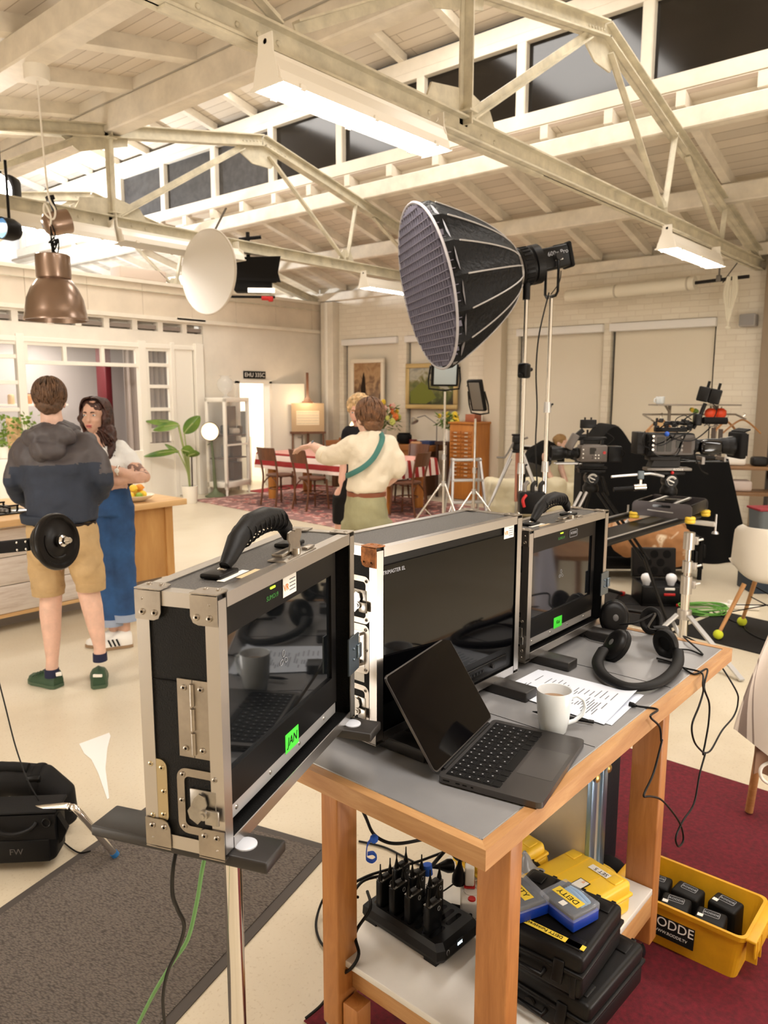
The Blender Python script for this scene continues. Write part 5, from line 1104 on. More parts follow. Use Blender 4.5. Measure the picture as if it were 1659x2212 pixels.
m = MB(); ce = (ra+rb)/2+rn_*.18; m.bar(ra+rn_*.18+V((0, 0, -.03)), rb+rn_*.18+V((0, 0, -.03)), .22, .014, up=(0, 0, 1)); obj('bed_plate', m, GMK, sl)
for p_ in (ra+rd*.06, rb-rd*.08):
    m = MB(); a_, b2 = p_-rn_*.14, p_+rn_*.50; m.bar(a_+V((0, 0, -.04)), b2+V((0, 0, -.04)), .045, .03, up=(0, 0, 1), b=.004); k = obj('end_bar', m, mat('pale_bar', (206, 202, 196), .4, .5), sl)
    for q_ in (a_, b2): m = MB(); m.cyl(q_+V((0, 0, -.10)), q_+V((0, 0, .03)), .007, 8); m.lathe([(0, 0), (.024, 0), (.02, .012), (.008, .02)], 14, tr(q_+V((0, 0, -.105)))); obj('level_screw', m, ALU2, k)
sp = atz(1473, 1408, 0)
t = thing('light_stand', 'heavy chrome stand with stepped collars carrying the slider end', 'light stand', (sp.x, sp.y, 0))
for nm, z0, z1, r, cc in (('base_tube', .05, .42, .028, CHR), ('middle_tube', .40, .62, .022, CHR), ('top_tube', .55, .80, .018, CHR)): m = MB(); m.tube([(0, 0, z0), (0, 0, z1)], r, 18); obj(nm, m, cc, t)
for z0, z1, r in ((.40, .52, .036), (.545, .62, .032), (.70, .81, .036)): m = MB(); m.cyl((0, 0, z0), (0, 0, z1), r, 18); m.box((.045*HV.x, .045*HV.y, (z0+z1)/2), (.03, .03, .05), b=.004); m.tube([V((0, 0, (z0+z1)/2))+HV*.05, V((0, 0, (z0+z1)/2+.01))+HV*.09], .008, 8); obj('collar', m, mat('cast_alloy', (196, 192, 188), .35, .9), t)
m = MB(); m.cyl((0, 0, .23), (0, 0, .29), .045, 18); obj('leg_hub', m, mat('cast_alloy', (196, 192, 188), .35, .9), t)
for tgt in (atz(1603, 1470, .01), atz(1375, 1408, .01), V((sp.x*2.0*.5+.45, sp.y+.3, .01))):
    d = V((tgt.x-sp.x, tgt.y-sp.y, 0)).normalized(); m = MB(); m.bar(d*.05+V((0, 0, .26)), V((tgt.x-sp.x, tgt.y-sp.y, .012)), .034, .012, up=(0, 0, 1)); obj('leg', m, ALU2, t)
    m = MB(); m.bar(d*.04+V((0, 0, .08)), d*.3+V((0, 0, .13)), .024, .01, up=(0, 0, 1)); obj('brace', m, ALU2, t)
lf = atz(1343, 1287, 0)
lt = rb-rd*.05+rn_*.1
t = thing('tripod', 'black tripod with red foot tips under the near end of the slider', 'tripod', (lt.x, lt.y, 0))
for tgt in (V((lf.x, lf.y, 0)), lt+V((-.35, .15, -lt.z)), lt+V((-.1, -.4, -lt.z))):
    q_ = V((tgt.x-lt.x, tgt.y-lt.y, .02)); m = MB(); m.tube([V((0, 0, lt.z-.10)), q_*.55+V((0, 0, (lt.z-.1)*.45))], .02, 8); m.tube([q_*.5+V((0, 0, (lt.z-.1)*.5)), q_], .014, 8); l = obj('leg', m, BLKM, t)
    m = MB(); m.box(q_, (.05, .05, .035), b=.01); obj('foot', m, RED, l)
m = MB(); m.cyl((0, 0, lt.z-.16), (0, 0, lt.z-.06), .045, 14); obj('head', m, BLKM, t)
m = MB(); m.tube([V((0, 0, .12)), V((lf.x-lt.x, lf.y-lt.y, .03))], .009, 8); obj('spreader', m, DGREY, t)
hc = dl.matrix_world @ V((0, 0, 0)); zc_ = 5.0
hd = thing('fluid_head', 'black fluid head with a white round emblem and long pan bar on the dolly', 'camera head', M=VF(V((hc.x, hc.y, zt_+.20)), 0) @ tr(-.02, -.05, 0))
k = fluidhead(hd, 0, 'head_body')
m = MB(); m.box((-.02, .05, .012), (.31, .10, .02), b=.005); obj('slide_plate', m, MGREY, hd); text('RODDE', .02, FX((.04, -.0015, .011)), STKW, hd)
m = MB(); m.tube([(-.06, .0, -.035), (-.12, -.02, -.02), (-.17, -.04, -.012), (-.44, -.08, -.03)], [.011, .011, .010, .009], 10); obj('pan_bar', m, ALU2, hd)
m = MB(); m.box((-.235, -.06, -.02), (.04, .02, .055), b=.004); obj('phone_clamp', m, mat('slate_clip', (96, 108, 116), .4), hd)
m = MB(); m.tube([(-.235, -.065, -.05), (-.235, -.065, -.11)], .01, 8); m.cyl((-.28, -.065, -.105), (-.20, -.065, -.10), .022, 14); obj('joint', m, CHR, hd); m = MB(); m.tube([(-.28, -.065, -.108), (-.42, -.075, -.118)], .015, 12); obj('grip', m, RUB, hd)
q = MB(); q.ell((.0, -.0, -.01), .012, 8, 5); obj('red_lever', q, RED, hd)
c2 = V((hc.x, hc.y, zt_+.20+.03))
cm = thing('cinema_camera', 'large black shoulder camera rigged with cables, pointing right on the dolly', 'camera', M=VF(c2, 0) @ tr(-.02, 0, .15))
m = MB(); m.box((-.01, .03, 0), (.31, .15, .158), b=.016, seg=3); obj('body', m, CBK, cm)
m = MB(); m.prism(rpoly(.285, .135, .02), .004, FX((-.0, -.0445, 0))); k = obj('side_panel', m, mat('camera_panel', (70, 64, 60), .4, .3), cm)
for i, (x, w) in enumerate(((-.09, .05), (-.035, .035), (.03, .035))): q = MB(); q.prism(rpoly(w, .1 if i < 2 else .05, .006), .004, FX((x, -.047, .004))); obj('recess', q, BLKG, k)
q = MB(); q.box((.09, -.049, -.01), (.06, .003, .09)); obj('vent', q, mat('vent_brown', (62, 50, 42), .6), k)
for i in range(4): q = MB(); q.cyl((.052, -.048, .05-.028*i), (.052, -.056, .05-.028*i), .008, 10); obj('button', q, MGREY, k)
m = MB(); m.box((-.215, .03, .01), (.065, .13, .15), b=.006)
for i in range(9): m.box((-.215, -.036, .055-.011*i), (.06, .003, .005))
obj('battery_block', m, DGREY, cm)
m = MB(); m.box((-.175, .0, .0), (.03, .12, .15), b=.006)
for i in range(5): m.cyl((-.175, -.06, .055-.026*i), (-.175, -.082, .055-.026*i), .010, 10)
obj('connector_panel', m, BLKM, cm)
for z, (x, y) in zip((.06, .03, 0., -.03), ((-.15, -.06),)*4): q = MB(); q.cyl((x, y+.01, z), (x, y-.014, z), .008, 10); obj('socket', q, CHR, cm)
q = MB(); q.ell((-.055, -.055, .075), .017, 12, 8); obj('blue_cap', q, mat('blue_cap_bright', (40, 90, 190), .4), cm)
lens(cm, .145, [(.05, 0), (.055, .01), (.055, .03), (.045, .035), (.045, .1), (.05, .11), (.05, .2), (.056, .21), (.056, .24), (.06, .25), (.066, .275), (.07, .31), (.07, .322), (.064, .322), (.06, .31), (0, .31)], 1, .03, -.01)
m = MB(); m.box((.265, -.02, -.02), (.16, .06, .10), b=.03, seg=3); obj('zoom_grip', m, BLKG, cm)
m = MB(); m.box((.465, .03, -.005), (.05, .2, .18), b=.012); m.box((.497, .03, .0), (.012, .17, .15)); m.prism([(0, 0), (.05, .02), (.05, .03), (0, .012)], .18, tr(.46, .12, .08) @ rot(90, 0, 0)); obj('matte_box', m, BLKM, cm)
m = MB(); m.box((.0, .03, .1), (.22, .05, .03), b=.006); m.box((.05, .03, .145), (.19, .035, .026), b=.01); m.box((-.03, .03, .12), (.02, .03, .04)); m.box((.13, .03, .12), (.02, .03, .05)); obj('top_handle', m, CBK, cm)
m = MB(); m.tube([(.20, -.02, .165), (.36, -.02, .163)], .024, 16); obj('microphone', m, mat('foam_windscreen', (24, 21, 20), .95), cm)
m = MB(); m.tube([(.15, .02, .11), (.18, .0, .18), (.20, .0, .24), (.215, .0, .28)], .014, 8); m.box((.17, 0, .17), (.05, .05, .08), b=.01); obj('articulated_arm', m, CBK, cm)
mon = thing('dummy', '', '') if False else None
m = MB(); T = tr(.235, .0, .335) @ rot(0, 12, -20); m.box((-.035, 0, 0), (.075, .05, .10), T, b=.008); m.box((.04, .01, .0), (.075, .05, .10), T, b=.008)
for x in (-.02, .05): m.box((x, 0, .07), (.018, .012, .045), T)
obj('top_monitor', m, CBK, cm)
m = MB()
for y in (0, .07): m.tube([(-.1, y, -.115), (.40, y, -.115)], .0075, 8)
obj('rods', m, BLKG, cm)
m = MB(); m.box((-.05, .03, -.095), (.2, .12, .03), b=.006, r=(0, 0, 0)); m.prism([(-.14, -.155), (.06, -.155), (.06, -.085), (-.11, -.085)], .1, FX((0, .08, 0))); obj('shoulder_base', m, DGREY, cm)
m = MB(); m.box((.22, .03, -.11), (.02, .10, .05)); m.box((.36, .03, -.1), (.012, .14, .03)); obj('lens_support', m, MGREY, cm)
rn = random.Random(3)
for i, pts in enumerate(([(-.17, -.09, .03), (-.12, -.1, .0), (-.04, -.08, .03), (.03, -.07, .11), (.12, -.04, .12)], [(-.17, -.09, -.03), (-.13, -.11, -.07), (-.05, -.1, -.08), (.02, -.07, -.06), (.05, -.06, .02), (.07, -.06, .07)],
    [(-.05, -.055, .08), (.0, -.08, .04), (.1, -.08, .03), (.17, -.06, .06), (.24, -.05, .12)], [(.14, -.04, -.02), (.15, -.07, -.1), (.19, -.07, -.17), (.25, -.04, -.2)], [(-.2, -.04, .09), (-.23, -.09, .05), (-.22, -.09, -.0), (-.18, -.08, -.02)],
    [(-.1, 0, .1), (-.05, -.03, .14), (.02, -.03, .13), (.08, -.02, .18), (.16, 0, .22)], [(.24, -.02, .29), (.28, -.03, .25), (.27, -.03, .19), (.22, -.02, .14)], [(-.02, -.05, .03), (.04, -.09, .07), (.1, -.07, .1), (.13, -.02, .14)], [(.02, -.04, .12), (.0, -.05, .17), (.06, -.04, .2), (.12, -.02, .17)])):
    m = MB(); m.tube(smooth(pts), .0042 if i < 6 else .003, 7); obj('lead', m, CABLE, cm)
m = MB()
for i in range(26): m.box((-.12+.30*rn.random(), -.03+.06*rn.random(), .118+.05*rn.random()), (.012+.02*rn.random(), .015, .01+.02*rn.random()), b=.003, seg=1)
tag(obj('rig_fittings', m, [CBK], cm), kind='stuff')
m = MB(); m.tube([(.31-.02*i, -.015+.0, .13+.01*math.sin(i*1.9)) for i in range(6)], .004, 6); obj('spring_clip', m, MGREY, cm)
oc = atz(1431, 1308, .006)
t = thing('foam_case', 'open black hard case with eight round foam holes in its lid', 'equipment case', M=VF(oc, -3))
m = MB()
for c_, s_ in (((0, .12, .012), (.36, .30, .024)), ((-.172, .12, .09), (.016, .30, .16)), ((.172, .12, .09), (.016, .30, .16)), ((0, -.022, .085), (.36, .016, .15)), ((0, .262, .09), (.36, .016, .16))): m.box(c_, s_, b=.004)
obj('body', m, BLK, t)
m = MB(); m.box((0, .12, .13), (.325, .27, .03)); obj('foam', m, mat('black_foam', (26, 25, 26), .9, bump=(250, .6, .002)), t)
LT = tr(0, .27, .17) @ rot(-8, 0, 0)
m = MB(); m.box((0, .02, .125), (.365, .05, .25), LT, b=.012, seg=3); ld = obj('lid', m, BLK, t)
m = MB(); m.box((0, -.004, .125), (.335, .006, .225), LT, b=.002); obj('lid_foam', m, mat('dark_foam_face', (44, 40, 38), .9), ld)
for x, z in ((-.105, .195), (0, .195), (.105, .195), (-.053, .125), (.053, .125), (-.105, .055), (0, .055), (.105, .055)):
    m = MB(); m.lathe([(.034, 0), (.032, .0006), (.027, .0012), (.022, .0008), (.018, .0010), (0, .0012)], 24, LT @ basis((x, -.0075, z), (1, 0, 0), (0, 0, 1), (0, -1, 0))); obj('foam_hole', m, mat('foam_hole_dark', (18, 16, 15), .95), ld)
m = MB(); m.box((.04, -.034, .10), (.09, .012, .022), b=.004); obj('latch', m, RED, t); m = MB(); m.box((.04, -.034, .145), (.08, .01, .02), b=.004); obj('case_tag', m, STKW, t)
for i, (x, lb) in enumerate(((-.11, 'white light bulb at the left of the open foam case'), (.09, 'white light bulb at the right of the open foam case'))):
    b = thing('light_bulb', lb, 'light bulb', M=VF(oc, -3) @ tr(x, .1, .145), group='bulbs in the foam case')
    m = MB(); m.lathe([(.024, -.01), (.03, .02), (.042, .045), (.044, .065), (.036, .085), (.018, .096), (0, .098)], 20); obj('bulb_glass', m, mat('bulb_white', (236, 236, 240), .3), b); m = MB(); m.lathe([(.012, -.03), (.024, -.012), (.026, .015), (.029, .02)], 16); obj('bulb_base', m, mat('bulb_grey', (150, 148, 150), .4), b)
gc = atz(1520, 1320, .008)
t = thing('cable_coil', 'loose coil of green cable on the black mat', 'cable', (gc.x, gc.y, .006))
for k in range(7): m = MB(); m.tube([(HV*(.14+.008*k)*math.cos(a)+FV*(.16-.01*k)*math.sin(a)+V((.012*math.sin(k*2), .012*math.cos(k*3), .005+.007*k+.005*math.sin(3*a+k)))) for a in [2*PI*i/32 for i in range(32)]], .0045, 6, closed=True); obj('loop', m, mat('leaf_green_cable', (98, 160, 62), .5), t)
ps = atz(1580, 1318, .0)
t = thing('power_strip', 'white power strip on the floor beyond the green cable', 'power strip', M=VF(ps, -14))
m = MB(); m.box((.04, .05, .022), (.34, .06, .04), b=.008); obj('body', m, mat('white_plastic', (232, 226, 216), .4), t)
m = MB(); m.lathe([(0, .045), (.02, .045), (.026, .03), (.028, 0)], 16, tr(0, .05, .02)); obj('plug', m, mat('white_plastic', (232, 226, 216), .4), t)
cable('floor_cable', [atz(x, y, .008) for x, y in ((1290, 1300), (1330, 1303), (1390, 1306), (1440, 1306), (1460, 1306))], .006, 'black cable with a red end lying in front of the open foam case')
m = MB(); rp = atz(1462, 1306, .018); m.box(rp, (.05, .035, .03), b=.008); one('cable_plug', m, RED, 'red cable connector on the mat in front of the foam case', 'plug')
cable('floor_cable', [atz(x, y, .012) for x, y in ((1540, 1322), (1580, 1340), (1605, 1350), (1612, 1362), (1640, 1378), (1680, 1390))], .005, 'thin black cable crossing the mat behind the white chair')
hb = atz(1400, 1262, 0)
t = thing('trolley', 'low black gear trolley loaded with dark tools behind the chrome stand', 'trolley', M=VF(hb+FV*.2, 0))
m = MB(); m.box((.05, .15, .38), (1.0, .4, .03)); m.box((.05, .15, .12), (1.0, .4, .03)); obj('shelf', m, BLKM, t)
for x in (-.43, .53):
    for y in (-.03, .33): m = MB(); m.box((x, y, .2), (.03, .03, .4)); obj('leg', m, BLKM, t)
for i in range(9): m = MB(); m.box((.28+.035*i, .0, .21+.03*(i % 3)), (.022, .08, .12+.04*(i % 2)), b=.004); obj('tool', m, [DGREY, MGREY, BLK][i % 3], t)
t = thing('blue_cloth', 'folded dark blue cloth under the brown hide blanket', 'cloth', M=VF(hb+FV*.18, 0) @ tr(-.12, .03, .395))
m = MB(); m.box((0, .05, .02), (.6, .36, .05), b=.02, seg=3); obj('cloth', m, mat('dark_blue_cloth', (34, 56, 78), .8), t)
HIDE, nt_, b_ = base('brown_hide'); vec_ = coords(nt_); nz_ = nn(nt_, 'ShaderNodeTexNoise', Scale=3.2, Detail=3.0, Distortion=1.2); nt_.links.new(vec_, nz_.inputs['Vector'])
nt_.links.new(ramp(nt_, nz_.outputs['Fac'], [(.0, (126, 84, 48)), (.55, (160, 112, 70)), (.64, (226, 206, 178)), (.7, (172, 124, 80))]), b_.inputs['Base Color']); b_.inputs['Roughness'].default_value = .85
t = thing('hide_blanket', 'brown and cream hide blanket heaped on the trolley under the slider', 'blanket', M=VF(hb+FV*.12, 0) @ tr(0, .03, .46))
q = MB(); q.ell((-.08, .1, .03), (.26, .17, .12)); q.ell((.14, .06, .02), (.26, .14, .14)); q.ell((-.22, 0, -.04), (.16, .10, .08)); q.ell((.26, -.08, -.12), (.14, .1, .2)); q.ell((.04, -.1, -.1), (.26, .09, .18)); q.ell((-.16, -.1, -.08), (.18, .09, .14)); organic('blanket', q, HIDE, t, .014, 4, (.025, 7))
bt = VF(atz(1440, 1255, 0)+FV*.9, 0) @ MX.Diagonal((1.08, 1, 1.04, 1))
t = thing('draped_table', 'equipment table hidden under a black cloth behind the big camera', 'table', M=bt)
def drape(u, v):
    x = -.55+1.38*u; hump = 1.03+.29*math.exp(-((u-.22)/.12)**2)-.03*u
    if v < .3: y, z = .55-.55*(v/.3), hump+.03*math.sin(3*u)
    else:
        k = (v-.3)/.7; y = -.0-.16*k-.04*math.sin(u*26)*k; z = hump*(1-k)+.004
        x += .30*k*(u-.3)*(1 if u > .3 else .4)
    return (x, y, z)
m = MB(); m.grid(drape, 48, 30, th=.006); obj('black_cloth', m, mat('black_molton', (11, 10, 10), .95), t)
m = MB(); m.box((.1, .35, .98), (1.3, .5, .03)); obj('tabletop', m, BLKM, t)
for x in (-.45, .6): m = MB(); m.box((x, .45, .5), (.05, .3, .96)); obj('leg', m, BLKM, t)
rk = VF(atd(1500, 880, 9.4), 4)
t = thing('clothes_rack', 'grey metal clothes rack with a top shelf against the blinds', 'clothes rack', M=rk)
m = MB(); m.box((0, 0, .03), (1.06, .28, .018), b=.004); obj('top_shelf', m, mat('rack_grey', (150, 140, 128), .5), t)
m = MB(); m.tube([(-.6, -.12, -.14), (-.6, .12, -.09), (.6, .12, -.09), (.6, -.12, -.14)], .012, 8); m.tube([(-.6, -.12, -.14), (-.4, .1, -.22)], .01, 6); obj('hanging_rail', m, mat('rack_grey', (150, 140, 128), .5), t)
zr = -(atd(1500, 880, 9.4).z)
for x in (-.27, .34): m = MB(); m.tube([(x, .1, zr+.02), (x, .1, .02)], .02, 10); m.tube([(x-.1, .0, .02), (x, .1, -.06)], .014, 6); obj('post', m, mat('rack_grey', (150, 140, 128), .5), t)
m = MB(); m.box((.03, .1, zr+.03), (.9, .3, .03)); obj('base', m, mat('rack_grey', (150, 140, 128), .5), t)
HW = wood('hanger_wood', (196, 146, 96), (160, 108, 62), 'X', 8)
for i, (x, z, dx, lb) in enumerate(((-.42, -.16, 14, 'wooden hanger at the left end of the clothes rack'), (.63, -.16, -8, 'wooden hanger at the right end of the clothes rack'), (.42, -.18, 20, 'wooden hanger half hidden by the big camera lens'))):
    h = thing('coat_hanger', lb, 'hanger', M=rk @ tr(x, 0, z) @ rot(0, 0, dx))
    m = MB(); m.tube(smooth([(-.23, 0, -.16), (-.12, 0, -.06), (-.03, 0, 0), (.03, 0, 0), (.12, 0, -.06), (.23, 0, -.16)]), .017, 8, flat=.7); obj('bar', m, HW, h)
    m = MB(); m.tube(smooth([(0, 0, .0), (0, 0, .04), (.015, 0, .055), (.03, 0, .07), (.018, 0, .09), (0, 0, .085)]), .004, 6); obj('hook', m, CHR, h)
t = thing('garment', 'pale tan garment hanging at the left of the clothes rack', 'clothes', M=rk @ tr(-.43, -.0, -.2) @ rot(0, 0, 14))
m = MB(); m.grid(lambda u, v: ((u-.5)*(.40-.02*v)+0, .02*math.sin(u*19+v*2)-.012, -.16*abs(u-.5)*2-.5*v+.05), 20, 10, th=.012); obj('cloth', m, mat('tan_cloth', (204, 168, 122), .85), t)
t = thing('mug', 'white cup with a dark side at the left end of the rack shelf', 'mug', M=rk @ tr(-.44, 0, .04))
m = MB(); m.lathe([(0, .002), (.04, .0), (.05, .01), (.055, .09), (.052, .092), (.048, .02), (0, .012)], 20); obj('cup', m, MUG, t); m = MB(); m.tube([(-.05, 0, .07), (-.075, 0, .06), (-.075, 0, .03), (-.05, 0, .02)], .008, 8); obj('handle', m, MUG, t)
ORP = mat('orange_pepper', (226, 74, 36), .4)
for i, (x, z) in enumerate(((.20, -.14), (.33, -.14))):
    f = thing('ornament', ['round orange-red ornament left of the rack post', 'round orange-red ornament right of the rack post'][i], 'ornament', M=rk @ tr(x, -.02, z))
    m = MB(); m.lathe([(0, 0), (.05, .01), (.07, .05), (.066, .1), (.03, .13), (.01, .125), (0, .12)], 18); obj('fruit_body', m, ORP, f); m = MB(); m.tube([(0, 0, .12), (.01, 0, .15)], .006, 6); obj('stalk', m, mat('stalk_green', (90, 110, 40), .6), f)
f = thing('flower_bunch', 'small yellow and green flower bunch under the rack shelf', 'flowers', M=rk @ tr(.0, 0, -.14))
for i in range(7): m = MB(); m.ell((.035*math.cos(i*1.9), .02*math.sin(i), .09+.012*(i % 3)), .026, 8, 6); obj('blossom', m, mat('yellow_petal', (232, 200, 60), .6) if i % 2 else mat('fresh_leaf', (110, 150, 60), .6), f)
m = MB(); m.tube([(0, 0, -.1), (0, 0, .08)], .012, 6); obj('stem', m, mat('stalk_green', (90, 110, 40), .6), f)
sh = VF(atd(1590, 1010, 8.3), -12)
t = thing('shelf_unit', 'wooden open shelf with dark posts at the right, behind the camera lens', 'shelf', M=sh)
zr = -atd(1590, 1010, 8.3).z
for z in (0, -.28, zr+.2): m = MB(); m.box((.1, .1, z), (.62, .4, .035), b=.003); obj('board', m, wood('shelf_wood', (150, 112, 74), (110, 76, 46), 'X', 6), t)
for x, y in ((-.2, -.08), (.40, -.08), (-.2, .28), (.40, .28)): m = MB(); m.box((x, y, (zr+.42)/2+.0), (.04, .04, -zr+.42)); obj('post', m, wood('dark_post', (66, 48, 36), (40, 28, 22), 'Z', 6), t)
m = MB(); m.box((.42, .1, .1), (.03, .4, .5)); obj('side_board', m, wood('dark_post', (66, 48, 36), (40, 28, 22), 'Z', 6), t)
for i, (x, z, s, cc, lb) in enumerate(((.0, .09, (.2, .14, .14), STKW, 'pale roll bundle on the upper shelf behind the camera lens'), (.24, .07, (.16, .16, .1), DGREY, 'dark box on the upper shelf behind the camera lens'), (.05, -.20, (.24, .2, .12), mat('pinkish_cloth', (206, 190, 182), .8), 'crumpled pale cloth bundle on the middle shelf'), (-.02, -.47, (.2, .2, .2), mat('cardboard', (150, 116, 80), .8), 'cardboard box on the lowest shelf'))):
    q = MB(); q.box((0, 0, 0), s, b=.03, seg=3); o = one('storage_box' if i % 3 else 'cloth_roll', q, cc, lb, 'box' if i % 3 else 'roll', M=sh @ tr(x, .05, z if i < 3 else -.28+zr*0-.0-.0) if i < 3 else sh @ tr(x, .05, zr+.32))
bn = VF(atd(1655, 1140, 6.6), 0)
t = thing('waste_bin', 'grey bin with a red lid edge at the far right', 'bin', M=bn)
m = MB(); m.loft([[(x*s, y*s, z) for x, y in rpoly(.24, .24, .04)] for z, s in ((-.26, .8), (.16, 1))]); obj('body', m, mat('bin_grey', (92, 98, 102), .5), t); m = MB(); m.box((0, 0, .17), (.25, .25, .02), b=.005); obj('lid', m, mat('bin_lid_red', (132, 26, 40), .5), t)
zr = -atd(1655, 1140, 6.6).z
m = MB(); m.box((0, 0, (zr-.27)/2), (.3, .3, -zr-.265), b=.01); one('storage_box', m, mat('dark_blue_box', (30, 44, 60), .6), 'dark blue box standing under the grey bin', 'box', M=bn)
ch = thing('shell_chair', 'white plastic shell chair with wooden legs in yellow tennis balls', 'chair', M=VF(atz(1650, 1382, .006), -45))
SHELL = mat('white_shell_plastic', (232, 226, 216), .4)
SPN = smooth([(.0, .23, .405), (.0, .17, .43), (.0, .02, .425), (.0, -.12, .425), (.0, -.20, .48), (.0, -.235, .60), (.0, -.26, .72), (.0, -.275, .82)], 4)
def shell(u, v):
    x = (u-.5)*2; k = v*(len(SPN)-1); i = min(int(k), len(SPN)-2); p = SPN[i].lerp(SPN[i+1], k-i); tg = (SPN[i+1]-SPN[i]).normalized(); nr = V((0, -tg.z, tg.y)); nr = -nr if nr.z < 0 and v < .5 else nr
    if nr.y < 0 and v > .5: nr = -nr
    if nr.z < -.2: nr = -nr
    w = .235*(1-.28*max(0, v-.6)/.4)*(1-.10*max(0, .2-v)/.2); c = max(0, v-.9)/.1; w *= (1-.25*c*c)
    return p+V((x*w, 0, 0))+nr*(abs(x)**2.3*(.07+.07*math.sin(PI*min(1, v*1.05))))
m = MB(); m.grid(shell, 16, 26, th=.008); obj('seat_shell', m, SHELL, ch)
for sx in (-1, 1):
    for sy in (-1, 1):
        m = MB(); p, q_ = V((sx*.12, sy*.11-.0, .40)), V((sx*.23, sy*.22, .035)); m.tube([p, q_], [.016, .012], 12); l = obj('leg', m, wood('beech_leg', (214, 164, 112), (190, 136, 84), 'Z', 6), ch)
        m = MB(); m.ell(q_, .034, 18, 12); obj('tennis_ball', m, mat('tennis_ball_felt', (206, 214, 50), .9, bump=(120, .4, .003)), l)
for a, b in (((-.17, -.16, .25), (.17, .16, .25)), ((.17, -.16, .25), (-.17, .16, .25)), ((-.17, -.16, .2), (.17, -.16, .34)), ((.17, .16, .2), (-.17, .16, .34))): m = MB(); m.tube([a, b], .004, 6); obj('wire_brace', m, BLK, ch)
TW, nt_, b_ = base('lilac_linen'); vec_ = coords(nt_); sx_ = nn(nt_, 'ShaderNodeSeparateXYZ'); nt_.links.new(vec_, sx_.inputs[0])
nt_.links.new(ramp(nt_, sx_.outputs[0], [(.0, (222, 212, 200)), (.02, (140, 126, 118)), (.036, (140, 126, 118)), (.045, (224, 214, 204)), (.055, (150, 136, 128)), (.06, (226, 216, 206)), (.11, (205, 206, 222))], 'CONSTANT'), b_.inputs['Base Color']); b_.inputs['Roughness'].default_value = .85
lo = VF(atd(1600, 1590, 2.72), 0)
t = thing('linen_cloth', 'pale lilac linen cloth with a dark stripe hanging at the right edge', 'cloth', M=lo)
def cloth(u, v):
    z = .62*(1-v)-.02+.10*(u-.2)*v*-1; x = (.155*(1-v)**1.2)+u*(.36)-.0*v; return (x, .05*math.sin(u*11+1)*(.4+v)+.1*u, z-.16*u*v*0-.14*v*u)
m = MB(); m.grid(cloth, 30, 24, th=.006); obj('front_fold', m, TW, t)
m = MB(); m.grid(lambda u, v: (.09+u*.3, .07+.04*math.sin(u*8), .3-.48*v-.1*u*v), 16, 14, th=.006); obj('back_fold', m, mat('brown_lining', (150, 116, 92), .85), t)
zr = -atd(1600, 1590, 2.72).z
t = thing('bar_stool', 'stool under the hanging linen cloth at the right edge', 'stool', M=lo @ tr(.36, .18, zr))
m = MB(); m.cyl((0, 0, .98-.0), (0, 0, 1.0), .19, 24); obj('seat', m, HW, t)
for a in (45, 135, 225, 315): m = MB(); m.tube([(.13*math.cos(rad(a)), .13*math.sin(rad(a)), .985), (.2*math.cos(rad(a)), .2*math.sin(rad(a)), .01)], .016, 10); obj('leg', m, HW, t)
cable('white_cable', [atd(x, y, 2.75) for x, y in ((1690, 1640), (1655, 1650), (1643, 1662), (1645, 1680), (1660, 1692), (1690, 1700))], .006, 'white cable loop below the linen cloth at the right edge', m_=mat('white_plastic', (232, 226, 216), .4))
ra_, rb_ = atx(1225, 640, 10.45), atx(1502, 611, 10.35); rc_ = atx(1618, 597, 10.3)
t = thing('backdrop_roll', 'long white backdrop roll hung below the roof along the brick wall', 'backdrop', (rb_.x, rb_.y, rb_.z))
m = MB(); m.tube([ra_-rb_, V((0, 0, 0))], .085, 18); obj('roll', m, mat('backdrop_white', (236, 230, 214), .5), t)
for k in (.42, .96): m = MB(); p = (ra_-rb_)*(1-k); m.tube([p, p+(ra_-rb_).normalized()*.025], .09, 18); obj('retaining_band', m, mat('band_grey', (196, 188, 172), .5), t)
m = MB(); m.tube([V((0, 0, 0)), rc_-rb_], .022, 10); obj('core_pole', m, DGREY, t)
for k, q_ in ((.45, V((0, 0, .42))),): m = MB(); p = (rc_-rb_)*k; m.tube([p, p+V((0, 0, .3))], .012, 8); m.box(p+V((0, 0, .02)), (.06, .06, .08), b=.01); obj('hanger_clamp', m, MGREY, t)
t = thing('rope', 'coiled white rope hanging from the backdrop pole', 'rope', atx(1580, 600, 10.28))
for i, (w, L) in enumerate(((.05, .42), (.035, .5), (.02, .46), (.06, .36))): m = MB(); m.tube(smooth([(0, -w, .02), (0, -w*1.3, -L*.5), (0, -w*.4, -L), (0, w*.6, -L), (0, w*1.3, -L*.5), (0, w*.7, .02)]), .011, 7); obj('loop', m, mat('rope_white', (232, 226, 208), .8), t)
m = MB(); m.tube([(0, 0, -.1), (.0, .0, -.6)], .011, 7); m.ell((0, 0, -.61), (.02, .04, .02), 10, 6); obj('tail', m, mat('rope_white', (232, 226, 208), .8), t)
cable('wall_wire', [V((10.5, 3.05, 3.42)), atx(1560, 640, 10.4)+V((0, .0, .18)), atx(1575, 596, 10.3)], .006, 'thin dark wire dropping from the truss end to the backdrop pole')
for px, lb in ((1617, 'small grey wall speaker near the right edge'), (1072, 'small grey wall speaker right of the softbox')):
    p = atx(px, 692 if px > 1500 else 716, 10.62); t = thing('wall_speaker', lb, 'speaker', p); m = MB(); m.box((0, 0, 0), (.16, .2, .16), b=.02); obj('case', m, mat('speaker_grey', (176, 172, 170), .5), t); m = MB(); m.box((-.081, 0, 0), (.004, .17, .13)); obj('grille', m, mat('speaker_grille', (150, 147, 146), .7), t)
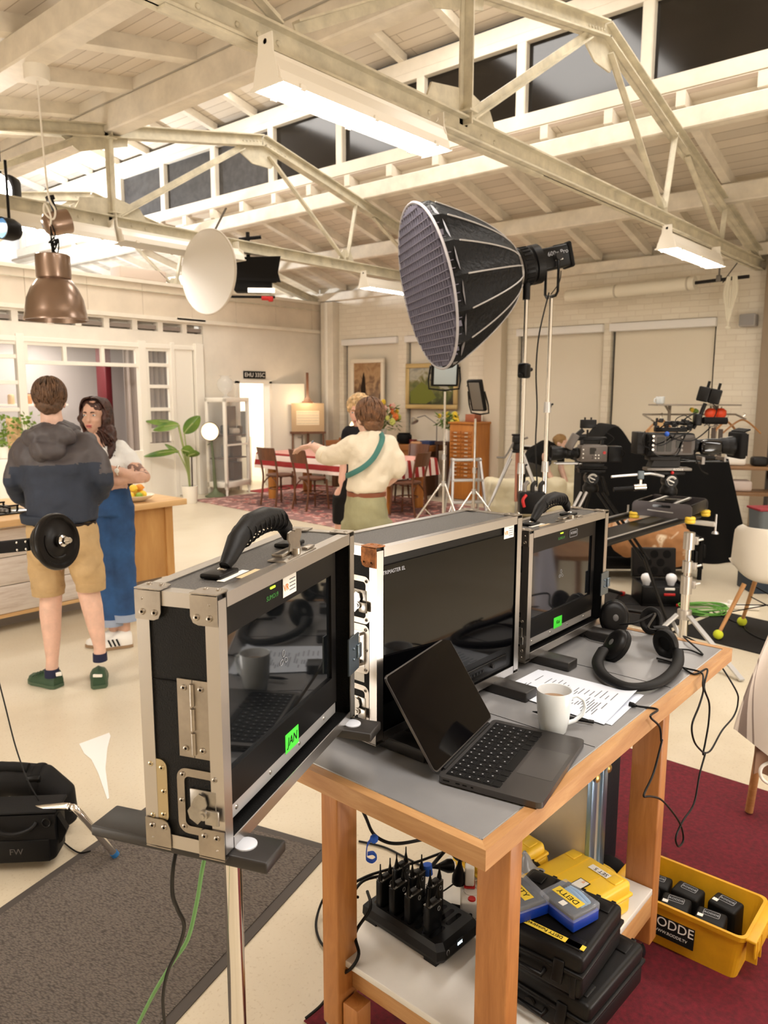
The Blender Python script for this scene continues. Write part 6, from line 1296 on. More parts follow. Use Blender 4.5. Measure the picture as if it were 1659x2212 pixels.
def wbox(name, boxes, m_, lab=None, kind='structure'):
    q = MB()
    for c, s in boxes: q.box(c, s, b=.004, seg=1)
    return struct(name, q, m_)
GP = glass('partition_pane', (225, 225, 225), .02, .10)
Yp = 10.74
wbox('trim_8', [((4.82, Yp, 1.25), (.11, .1, 2.5)), ((6.70, Yp, 1.25), (.13, .1, 2.5)), ((7.25, Yp, 1.25), (.07, .1, 2.5)), ((7.74, Yp-.02, 1.25), (.16, .14, 2.5)), ((7.46, Yp, 1.25), (.36, .05, 2.45)), ((5.6, Yp, 2.43), (4.4, .094, .07)),
                ((7.0, Yp, .45), (.6, .06, .9)), ((5.75, Yp, .40), (1.9, .06, .8)), ((4.1, Yp, .40), (1.4, .06, .8))], WHITE2)
def win(n, xs, zs, x0, x1, z0, z1):
    q = MB()
    for x in xs: q.box((x, Yp, (z0+z1)/2), (.055, .06, z1-z0), b=.003, seg=1)
    for z in zs: q.box(((x0+x1)/2, Yp, z), (x1-x0, .054, .055), b=.003, seg=1)
    f = struct('window_%d' % n, q, WHITE2)
    q = MB(); q.box(((x0+x1)/2, Yp+.01, (z0+z1)/2), (x1-x0, .006, z1-z0)); obj('pane', q, GP, f)
win(21, (3.6, 4.2), (2.38, 2.19, 1.84, 1.47, 1.12, .82), 3.5, 4.77, .82, 2.4)
win(22, (4.90, 5.46, 6.05, 6.62), (2.38, 2.12), 4.88, 6.64, 2.12, 2.4)
win(23, (6.79, 7.20), (2.38, 2.14, 1.80, 1.44, 1.11), 6.77, 7.22, .92, 2.4)
q = MB(); q.box((5.75, 13.4, 1.3), (6.0, .1, 2.75)); struct('wall_kitchen', q, mat('kitchen_grey_wall', (190, 184, 182), .6))
q = MB(); q.box((5.9, 12.1, 2.72), (6.2, 2.7, .06)); struct('trim_9', q, mat('kitchen_soffit', (150, 138, 130), .6))
q = MB(); q.box((8.0, 12.1, 1.3), (.08, 2.6, 2.75)); struct('trim_10', q, mat('kitchen_grey_wall', (190, 184, 182), .6))
q = MB(); q.box((7.0, 12.4, 1.25), (.12, .3, 2.55), b=.01); one('red_screen', q, mat('oxblood_panel', (92, 14, 24), .5), 'tall oxblood red screen seen through the kitchen partition', 'screen')
CUR = mat('grey_taupe_curtain', (176, 164, 158), .85)
t = thing('curtain', 'long grey curtain hanging behind the right panes of the kitchen partition', 'curtain', (6.9, 11.55, 0))
m = MB(); m.grid(lambda u, v: (-.02+1.0*u, .035*math.sin(u*58)+.012*math.sin(u*23+v*3), 2.5-2.2*v), 120, 4, th=.006); obj('cloth', m, CUR, t)
m = MB(); m.tube([(-.5, 0, 2.53), (1.05, 0, 2.53)], .012, 8); obj('rod', m, MGREY, t)
t = thing('kitchen_counter', 'white kitchen counter behind the partition with jars on it', 'counter', (5.6, 12.7, 0))
m = MB(); m.box((0, 0, .45), (2.3, .6, .9), b=.01); obj('body', m, WHITE2, t); m = MB(); m.box((0, 0, 1.50), (1.6, .3, .03)); obj('wall_shelf', m, WHITE2, t)
for i in range(5): q = MB(); q.lathe([(0, 0), (.05, 0), (.055, .03), (.05, .14), (.03, .16), (0, .16)], 14, tr(4.95+.28*i, 12.68, 1.515)); one('jar', q, [mat('terracotta', (170, 120, 80), .6), WHITE2, mat('jar_tan', (196, 160, 112), .5)][i % 3], 'jar on the wall shelf behind the kitchen partition', 'jar', 'jars on the kitchen wall shelf')
t = thing('wall_ring', 'thin black ring lamp on the wall behind the partition', 'wall lamp', (6.35, 13.32, 1.68)); m = MB(); m.tube([(.13*math.cos(a), 0, .13*math.sin(a)) for a in [2*PI*i/30 for i in range(30)]], .008, 6, closed=True); obj('ring', m, BLK, t); m = MB(); m.tube([(-.3, .0, 0), (-.13, 0, 0)], .008, 6); obj('bracket', m, BLK, t)
t = thing('sideboard', 'pale sideboard carrying herbs at the far left in front of the partition', 'sideboard', (4.2, 10.35, 0))
m = MB(); m.box((0, 0, .42), (1.2, .5, .84), b=.01); obj('body', m, WHITE2, t)
for i, (x, z0, lb) in enumerate(((4.32, .845, 'bushy green herb pot at the left edge behind the man'), (4.66, .845, 'small green herb pot just left of the man'))):
    t = thing('potted_herb', lb, 'potted plant', (x, 10.32, z0))
    m = MB(); m.lathe([(0, 0), (.07, 0), (.085, .15), (.08, .15), (.07, .1), (0, .1)], 18); obj('pot', m, WHITE2, t)
    m = MB(); rn = random.Random(i)
    for k in range(90):
        a, r, z = rn.random()*6.28, .14*rn.random()**.5, .14+.42*rn.random(); T = tr(r*math.cos(a), r*math.sin(a), z) @ rot(rn.random()*90, rn.random()*90, rn.random()*360)
        m.add([(0, 0, 0), (.02, .03, .004), (0, .075, 0), (-.02, .03, .004)], [(0, 1, 2, 3)], 0, True, T)
    for k in range(8): m.tube([(0, 0, .1), (.08*math.cos(k), .08*math.sin(k), .45)], .003, 5)
    tag(obj('foliage', m, mat('herb_green', (112, 140, 52), .6), t), kind='stuff')
q = MB(); q.box((4.55, 10.45, 1.12), (.2, .02, .5), b=.01); one('cutting_board', q, mat('maple_board', (216, 178, 130), .5), 'maple cutting board leaning behind the herb pots', 'cutting board')
BRZ = mat('bronze_lacquer', (150, 126, 110), .28, .75, coat=.4)
rp = V((2.69, 5.45, 3.90)); pt = V((2.72, 5.43, 2.21))
t = thing('pendant_lamp', 'large bronze pendant lamp hanging on a white cord at upper left', 'pendant lamp', (2.72, 5.43, 2.21))
m = MB(); m.lathe([(0, 1.60), (.08, 1.60), (.085, 1.62), (.085, 1.69), (0, 1.69)], 24, tr(-.02, .02, 0)); obj('ceiling_rose', m, WHITE2, t)
m = MB(); m.tube(smooth([(-.02, .02, 1.62), (-.01, .01, 1.1), (.0, .0, .85), (.03, -.02, .76), (.02, 0, .70), (-.03, .02, .74), (-.02, .02, .80), (0.005, .0, .72), (0, 0, .66)], 8), .007, 8); obj('white_cord', m, WHITE2, t)
m = MB()
for i in range(4): m.tube(smooth([(0, 0, .68-.03*i), (.04-.03*(i % 2), .02, .6-.03*i), (-.03+.02*i, -.02, .53-.02*i), (.05, .0, .57), (0, 0, .5)], 6), .005, 6)
m.tube([(0, 0, .55), (.004, 0, .44)], .006, 6); m.tube([(.012, 0, .55), (.016, 0, .44)], .005, 6); obj('black_cable', m, CABLE, t)
m = MB(); m.lathe([(0, .455), (.112, .455), (.118, .45), (.118, .30), (.114, .292), (.108, .288), (.113, .283), (.122, .278), (.16, .225), (.192, .15), (.206, .07), (.212, .022), (.217, .015), (.217, 0), (.208, .0), (.200, .06), (.186, .14), (.15, .22), (.10, .27), (0, .275)], 48); obj('shade', m, BRZ, t)
m = MB(); m.ell((0, 0, .16), .05, 14, 10); obj('bulb', m, mat('bulb_white', (236, 236, 240), .3), t)
sp_ = atd(122, 482, 5.5)
t = thing('spot_lamp', 'small bronze spot lamp with blue-lit rim hung above the pendant', 'spot lamp', M=VF(sp_) @ rot(18, 0, -52) @ rot(0, 0, 0))
m = MB(); m.lathe([(0, .09), (.05, .09), (.075, .07), (.085, .02), (.085, -.09), (.078, -.09), (.072, .0), (0, .03)], 28, rot(90, 0, 0)); obj('can', m, BRZ, t)
m = MB(); m.box((0, .02, .12), (.02, .03, .1)); m.box((0, .02, .17), (.05, .05, .03)); obj('bracket', m, BLK, t)
m = MB(); m.lathe([(0, .012), (.045, .012), (.045, .0), (0, 0)], 20, rot(90, 0, 0) @ tr(0, 0, -.02)); obj('lamp_lens', m, mat('blue_lens', (40, 120, 210), .2, emit=.5, ec=(30, 110, 230)), t)
lk = atd(2, 492, 6.3)
t = thing('spot_lamp', 'blue-lensed spot lamp cut by the left edge of the photo', 'spot lamp', M=VF(lk) @ rot(0, 0, -30))
m = MB(); m.lathe([(0, .16), (.07, .15), (.09, .1), (.09, 0), (.08, 0), (.078, .08), (0, .1)], 28, rot(-90, 0, 0)); obj('can', m, BLK, t)
m = MB(); m.lathe([(0, .02), (.075, .015), (.078, .01)], 24, rot(-90, 0, 0)); obj('lamp_lens', m, mat('blue_lens2', (120, 170, 215), .1, emit=.25, ec=(90, 160, 230)), t)
m = MB(); m.tube([(.0, .08, .09), (0, .08, .55)], .012, 8); obj('hanger', m, BLK, t)
gl = atd(-12, 412, 6.6)
t = thing('film_lamp', 'glaring film lamp at the left edge under the roof', 'film lamp', M=VF(gl) @ rot(0, 0, 0))
m = MB(); m.lathe([(0, -.005), (.14, -.005), (.15, .02), (.15, .0)], 28, rot(-90, 0, 0) @ MX.Rotation(PI, 4, 'X')); obj('lamp_lens', m, mat('lamp_glare', (255, 255, 255), .4, emit=60, ec=(255, 248, 238)), t)
m = MB(); m.box((0, .12, 0), (.3, .2, .3), b=.04); obj('housing', m, BLK, t); m = MB(); m.tube([(0, .12, .15), (0, .12, .55)], .015, 8); obj('hanger', m, BLK, t)
rf = VF(aty(450, 588, 6.35), 0) @ rot(0, 0, -38) @ rot(0, 14, 0)
t = thing('round_reflector', 'round white reflector disc hung from the middle truss', 'reflector', M=rf)
m = MB(); m.lathe([(0, .01), (.40, .012), (.40, -.004), (0, -.006)], 44, rot(90, 0, 0)); obj('disc', m, mat('reflector_white', (226, 222, 216), .7), t); m = MB(); m.tube([(.4*math.cos(a), 0, .4*math.sin(a)) for a in [2*PI*i/48 for i in range(48)]], .012, 8, closed=True); obj('rim', m, mat('rim_beige', (200, 190, 176), .5), t)
m = MB(); m.tube([(0, .01, .38), (.05, .08, .62)], .01, 8); obj('hook', m, MGREY, t)
bl = VF(aty(545, 598, 6.9), 4)
t = thing('film_lamp', 'black film lamp with flaps hung behind the round reflector', 'film lamp', M=bl)
m = MB(); m.box((0, .1, 0), (.42, .2, .32), b=.02); obj('housing', m, BLKM, t); m = MB(); m.prism([(-.2, 0), (.24, .0), (.3, -.22), (-.2, -.2)], .012, FX((.02, -.02, .16))); m.prism([(-.25, 0), (.22, .0), (.28, -.3), (-.25, -.28)], .012, basis((.05, .0, -.06), (1, 0, 0), (0, .4, -.9), (0, -.9, -.4))); obj('barn_door', m, BLKM, t)
m = MB(); m.tube([(-.05, .1, .16), (-.05, .1, .5)], .022, 10); m.tube([(-.15, .1, .42), (.1, .1, .45)], .02, 8); obj('hanger', m, BLKM, t)
m = MB(); m.tube([(-.25, .0, -.22), (.25, .0, -.22)], .014, 8); obj('pole', m, BLKM, t); m = MB(); m.tube([(.1, -.0, -.23), (.2, 0, -.235)], .025, 10); m.box((.2, 0, -.24), (.06, .05, .06), b=.015); obj('red_clamp', m, RED, t)
m = MB(); m.box((.1, -.03, -.15), (.3, .01, .05)); obj('lit_strip', m, mat('strip_white', (250, 240, 225), .5, emit=1), t)
for i, (x, z, s, lb) in enumerate(((6.78, 3.50, (.8, .3, .17), 'long pale box stored on top of the kitchen wall'), (7.1, 3.52, (.5, .2, .2), 'rounded white cushion stored on top of the kitchen wall'))):
    q = MB(); q.box((0, 0, 0), s, b=.05 if i else .02, seg=3); o = one('storage_box' if i == 0 else 'cushion', q, mat('stored_pale', (218, 200, 184), .7) if i == 0 else WHITE, lb, 'box' if i == 0 else 'cushion'); o.location = (x, 10.82+.28*i, 3.415+s[2]/2)
OAK = wood('island_oak', (204, 158, 98), (176, 126, 70), 'Z', 3, .4); OAKT = wood('island_oak_top', (226, 190, 140), (204, 158, 104), 'X', 4, .35)
WW, nt_, b_ = base('whitewashed_plank'); vec_ = coords(nt_, (.25, 1, 3)); nz_ = nn(nt_, 'ShaderNodeTexNoise', Scale=9.0, Detail=8.0, Roughness=.7); nt_.links.new(vec_, nz_.inputs['Vector'])
nt_.links.new(ramp(nt_, nz_.outputs['Fac'], [(.3, (196, 178, 166)), (.5, (226, 216, 208)), (.75, (238, 232, 226))]), b_.inputs['Base Color']); b_.inputs['Roughness'].default_value = .6
isl = thing('kitchen_island', 'kitchen island with oak top, whitewashed front and oak end section', 'kitchen island', (0, 0, 0))
m = MB(); m.box((2.58, 6.0, .79), (2.36, 1.16, .05), b=.006); obj('worktop', m, OAKT, isl)
m = MB(); m.box((3.26, 6.0, .46), (.80, 1.0, .6), b=.004); m.box((3.62, 5.52, .46), (.07, .07, .6)); obj('oak_cabinet', m, OAK, isl)
m = MB(); m.box((2.13, 6.0, .45), (1.42, .96, .63)); obj('cabinet', m, WHITE2, isl)
for i in range(3): m = MB(); m.box((2.13, 5.505, .23+.205*i), (1.43, .025, .2), b=.004); obj('front_plank', m, WW, isl)
m = MB(); m.box((2.13, 5.50, .115), (1.44, .03, .025)); obj('bottom_rail', m, OAKT, isl)
m = MB(); m.box((2.58, 6.05, .06), (2.1, .8, .12)); obj('plinth', m, mat('plinth_grey', (150, 140, 132), .6), isl)
t = thing('gas_hob', 'black gas hob set in the island at the far left', 'hob', (2.25, 5.9, .817))
m = MB(); m.box((0, 0, .006), (.62, .5, .012), b=.003); obj('plate', m, BLKG, t)
for x in (-.15, .15):
    for y in (-.12, .12):
        m = MB(); m.lathe([(0, .03), (.03, .03), (.035, .015), (.04, .012)], 16, tr(x, y, 0)); obj('burner', m, MGREY, t)
        m = MB()
        for a in (0, 90): m.bar((x-.11*math.cos(rad(a)), y-.11*math.sin(rad(a)), .045), (x+.11*math.cos(rad(a)), y+.11*math.sin(rad(a)), .045), .012, .012)
        for a in (0, 90, 180, 270): m.box((x+.1*math.cos(rad(a)), y+.1*math.sin(rad(a)), .03), (.012, .012, .036))
        obj('pan_support', m, BLK, t)
bo_ = atz(293, 1082, .818)
t = thing('fruit_bowl', 'shallow cream bowl at the right end of the kitchen island', 'bowl', bo_)
m = MB(); m.lathe([(0, .004), (.07, .002), (.08, .006), (.13, .03), (.155, .052), (.150, .053), (.12, .034), (.07, .014), (0, .012)], 36); obj('dish', m, mat('cream_ceramic', (234, 222, 202), .3, coat=.3), t)
LEM = mat('lemon', (236, 196, 62), .45); ORA = mat('orange_fruit', (232, 150, 52), .45); LIM = mat('lime', (130, 158, 40), .45)
for i, (x, y, z, c_, lb) in enumerate(((-.06, -.02, .05, LEM, 'lemon at the left of the fruit bowl'), (.0, -.055, .045, LIM, 'green lime at the front of the fruit bowl'), (.055, -.02, .052, LEM, 'lemon at the right of the fruit bowl'), (-.03, .05, .05, ORA, 'orange at the back left of the fruit bowl'), (.05, .06, .05, LEM, 'lemon at the back right of the fruit bowl'), (-.015, .0, .105, LEM, 'lemon on top of the fruit pile at left'), (.045, .01, .105, ORA, 'orange on top of the fruit pile at right'))):
    q = MB(); q.ell((0, 0, 0), (.036, .031, .032), 14, 10); q.ell((.034, 0, 0), (.01, .009, .009), 8, 6); o = one('lemon' if c_ is LEM else 'orange' if c_ is ORA else 'lime', q, c_, lb, 'fruit', 'fruit in the bowl'); o.location = bo_+V((x, y, z)); o.rotation_euler = (0, 0, i)
t = thing('pepper_mill', 'black and white pepper mill on the island beside the woman', 'pepper mill', atz(282, 1062, .818))
m = MB(); m.lathe([(0, 0), (.03, 0), (.03, .02), (.022, .05), (.022, .13), (.026, .16), (.018, .18)], 16); obj('body', m, BLKG, t); m = MB(); m.lathe([(.018, .18), (.024, .2), (.022, .23), (.008, .25), (0, .25)], 16); obj('head', m, WHITE2, t)
t = thing('tomato_bunch', 'small red tomatoes in a glass dish behind the fruit bowl', 'tomatoes', atz(262, 1062, .818))
for i in range(5): m = MB(); m.ell((.035*math.cos(i*1.26), .035*math.sin(i*1.26), .06), .028, 12, 8); obj('tomato', m, mat('tomato_red', (214, 96, 60), .35), t)
m = MB(); m.lathe([(0, .0), (.05, .0), (.07, .05), (.068, .05), (.048, .006), (0, .006)], 20); obj('dish', m, glass('clear_glass', (240, 240, 240), .02, .2), t)
LEAF, nt_, b_ = base('big_leaf'); vec_ = coords(nt_); nz_ = nn(nt_, 'ShaderNodeTexNoise', Scale=4.0); nt_.links.new(vec_, nz_.inputs['Vector']); nt_.links.new(ramp(nt_, nz_.outputs['Fac'], [(.3, (58, 92, 26)), (.7, (110, 138, 44))]), b_.inputs['Base Color']); b_.inputs['Roughness'].default_value = .35
pp = V((6.96, 9.95, 0))
pl = thing('potted_plant', 'tall plant with large paddle leaves in a white pot beside the partition', 'potted plant', M=VF(pp))
m = MB(); m.lathe([(0, 0), (.10, 0), (.105, .01), (.122, .27), (.115, .27), (.11, .23), (0, .23)], 28); obj('pot', m, WHITE2, pl)
m = MB(); m.lathe([(0, .235), (.112, .232)], 20); obj('soil', m, mat('soil', (50, 38, 28), .9), pl)
D0 = 11.85; PI_ = pl.matrix_world.inverted()
def leafobj(bx_, by_, tx, ty, w, dep=0, droop=.12, twist=0):
    a = PI_ @ atd(bx_, by_, D0+dep); b = PI_ @ atd(tx, ty, D0+dep*1.2); L = (b-a); side = V((0, -.35, 0))+V((-L.z, 0, L.x)).normalized()*1.0; side.normalize(); side = (MX.Rotation(rad(twist), 3, L.normalized()) @ side)
    nrm = L.normalized().cross(side)
    def f(u, v):
        k = (u-.5)*2; wd = w*math.sin(PI*min(1, max(0, .02+v*.98)))**.65*(1-.25*v); p = a+L*v+side*(k*wd)+nrm*(-.25*wd*abs(k))+V((0, 0, -droop*v*v+droop*.5*v)); return p
    m = MB(); m.grid(f, 8, 14, th=.004); lf_ = obj('leaf', m, LEAF, pl)
    m = MB(); s_ = [(rn.random()-.5)*.05, 0, .24]; m.tube(smooth([V((s_[0], 0, .22)), V((s_[0]*1.4, .0, .5))*.6+a*.25, a*.9+V((0, 0, a.z*.05)), a+L*.02, a+L*.55]), .010, 7); obj('stem', m, mat('plant_stem', (140, 150, 90), .5), pl)
leafobj(383, 915, 314, 906, .10, .1, .05, 40); leafobj(386, 918, 330, 924, .085, -.1, .08, 10); leafobj(398, 936, 432, 896, .12, 0, .03, -20); leafobj(384, 974, 310, 982, .075, .1, .06, 25); leafobj(386, 978, 356, 958, .05, .15, .02, 30); leafobj(392, 972, 424, 980, .11, -.1, .05, 0); leafobj(408, 984, 432, 976, .085, -.15, .04, 20)
m = MB(); m.tube([(.04, 0, .22), (.045, 0, .72)], .012, 8); obj('support_cane', m, mat('dark_cane', (58, 44, 32), .6), pl)
hp_ = atz(466, 1073, 0)
hl_ = thing('heat_lamp', 'lit round lamp on a green iron floor stand left of the glass cabinet', 'floor lamp', M=VF(hp_))
GRN = mat('green_iron', (104, 112, 84), .5, .3)
m = MB(); m.lathe([(0, .0), (.17, .0), (.17, .02), (.12, .05), (.05, .09), (.03, .14), (0, .14)], 28); obj('base', m, GRN, hl_); m = MB(); m.tube([(0, 0, .12), (-.02, 0, .6), (-.04, 0, .93)], [.032, .024, .02], 12); m.tube([(-.04, 0, .9), (-.1, -.03, .86)], .008, 6); obj('pole', m, GRN, hl_)
m = MB(); T = tr(-.05, -.03, 1.08) @ rot(90, 0, 0) @ rot(0, 0, 0); m.lathe([(.15, .03), (.155, .02), (.15, .0), (.08, -.06), (0, -.07)], 32, T); obj('shade', m, mat('shade_brown', (110, 96, 80), .5), hl_)
m = MB(); m.lathe([(0, .0), (.07, .005), (.142, .028)], 32, T); obj('reflector', m, mat('lamp_reflector_lit', (255, 236, 206), .4, emit=.9, ec=(255, 226, 184)), hl_)
m = MB(); m.lathe([(0, .05), (.035, .045), (.045, .02)], 20, T); obj('bulb', m, mat('lamp_bulb_lit', (255, 250, 240), .4, emit=9), hl_)
m = MB(); m.tube([T @ V((.075*math.cos(a), .075*math.sin(a), .035)) for a in [2*PI*i/28 for i in range(28)]], .005, 6, closed=True); obj('guard_ring', m, mat('copper_ring', (214, 140, 96), .4, .5), hl_)
vc = V((7.79, 10.1, 0)); vx = V((.71, .19, 0)).normalized(); vy = V((-vx.y, vx.x, 0))
vt = thing('glass_cabinet', 'white metal display cabinet with glass sides and dark things inside', 'cabinet', M=basis(vc, vx, vy, ZV)); WV, DV_, HV_ = .62, .36, 1.62
GC = glass('cabinet_glass', (230, 234, 234), .03, .10)
for x in (0, WV):
    for y in (0, DV_): m = MB(); m.tube([(x, y, 0), (x, y, .12)], [.018, .03], 4); m.box((x, y, .12+(HV_-.12)/2), (.05, .05, HV_-.12), b=.006); obj('post', m, WHITE2, vt)
for z, h in ((.19, .09), (HV_-.03, .07)): m = MB(); m.box((WV/2, DV_/2, z), (WV+.05, DV_+.05, h), b=.006); obj('frame_rail', m, WHITE2, vt)
m = MB(); m.box((WV/2, -.02, .85), (WV, .012, .03)); m.box((WV-.03, -.024, .85), (.03, .012, .1)); obj('door_rail', m, WHITE2, vt)
for c, s in (((WV/2, -.005, .9), (WV-.04, .006, 1.3)), ((0, DV_/2, .9), (.006, DV_-.04, 1.3)), ((WV, DV_/2, .9), (.006, DV_-.04, 1.3))): m = MB(); m.box(c, s); obj('pane', m, GC, vt)
m = MB(); m.box((WV*.66, DV_*.6, .88), (WV*.55, .02, 1.2)); obj('back_board', m, mat('cabinet_back', (96, 72, 52), .6), vt)
for z in (.62, 1.0): m = MB(); m.box((WV/2, DV_/2, z), (WV-.03, DV_-.03, .02)); obj('shelf', m, mat('cabinet_shelf', (90, 60, 38), .5), vt)
MWv = vt.matrix_world
for i, (x, y, z, s, c_, nm, lb) in enumerate(((.42, .16, .24, (.24, .18, .3), mat('dark_wood_box', (70, 44, 28), .5), 'wooden_case', 'dark wooden case on the floor of the glass cabinet'), (.4, .15, .635, (.26, .18, .26), mat('brown_box', (84, 56, 38), .5), 'wooden_case', 'brown wooden case on the middle shelf of the glass cabinet'),
        (.42, .15, 1.015, (.2, .15, .1), mat('ivory_model', (206, 196, 180), .5), 'model', 'pale rounded model on the top shelf of the glass cabinet'), (.2, .16, 1.015, (.14, .12, .16), DGREY, 'clock', 'grey round clock at the left of the top cabinet shelf'), (.56, .12, 1.015, (.08, .08, .14), mat('dark_brass', (90, 70, 44), .4, .6), 'ornament', 'small dark ornament at the right of the top cabinet shelf'), (.2, .16, .635, (.12, .12, .22), mat('grey_vessel', (120, 116, 112), .5), 'vessel', 'grey vessel at the left of the middle cabinet shelf'))):
    q = MB(); q.box((0, 0, s[2]/2), s, b=min(s)*(.3 if i in (2, 3, 4, 5) else .05), seg=3); one(nm, q, c_, lb, nm.replace('_', ' '), M=MWv @ tr(x, y, z))
t = thing('glass_globe', 'clear glass globe jar standing on the white display cabinet', 'vase', M=MWv @ tr(.26, .17, HV_+.006))
m = MB(); m.lathe([(0, 0), (.07, 0), (.07, .01), (.03, .03), (.025, .06), (.07, .09), (.125, .15), (.14, .21), (.12, .28), (.07, .33), (.065, .345), (.12, .36)], 30); obj('vessel', m, glass('globe_glass', (225, 228, 228), .02, .22), t)
q = MB(); q.box((10.2, 12.1, 1.2), (.08, 2.4, 2.4)); q.box((9.1, 13.2, 1.2), (2.2, .08, 2.4)); struct('wall_beyond', q, mat('corridor_white', (246, 240, 226), .6))
q = MB(); q.box((8.52, Yp-.03, .95), (.06, .14, 1.92)); q.box((9.26, Yp-.03, .95), (.06, .14, 1.92)); q.box((8.89, Yp-.03, 1.90), (.80, .14, .06)); struct('trim_11', q, WHITE2)
dM = basis((9.30, 10.66, .01), V((math.cos(rad(-24)), math.sin(rad(-24)), 0)), V((-math.sin(rad(-24)), math.cos(rad(-24)), 0)), ZV)
q = MB(); q.box((.31, 0, .93), (.62, .04, 1.86), b=.003); d_ = tag(obj('door_1', q, mat('door_cream', (238, 230, 214), .45), None, dM), 'white door leaf standing open beside the doorway', 'door', None, 'structure')
q = MB(); q.tube([(.56, -.02, .88), (.56, -.06, .88), (.46, -.06, .88)], .01, 8); obj('door_handle', q, CHR, d_); q = MB(); q.box((.56, -.022, .82), (.03, .006, .2)); obj('lock_plate', q, CHR, d_)
t = thing('corridor_cabinet', 'white cabinet seen through the doorway under the black screen', 'cabinet', (9.1, 11.7, 0)); m = MB(); m.box((0, 0, .44), (.7, .5, .88), b=.01); obj('body', m, WHITE2, t)
t = thing('oven', 'black fronted appliance with small white shapes seen through the doorway', 'appliance', (9.08, 11.62, .885)); m = MB(); m.box((0, 0, .24), (.56, .4, .48), b=.02); obj('housing', m, BLKG, t)
for c_, s in (((-.12, -.205, .27), (.07, .01, .14)), ((-.1, -.205, .18), (.16, .01, .05))): m = MB(); m.box(c_, s, b=.02); obj('white_shape', m, STKW, t)
t = thing('number_plate', 'black plate with pale letters above the doorway', 'number plate', (8.93, 10.69, 2.02)); m = MB(); m.box((0, 0, 0), (.50, .014, .13), b=.004); obj('plate', m, INK, t); text('EHU 335C', .105, FX((0, -.009, -.004)), STKW, t)
RUG, nt_, b_ = base('persian_rug'); tc_ = nn(nt_, 'ShaderNodeTexCoord'); mp_ = nn(nt_, 'ShaderNodeMapping'); nt_.links.new(tc_.outputs['Object'], mp_.inputs[0])
v_ = nn(nt_, 'ShaderNodeTexVoronoi', Scale=7.0); nt_.links.new(mp_.outputs[0], v_.inputs['Vector']); n_ = nn(nt_, 'ShaderNodeTexNoise', Scale=14.0, Detail=5.0); nt_.links.new(mp_.outputs[0], n_.inputs['Vector'])
ad_ = nn(nt_, 'ShaderNodeMath', operation='ADD'); nt_.links.new(v_.outputs['Distance'], ad_.inputs[0]); nt_.links.new(n_.outputs['Fac'], ad_.inputs[1])
c1_ = ramp(nt_, ad_.outputs[0], [(.55, (128, 46, 50)), (.75, (172, 84, 80)), (.9, (200, 156, 142)), (1.0, (110, 76, 74))])
c2_ = ramp(nt_, ad_.outputs[0], [(.55, (170, 126, 118)), (.75, (206, 178, 166)), (.9, (178, 112, 106)), (1.0, (140, 104, 100))])
sx_ = nn(nt_, 'ShaderNodeSeparateXYZ'); nt_.links.new(tc_.outputs['Object'], sx_.inputs[0])
ax_ = nn(nt_, 'ShaderNodeMath', operation='ABSOLUTE'); nt_.links.new(sx_.outputs[0], ax_.inputs[0]); ay_ = nn(nt_, 'ShaderNodeMath', operation='ABSOLUTE'); nt_.links.new(sx_.outputs[1], ay_.inputs[0])
gx_ = nn(nt_, 'ShaderNodeMath', operation='GREATER_THAN'); nt_.links.new(ax_.outputs[0], gx_.inputs[0]); gx_.inputs[1].default_value = 1.0; gy_ = nn(nt_, 'ShaderNodeMath', operation='GREATER_THAN'); nt_.links.new(ay_.outputs[0], gy_.inputs[0]); gy_.inputs[1].default_value = 1.65
mxm_ = nn(nt_, 'ShaderNodeMath', operation='MAXIMUM'); nt_.links.new(gx_.outputs[0], mxm_.inputs[0]); nt_.links.new(gy_.outputs[0], mxm_.inputs[1])
mx_ = nn(nt_, 'ShaderNodeMix', data_type='RGBA'); nt_.links.new(mxm_.outputs[0], mx_.inputs[0]); nt_.links.new(c1_, mx_.inputs[6]); nt_.links.new(c2_, mx_.inputs[7]); nt_.links.new(mx_.outputs[2], b_.inputs['Base Color']); b_.inputs['Roughness'].default_value = .95
q = MB(); q.box((0, 0, .004), (2.7, 4.1, .008)); one('persian_rug', q, RUG, 'worn red patterned rug under the dining table', 'rug', M=tr(8.32, 8.0, .001) @ rot(0, 0, -5))
q = MB(); q.box((0, 0, .004), (1.4, .9, .006)); one('small_rug', q, mat('plain_red_rug', (150, 34, 38), .95), 'small plain red rug behind the dining table legs', 'rug', M=tr(9.2, 10.05, .001) @ rot(0, 0, 8))
TX0, TX1, TY0, TY1, TZ = 8.0, 9.05, 6.75, 9.55, .755
t = thing('dining_table', 'long dining table with thick honey log legs on the patterned rug', 'table', (0, 0, 0))
m = MB(); m.box(((TX0+TX1)/2, (TY0+TY1)/2, TZ-.025), (TX1-TX0, TY1-TY0, .05)); obj('tabletop', m, PINE, t)
for x in (TX0+.14, TX1-.14):
    for y in (TY0+.2, TY1-.2): m = MB(); m.tube([(x, y, .012), (x, y, .35), (x, y, TZ-.05)], [.075, .08, .075], 14); obj('leg', m, wood('honey_log', (206, 142, 66), (170, 104, 40), 'Z', 5), t)
CL, nt_, b_ = base('red_striped_cloth'); tc_ = nn(nt_, 'ShaderNodeTexCoord'); sx_ = nn(nt_, 'ShaderNodeSeparateXYZ'); nt_.links.new(tc_.outputs['Object'], sx_.inputs[0])
def fnode(op, a, b=None):
    n = nn(nt_, 'ShaderNodeMath', operation=op); (nt_.links.new(a, n.inputs[0]) if not isinstance(a, (int, float)) else setattr(n.inputs[0], 'default_value', a))
    if b is not None: (nt_.links.new(b, n.inputs[1]) if not isinstance(b, (int, float)) else setattr(n.inputs[1], 'default_value', b))
    return n.outputs[0]
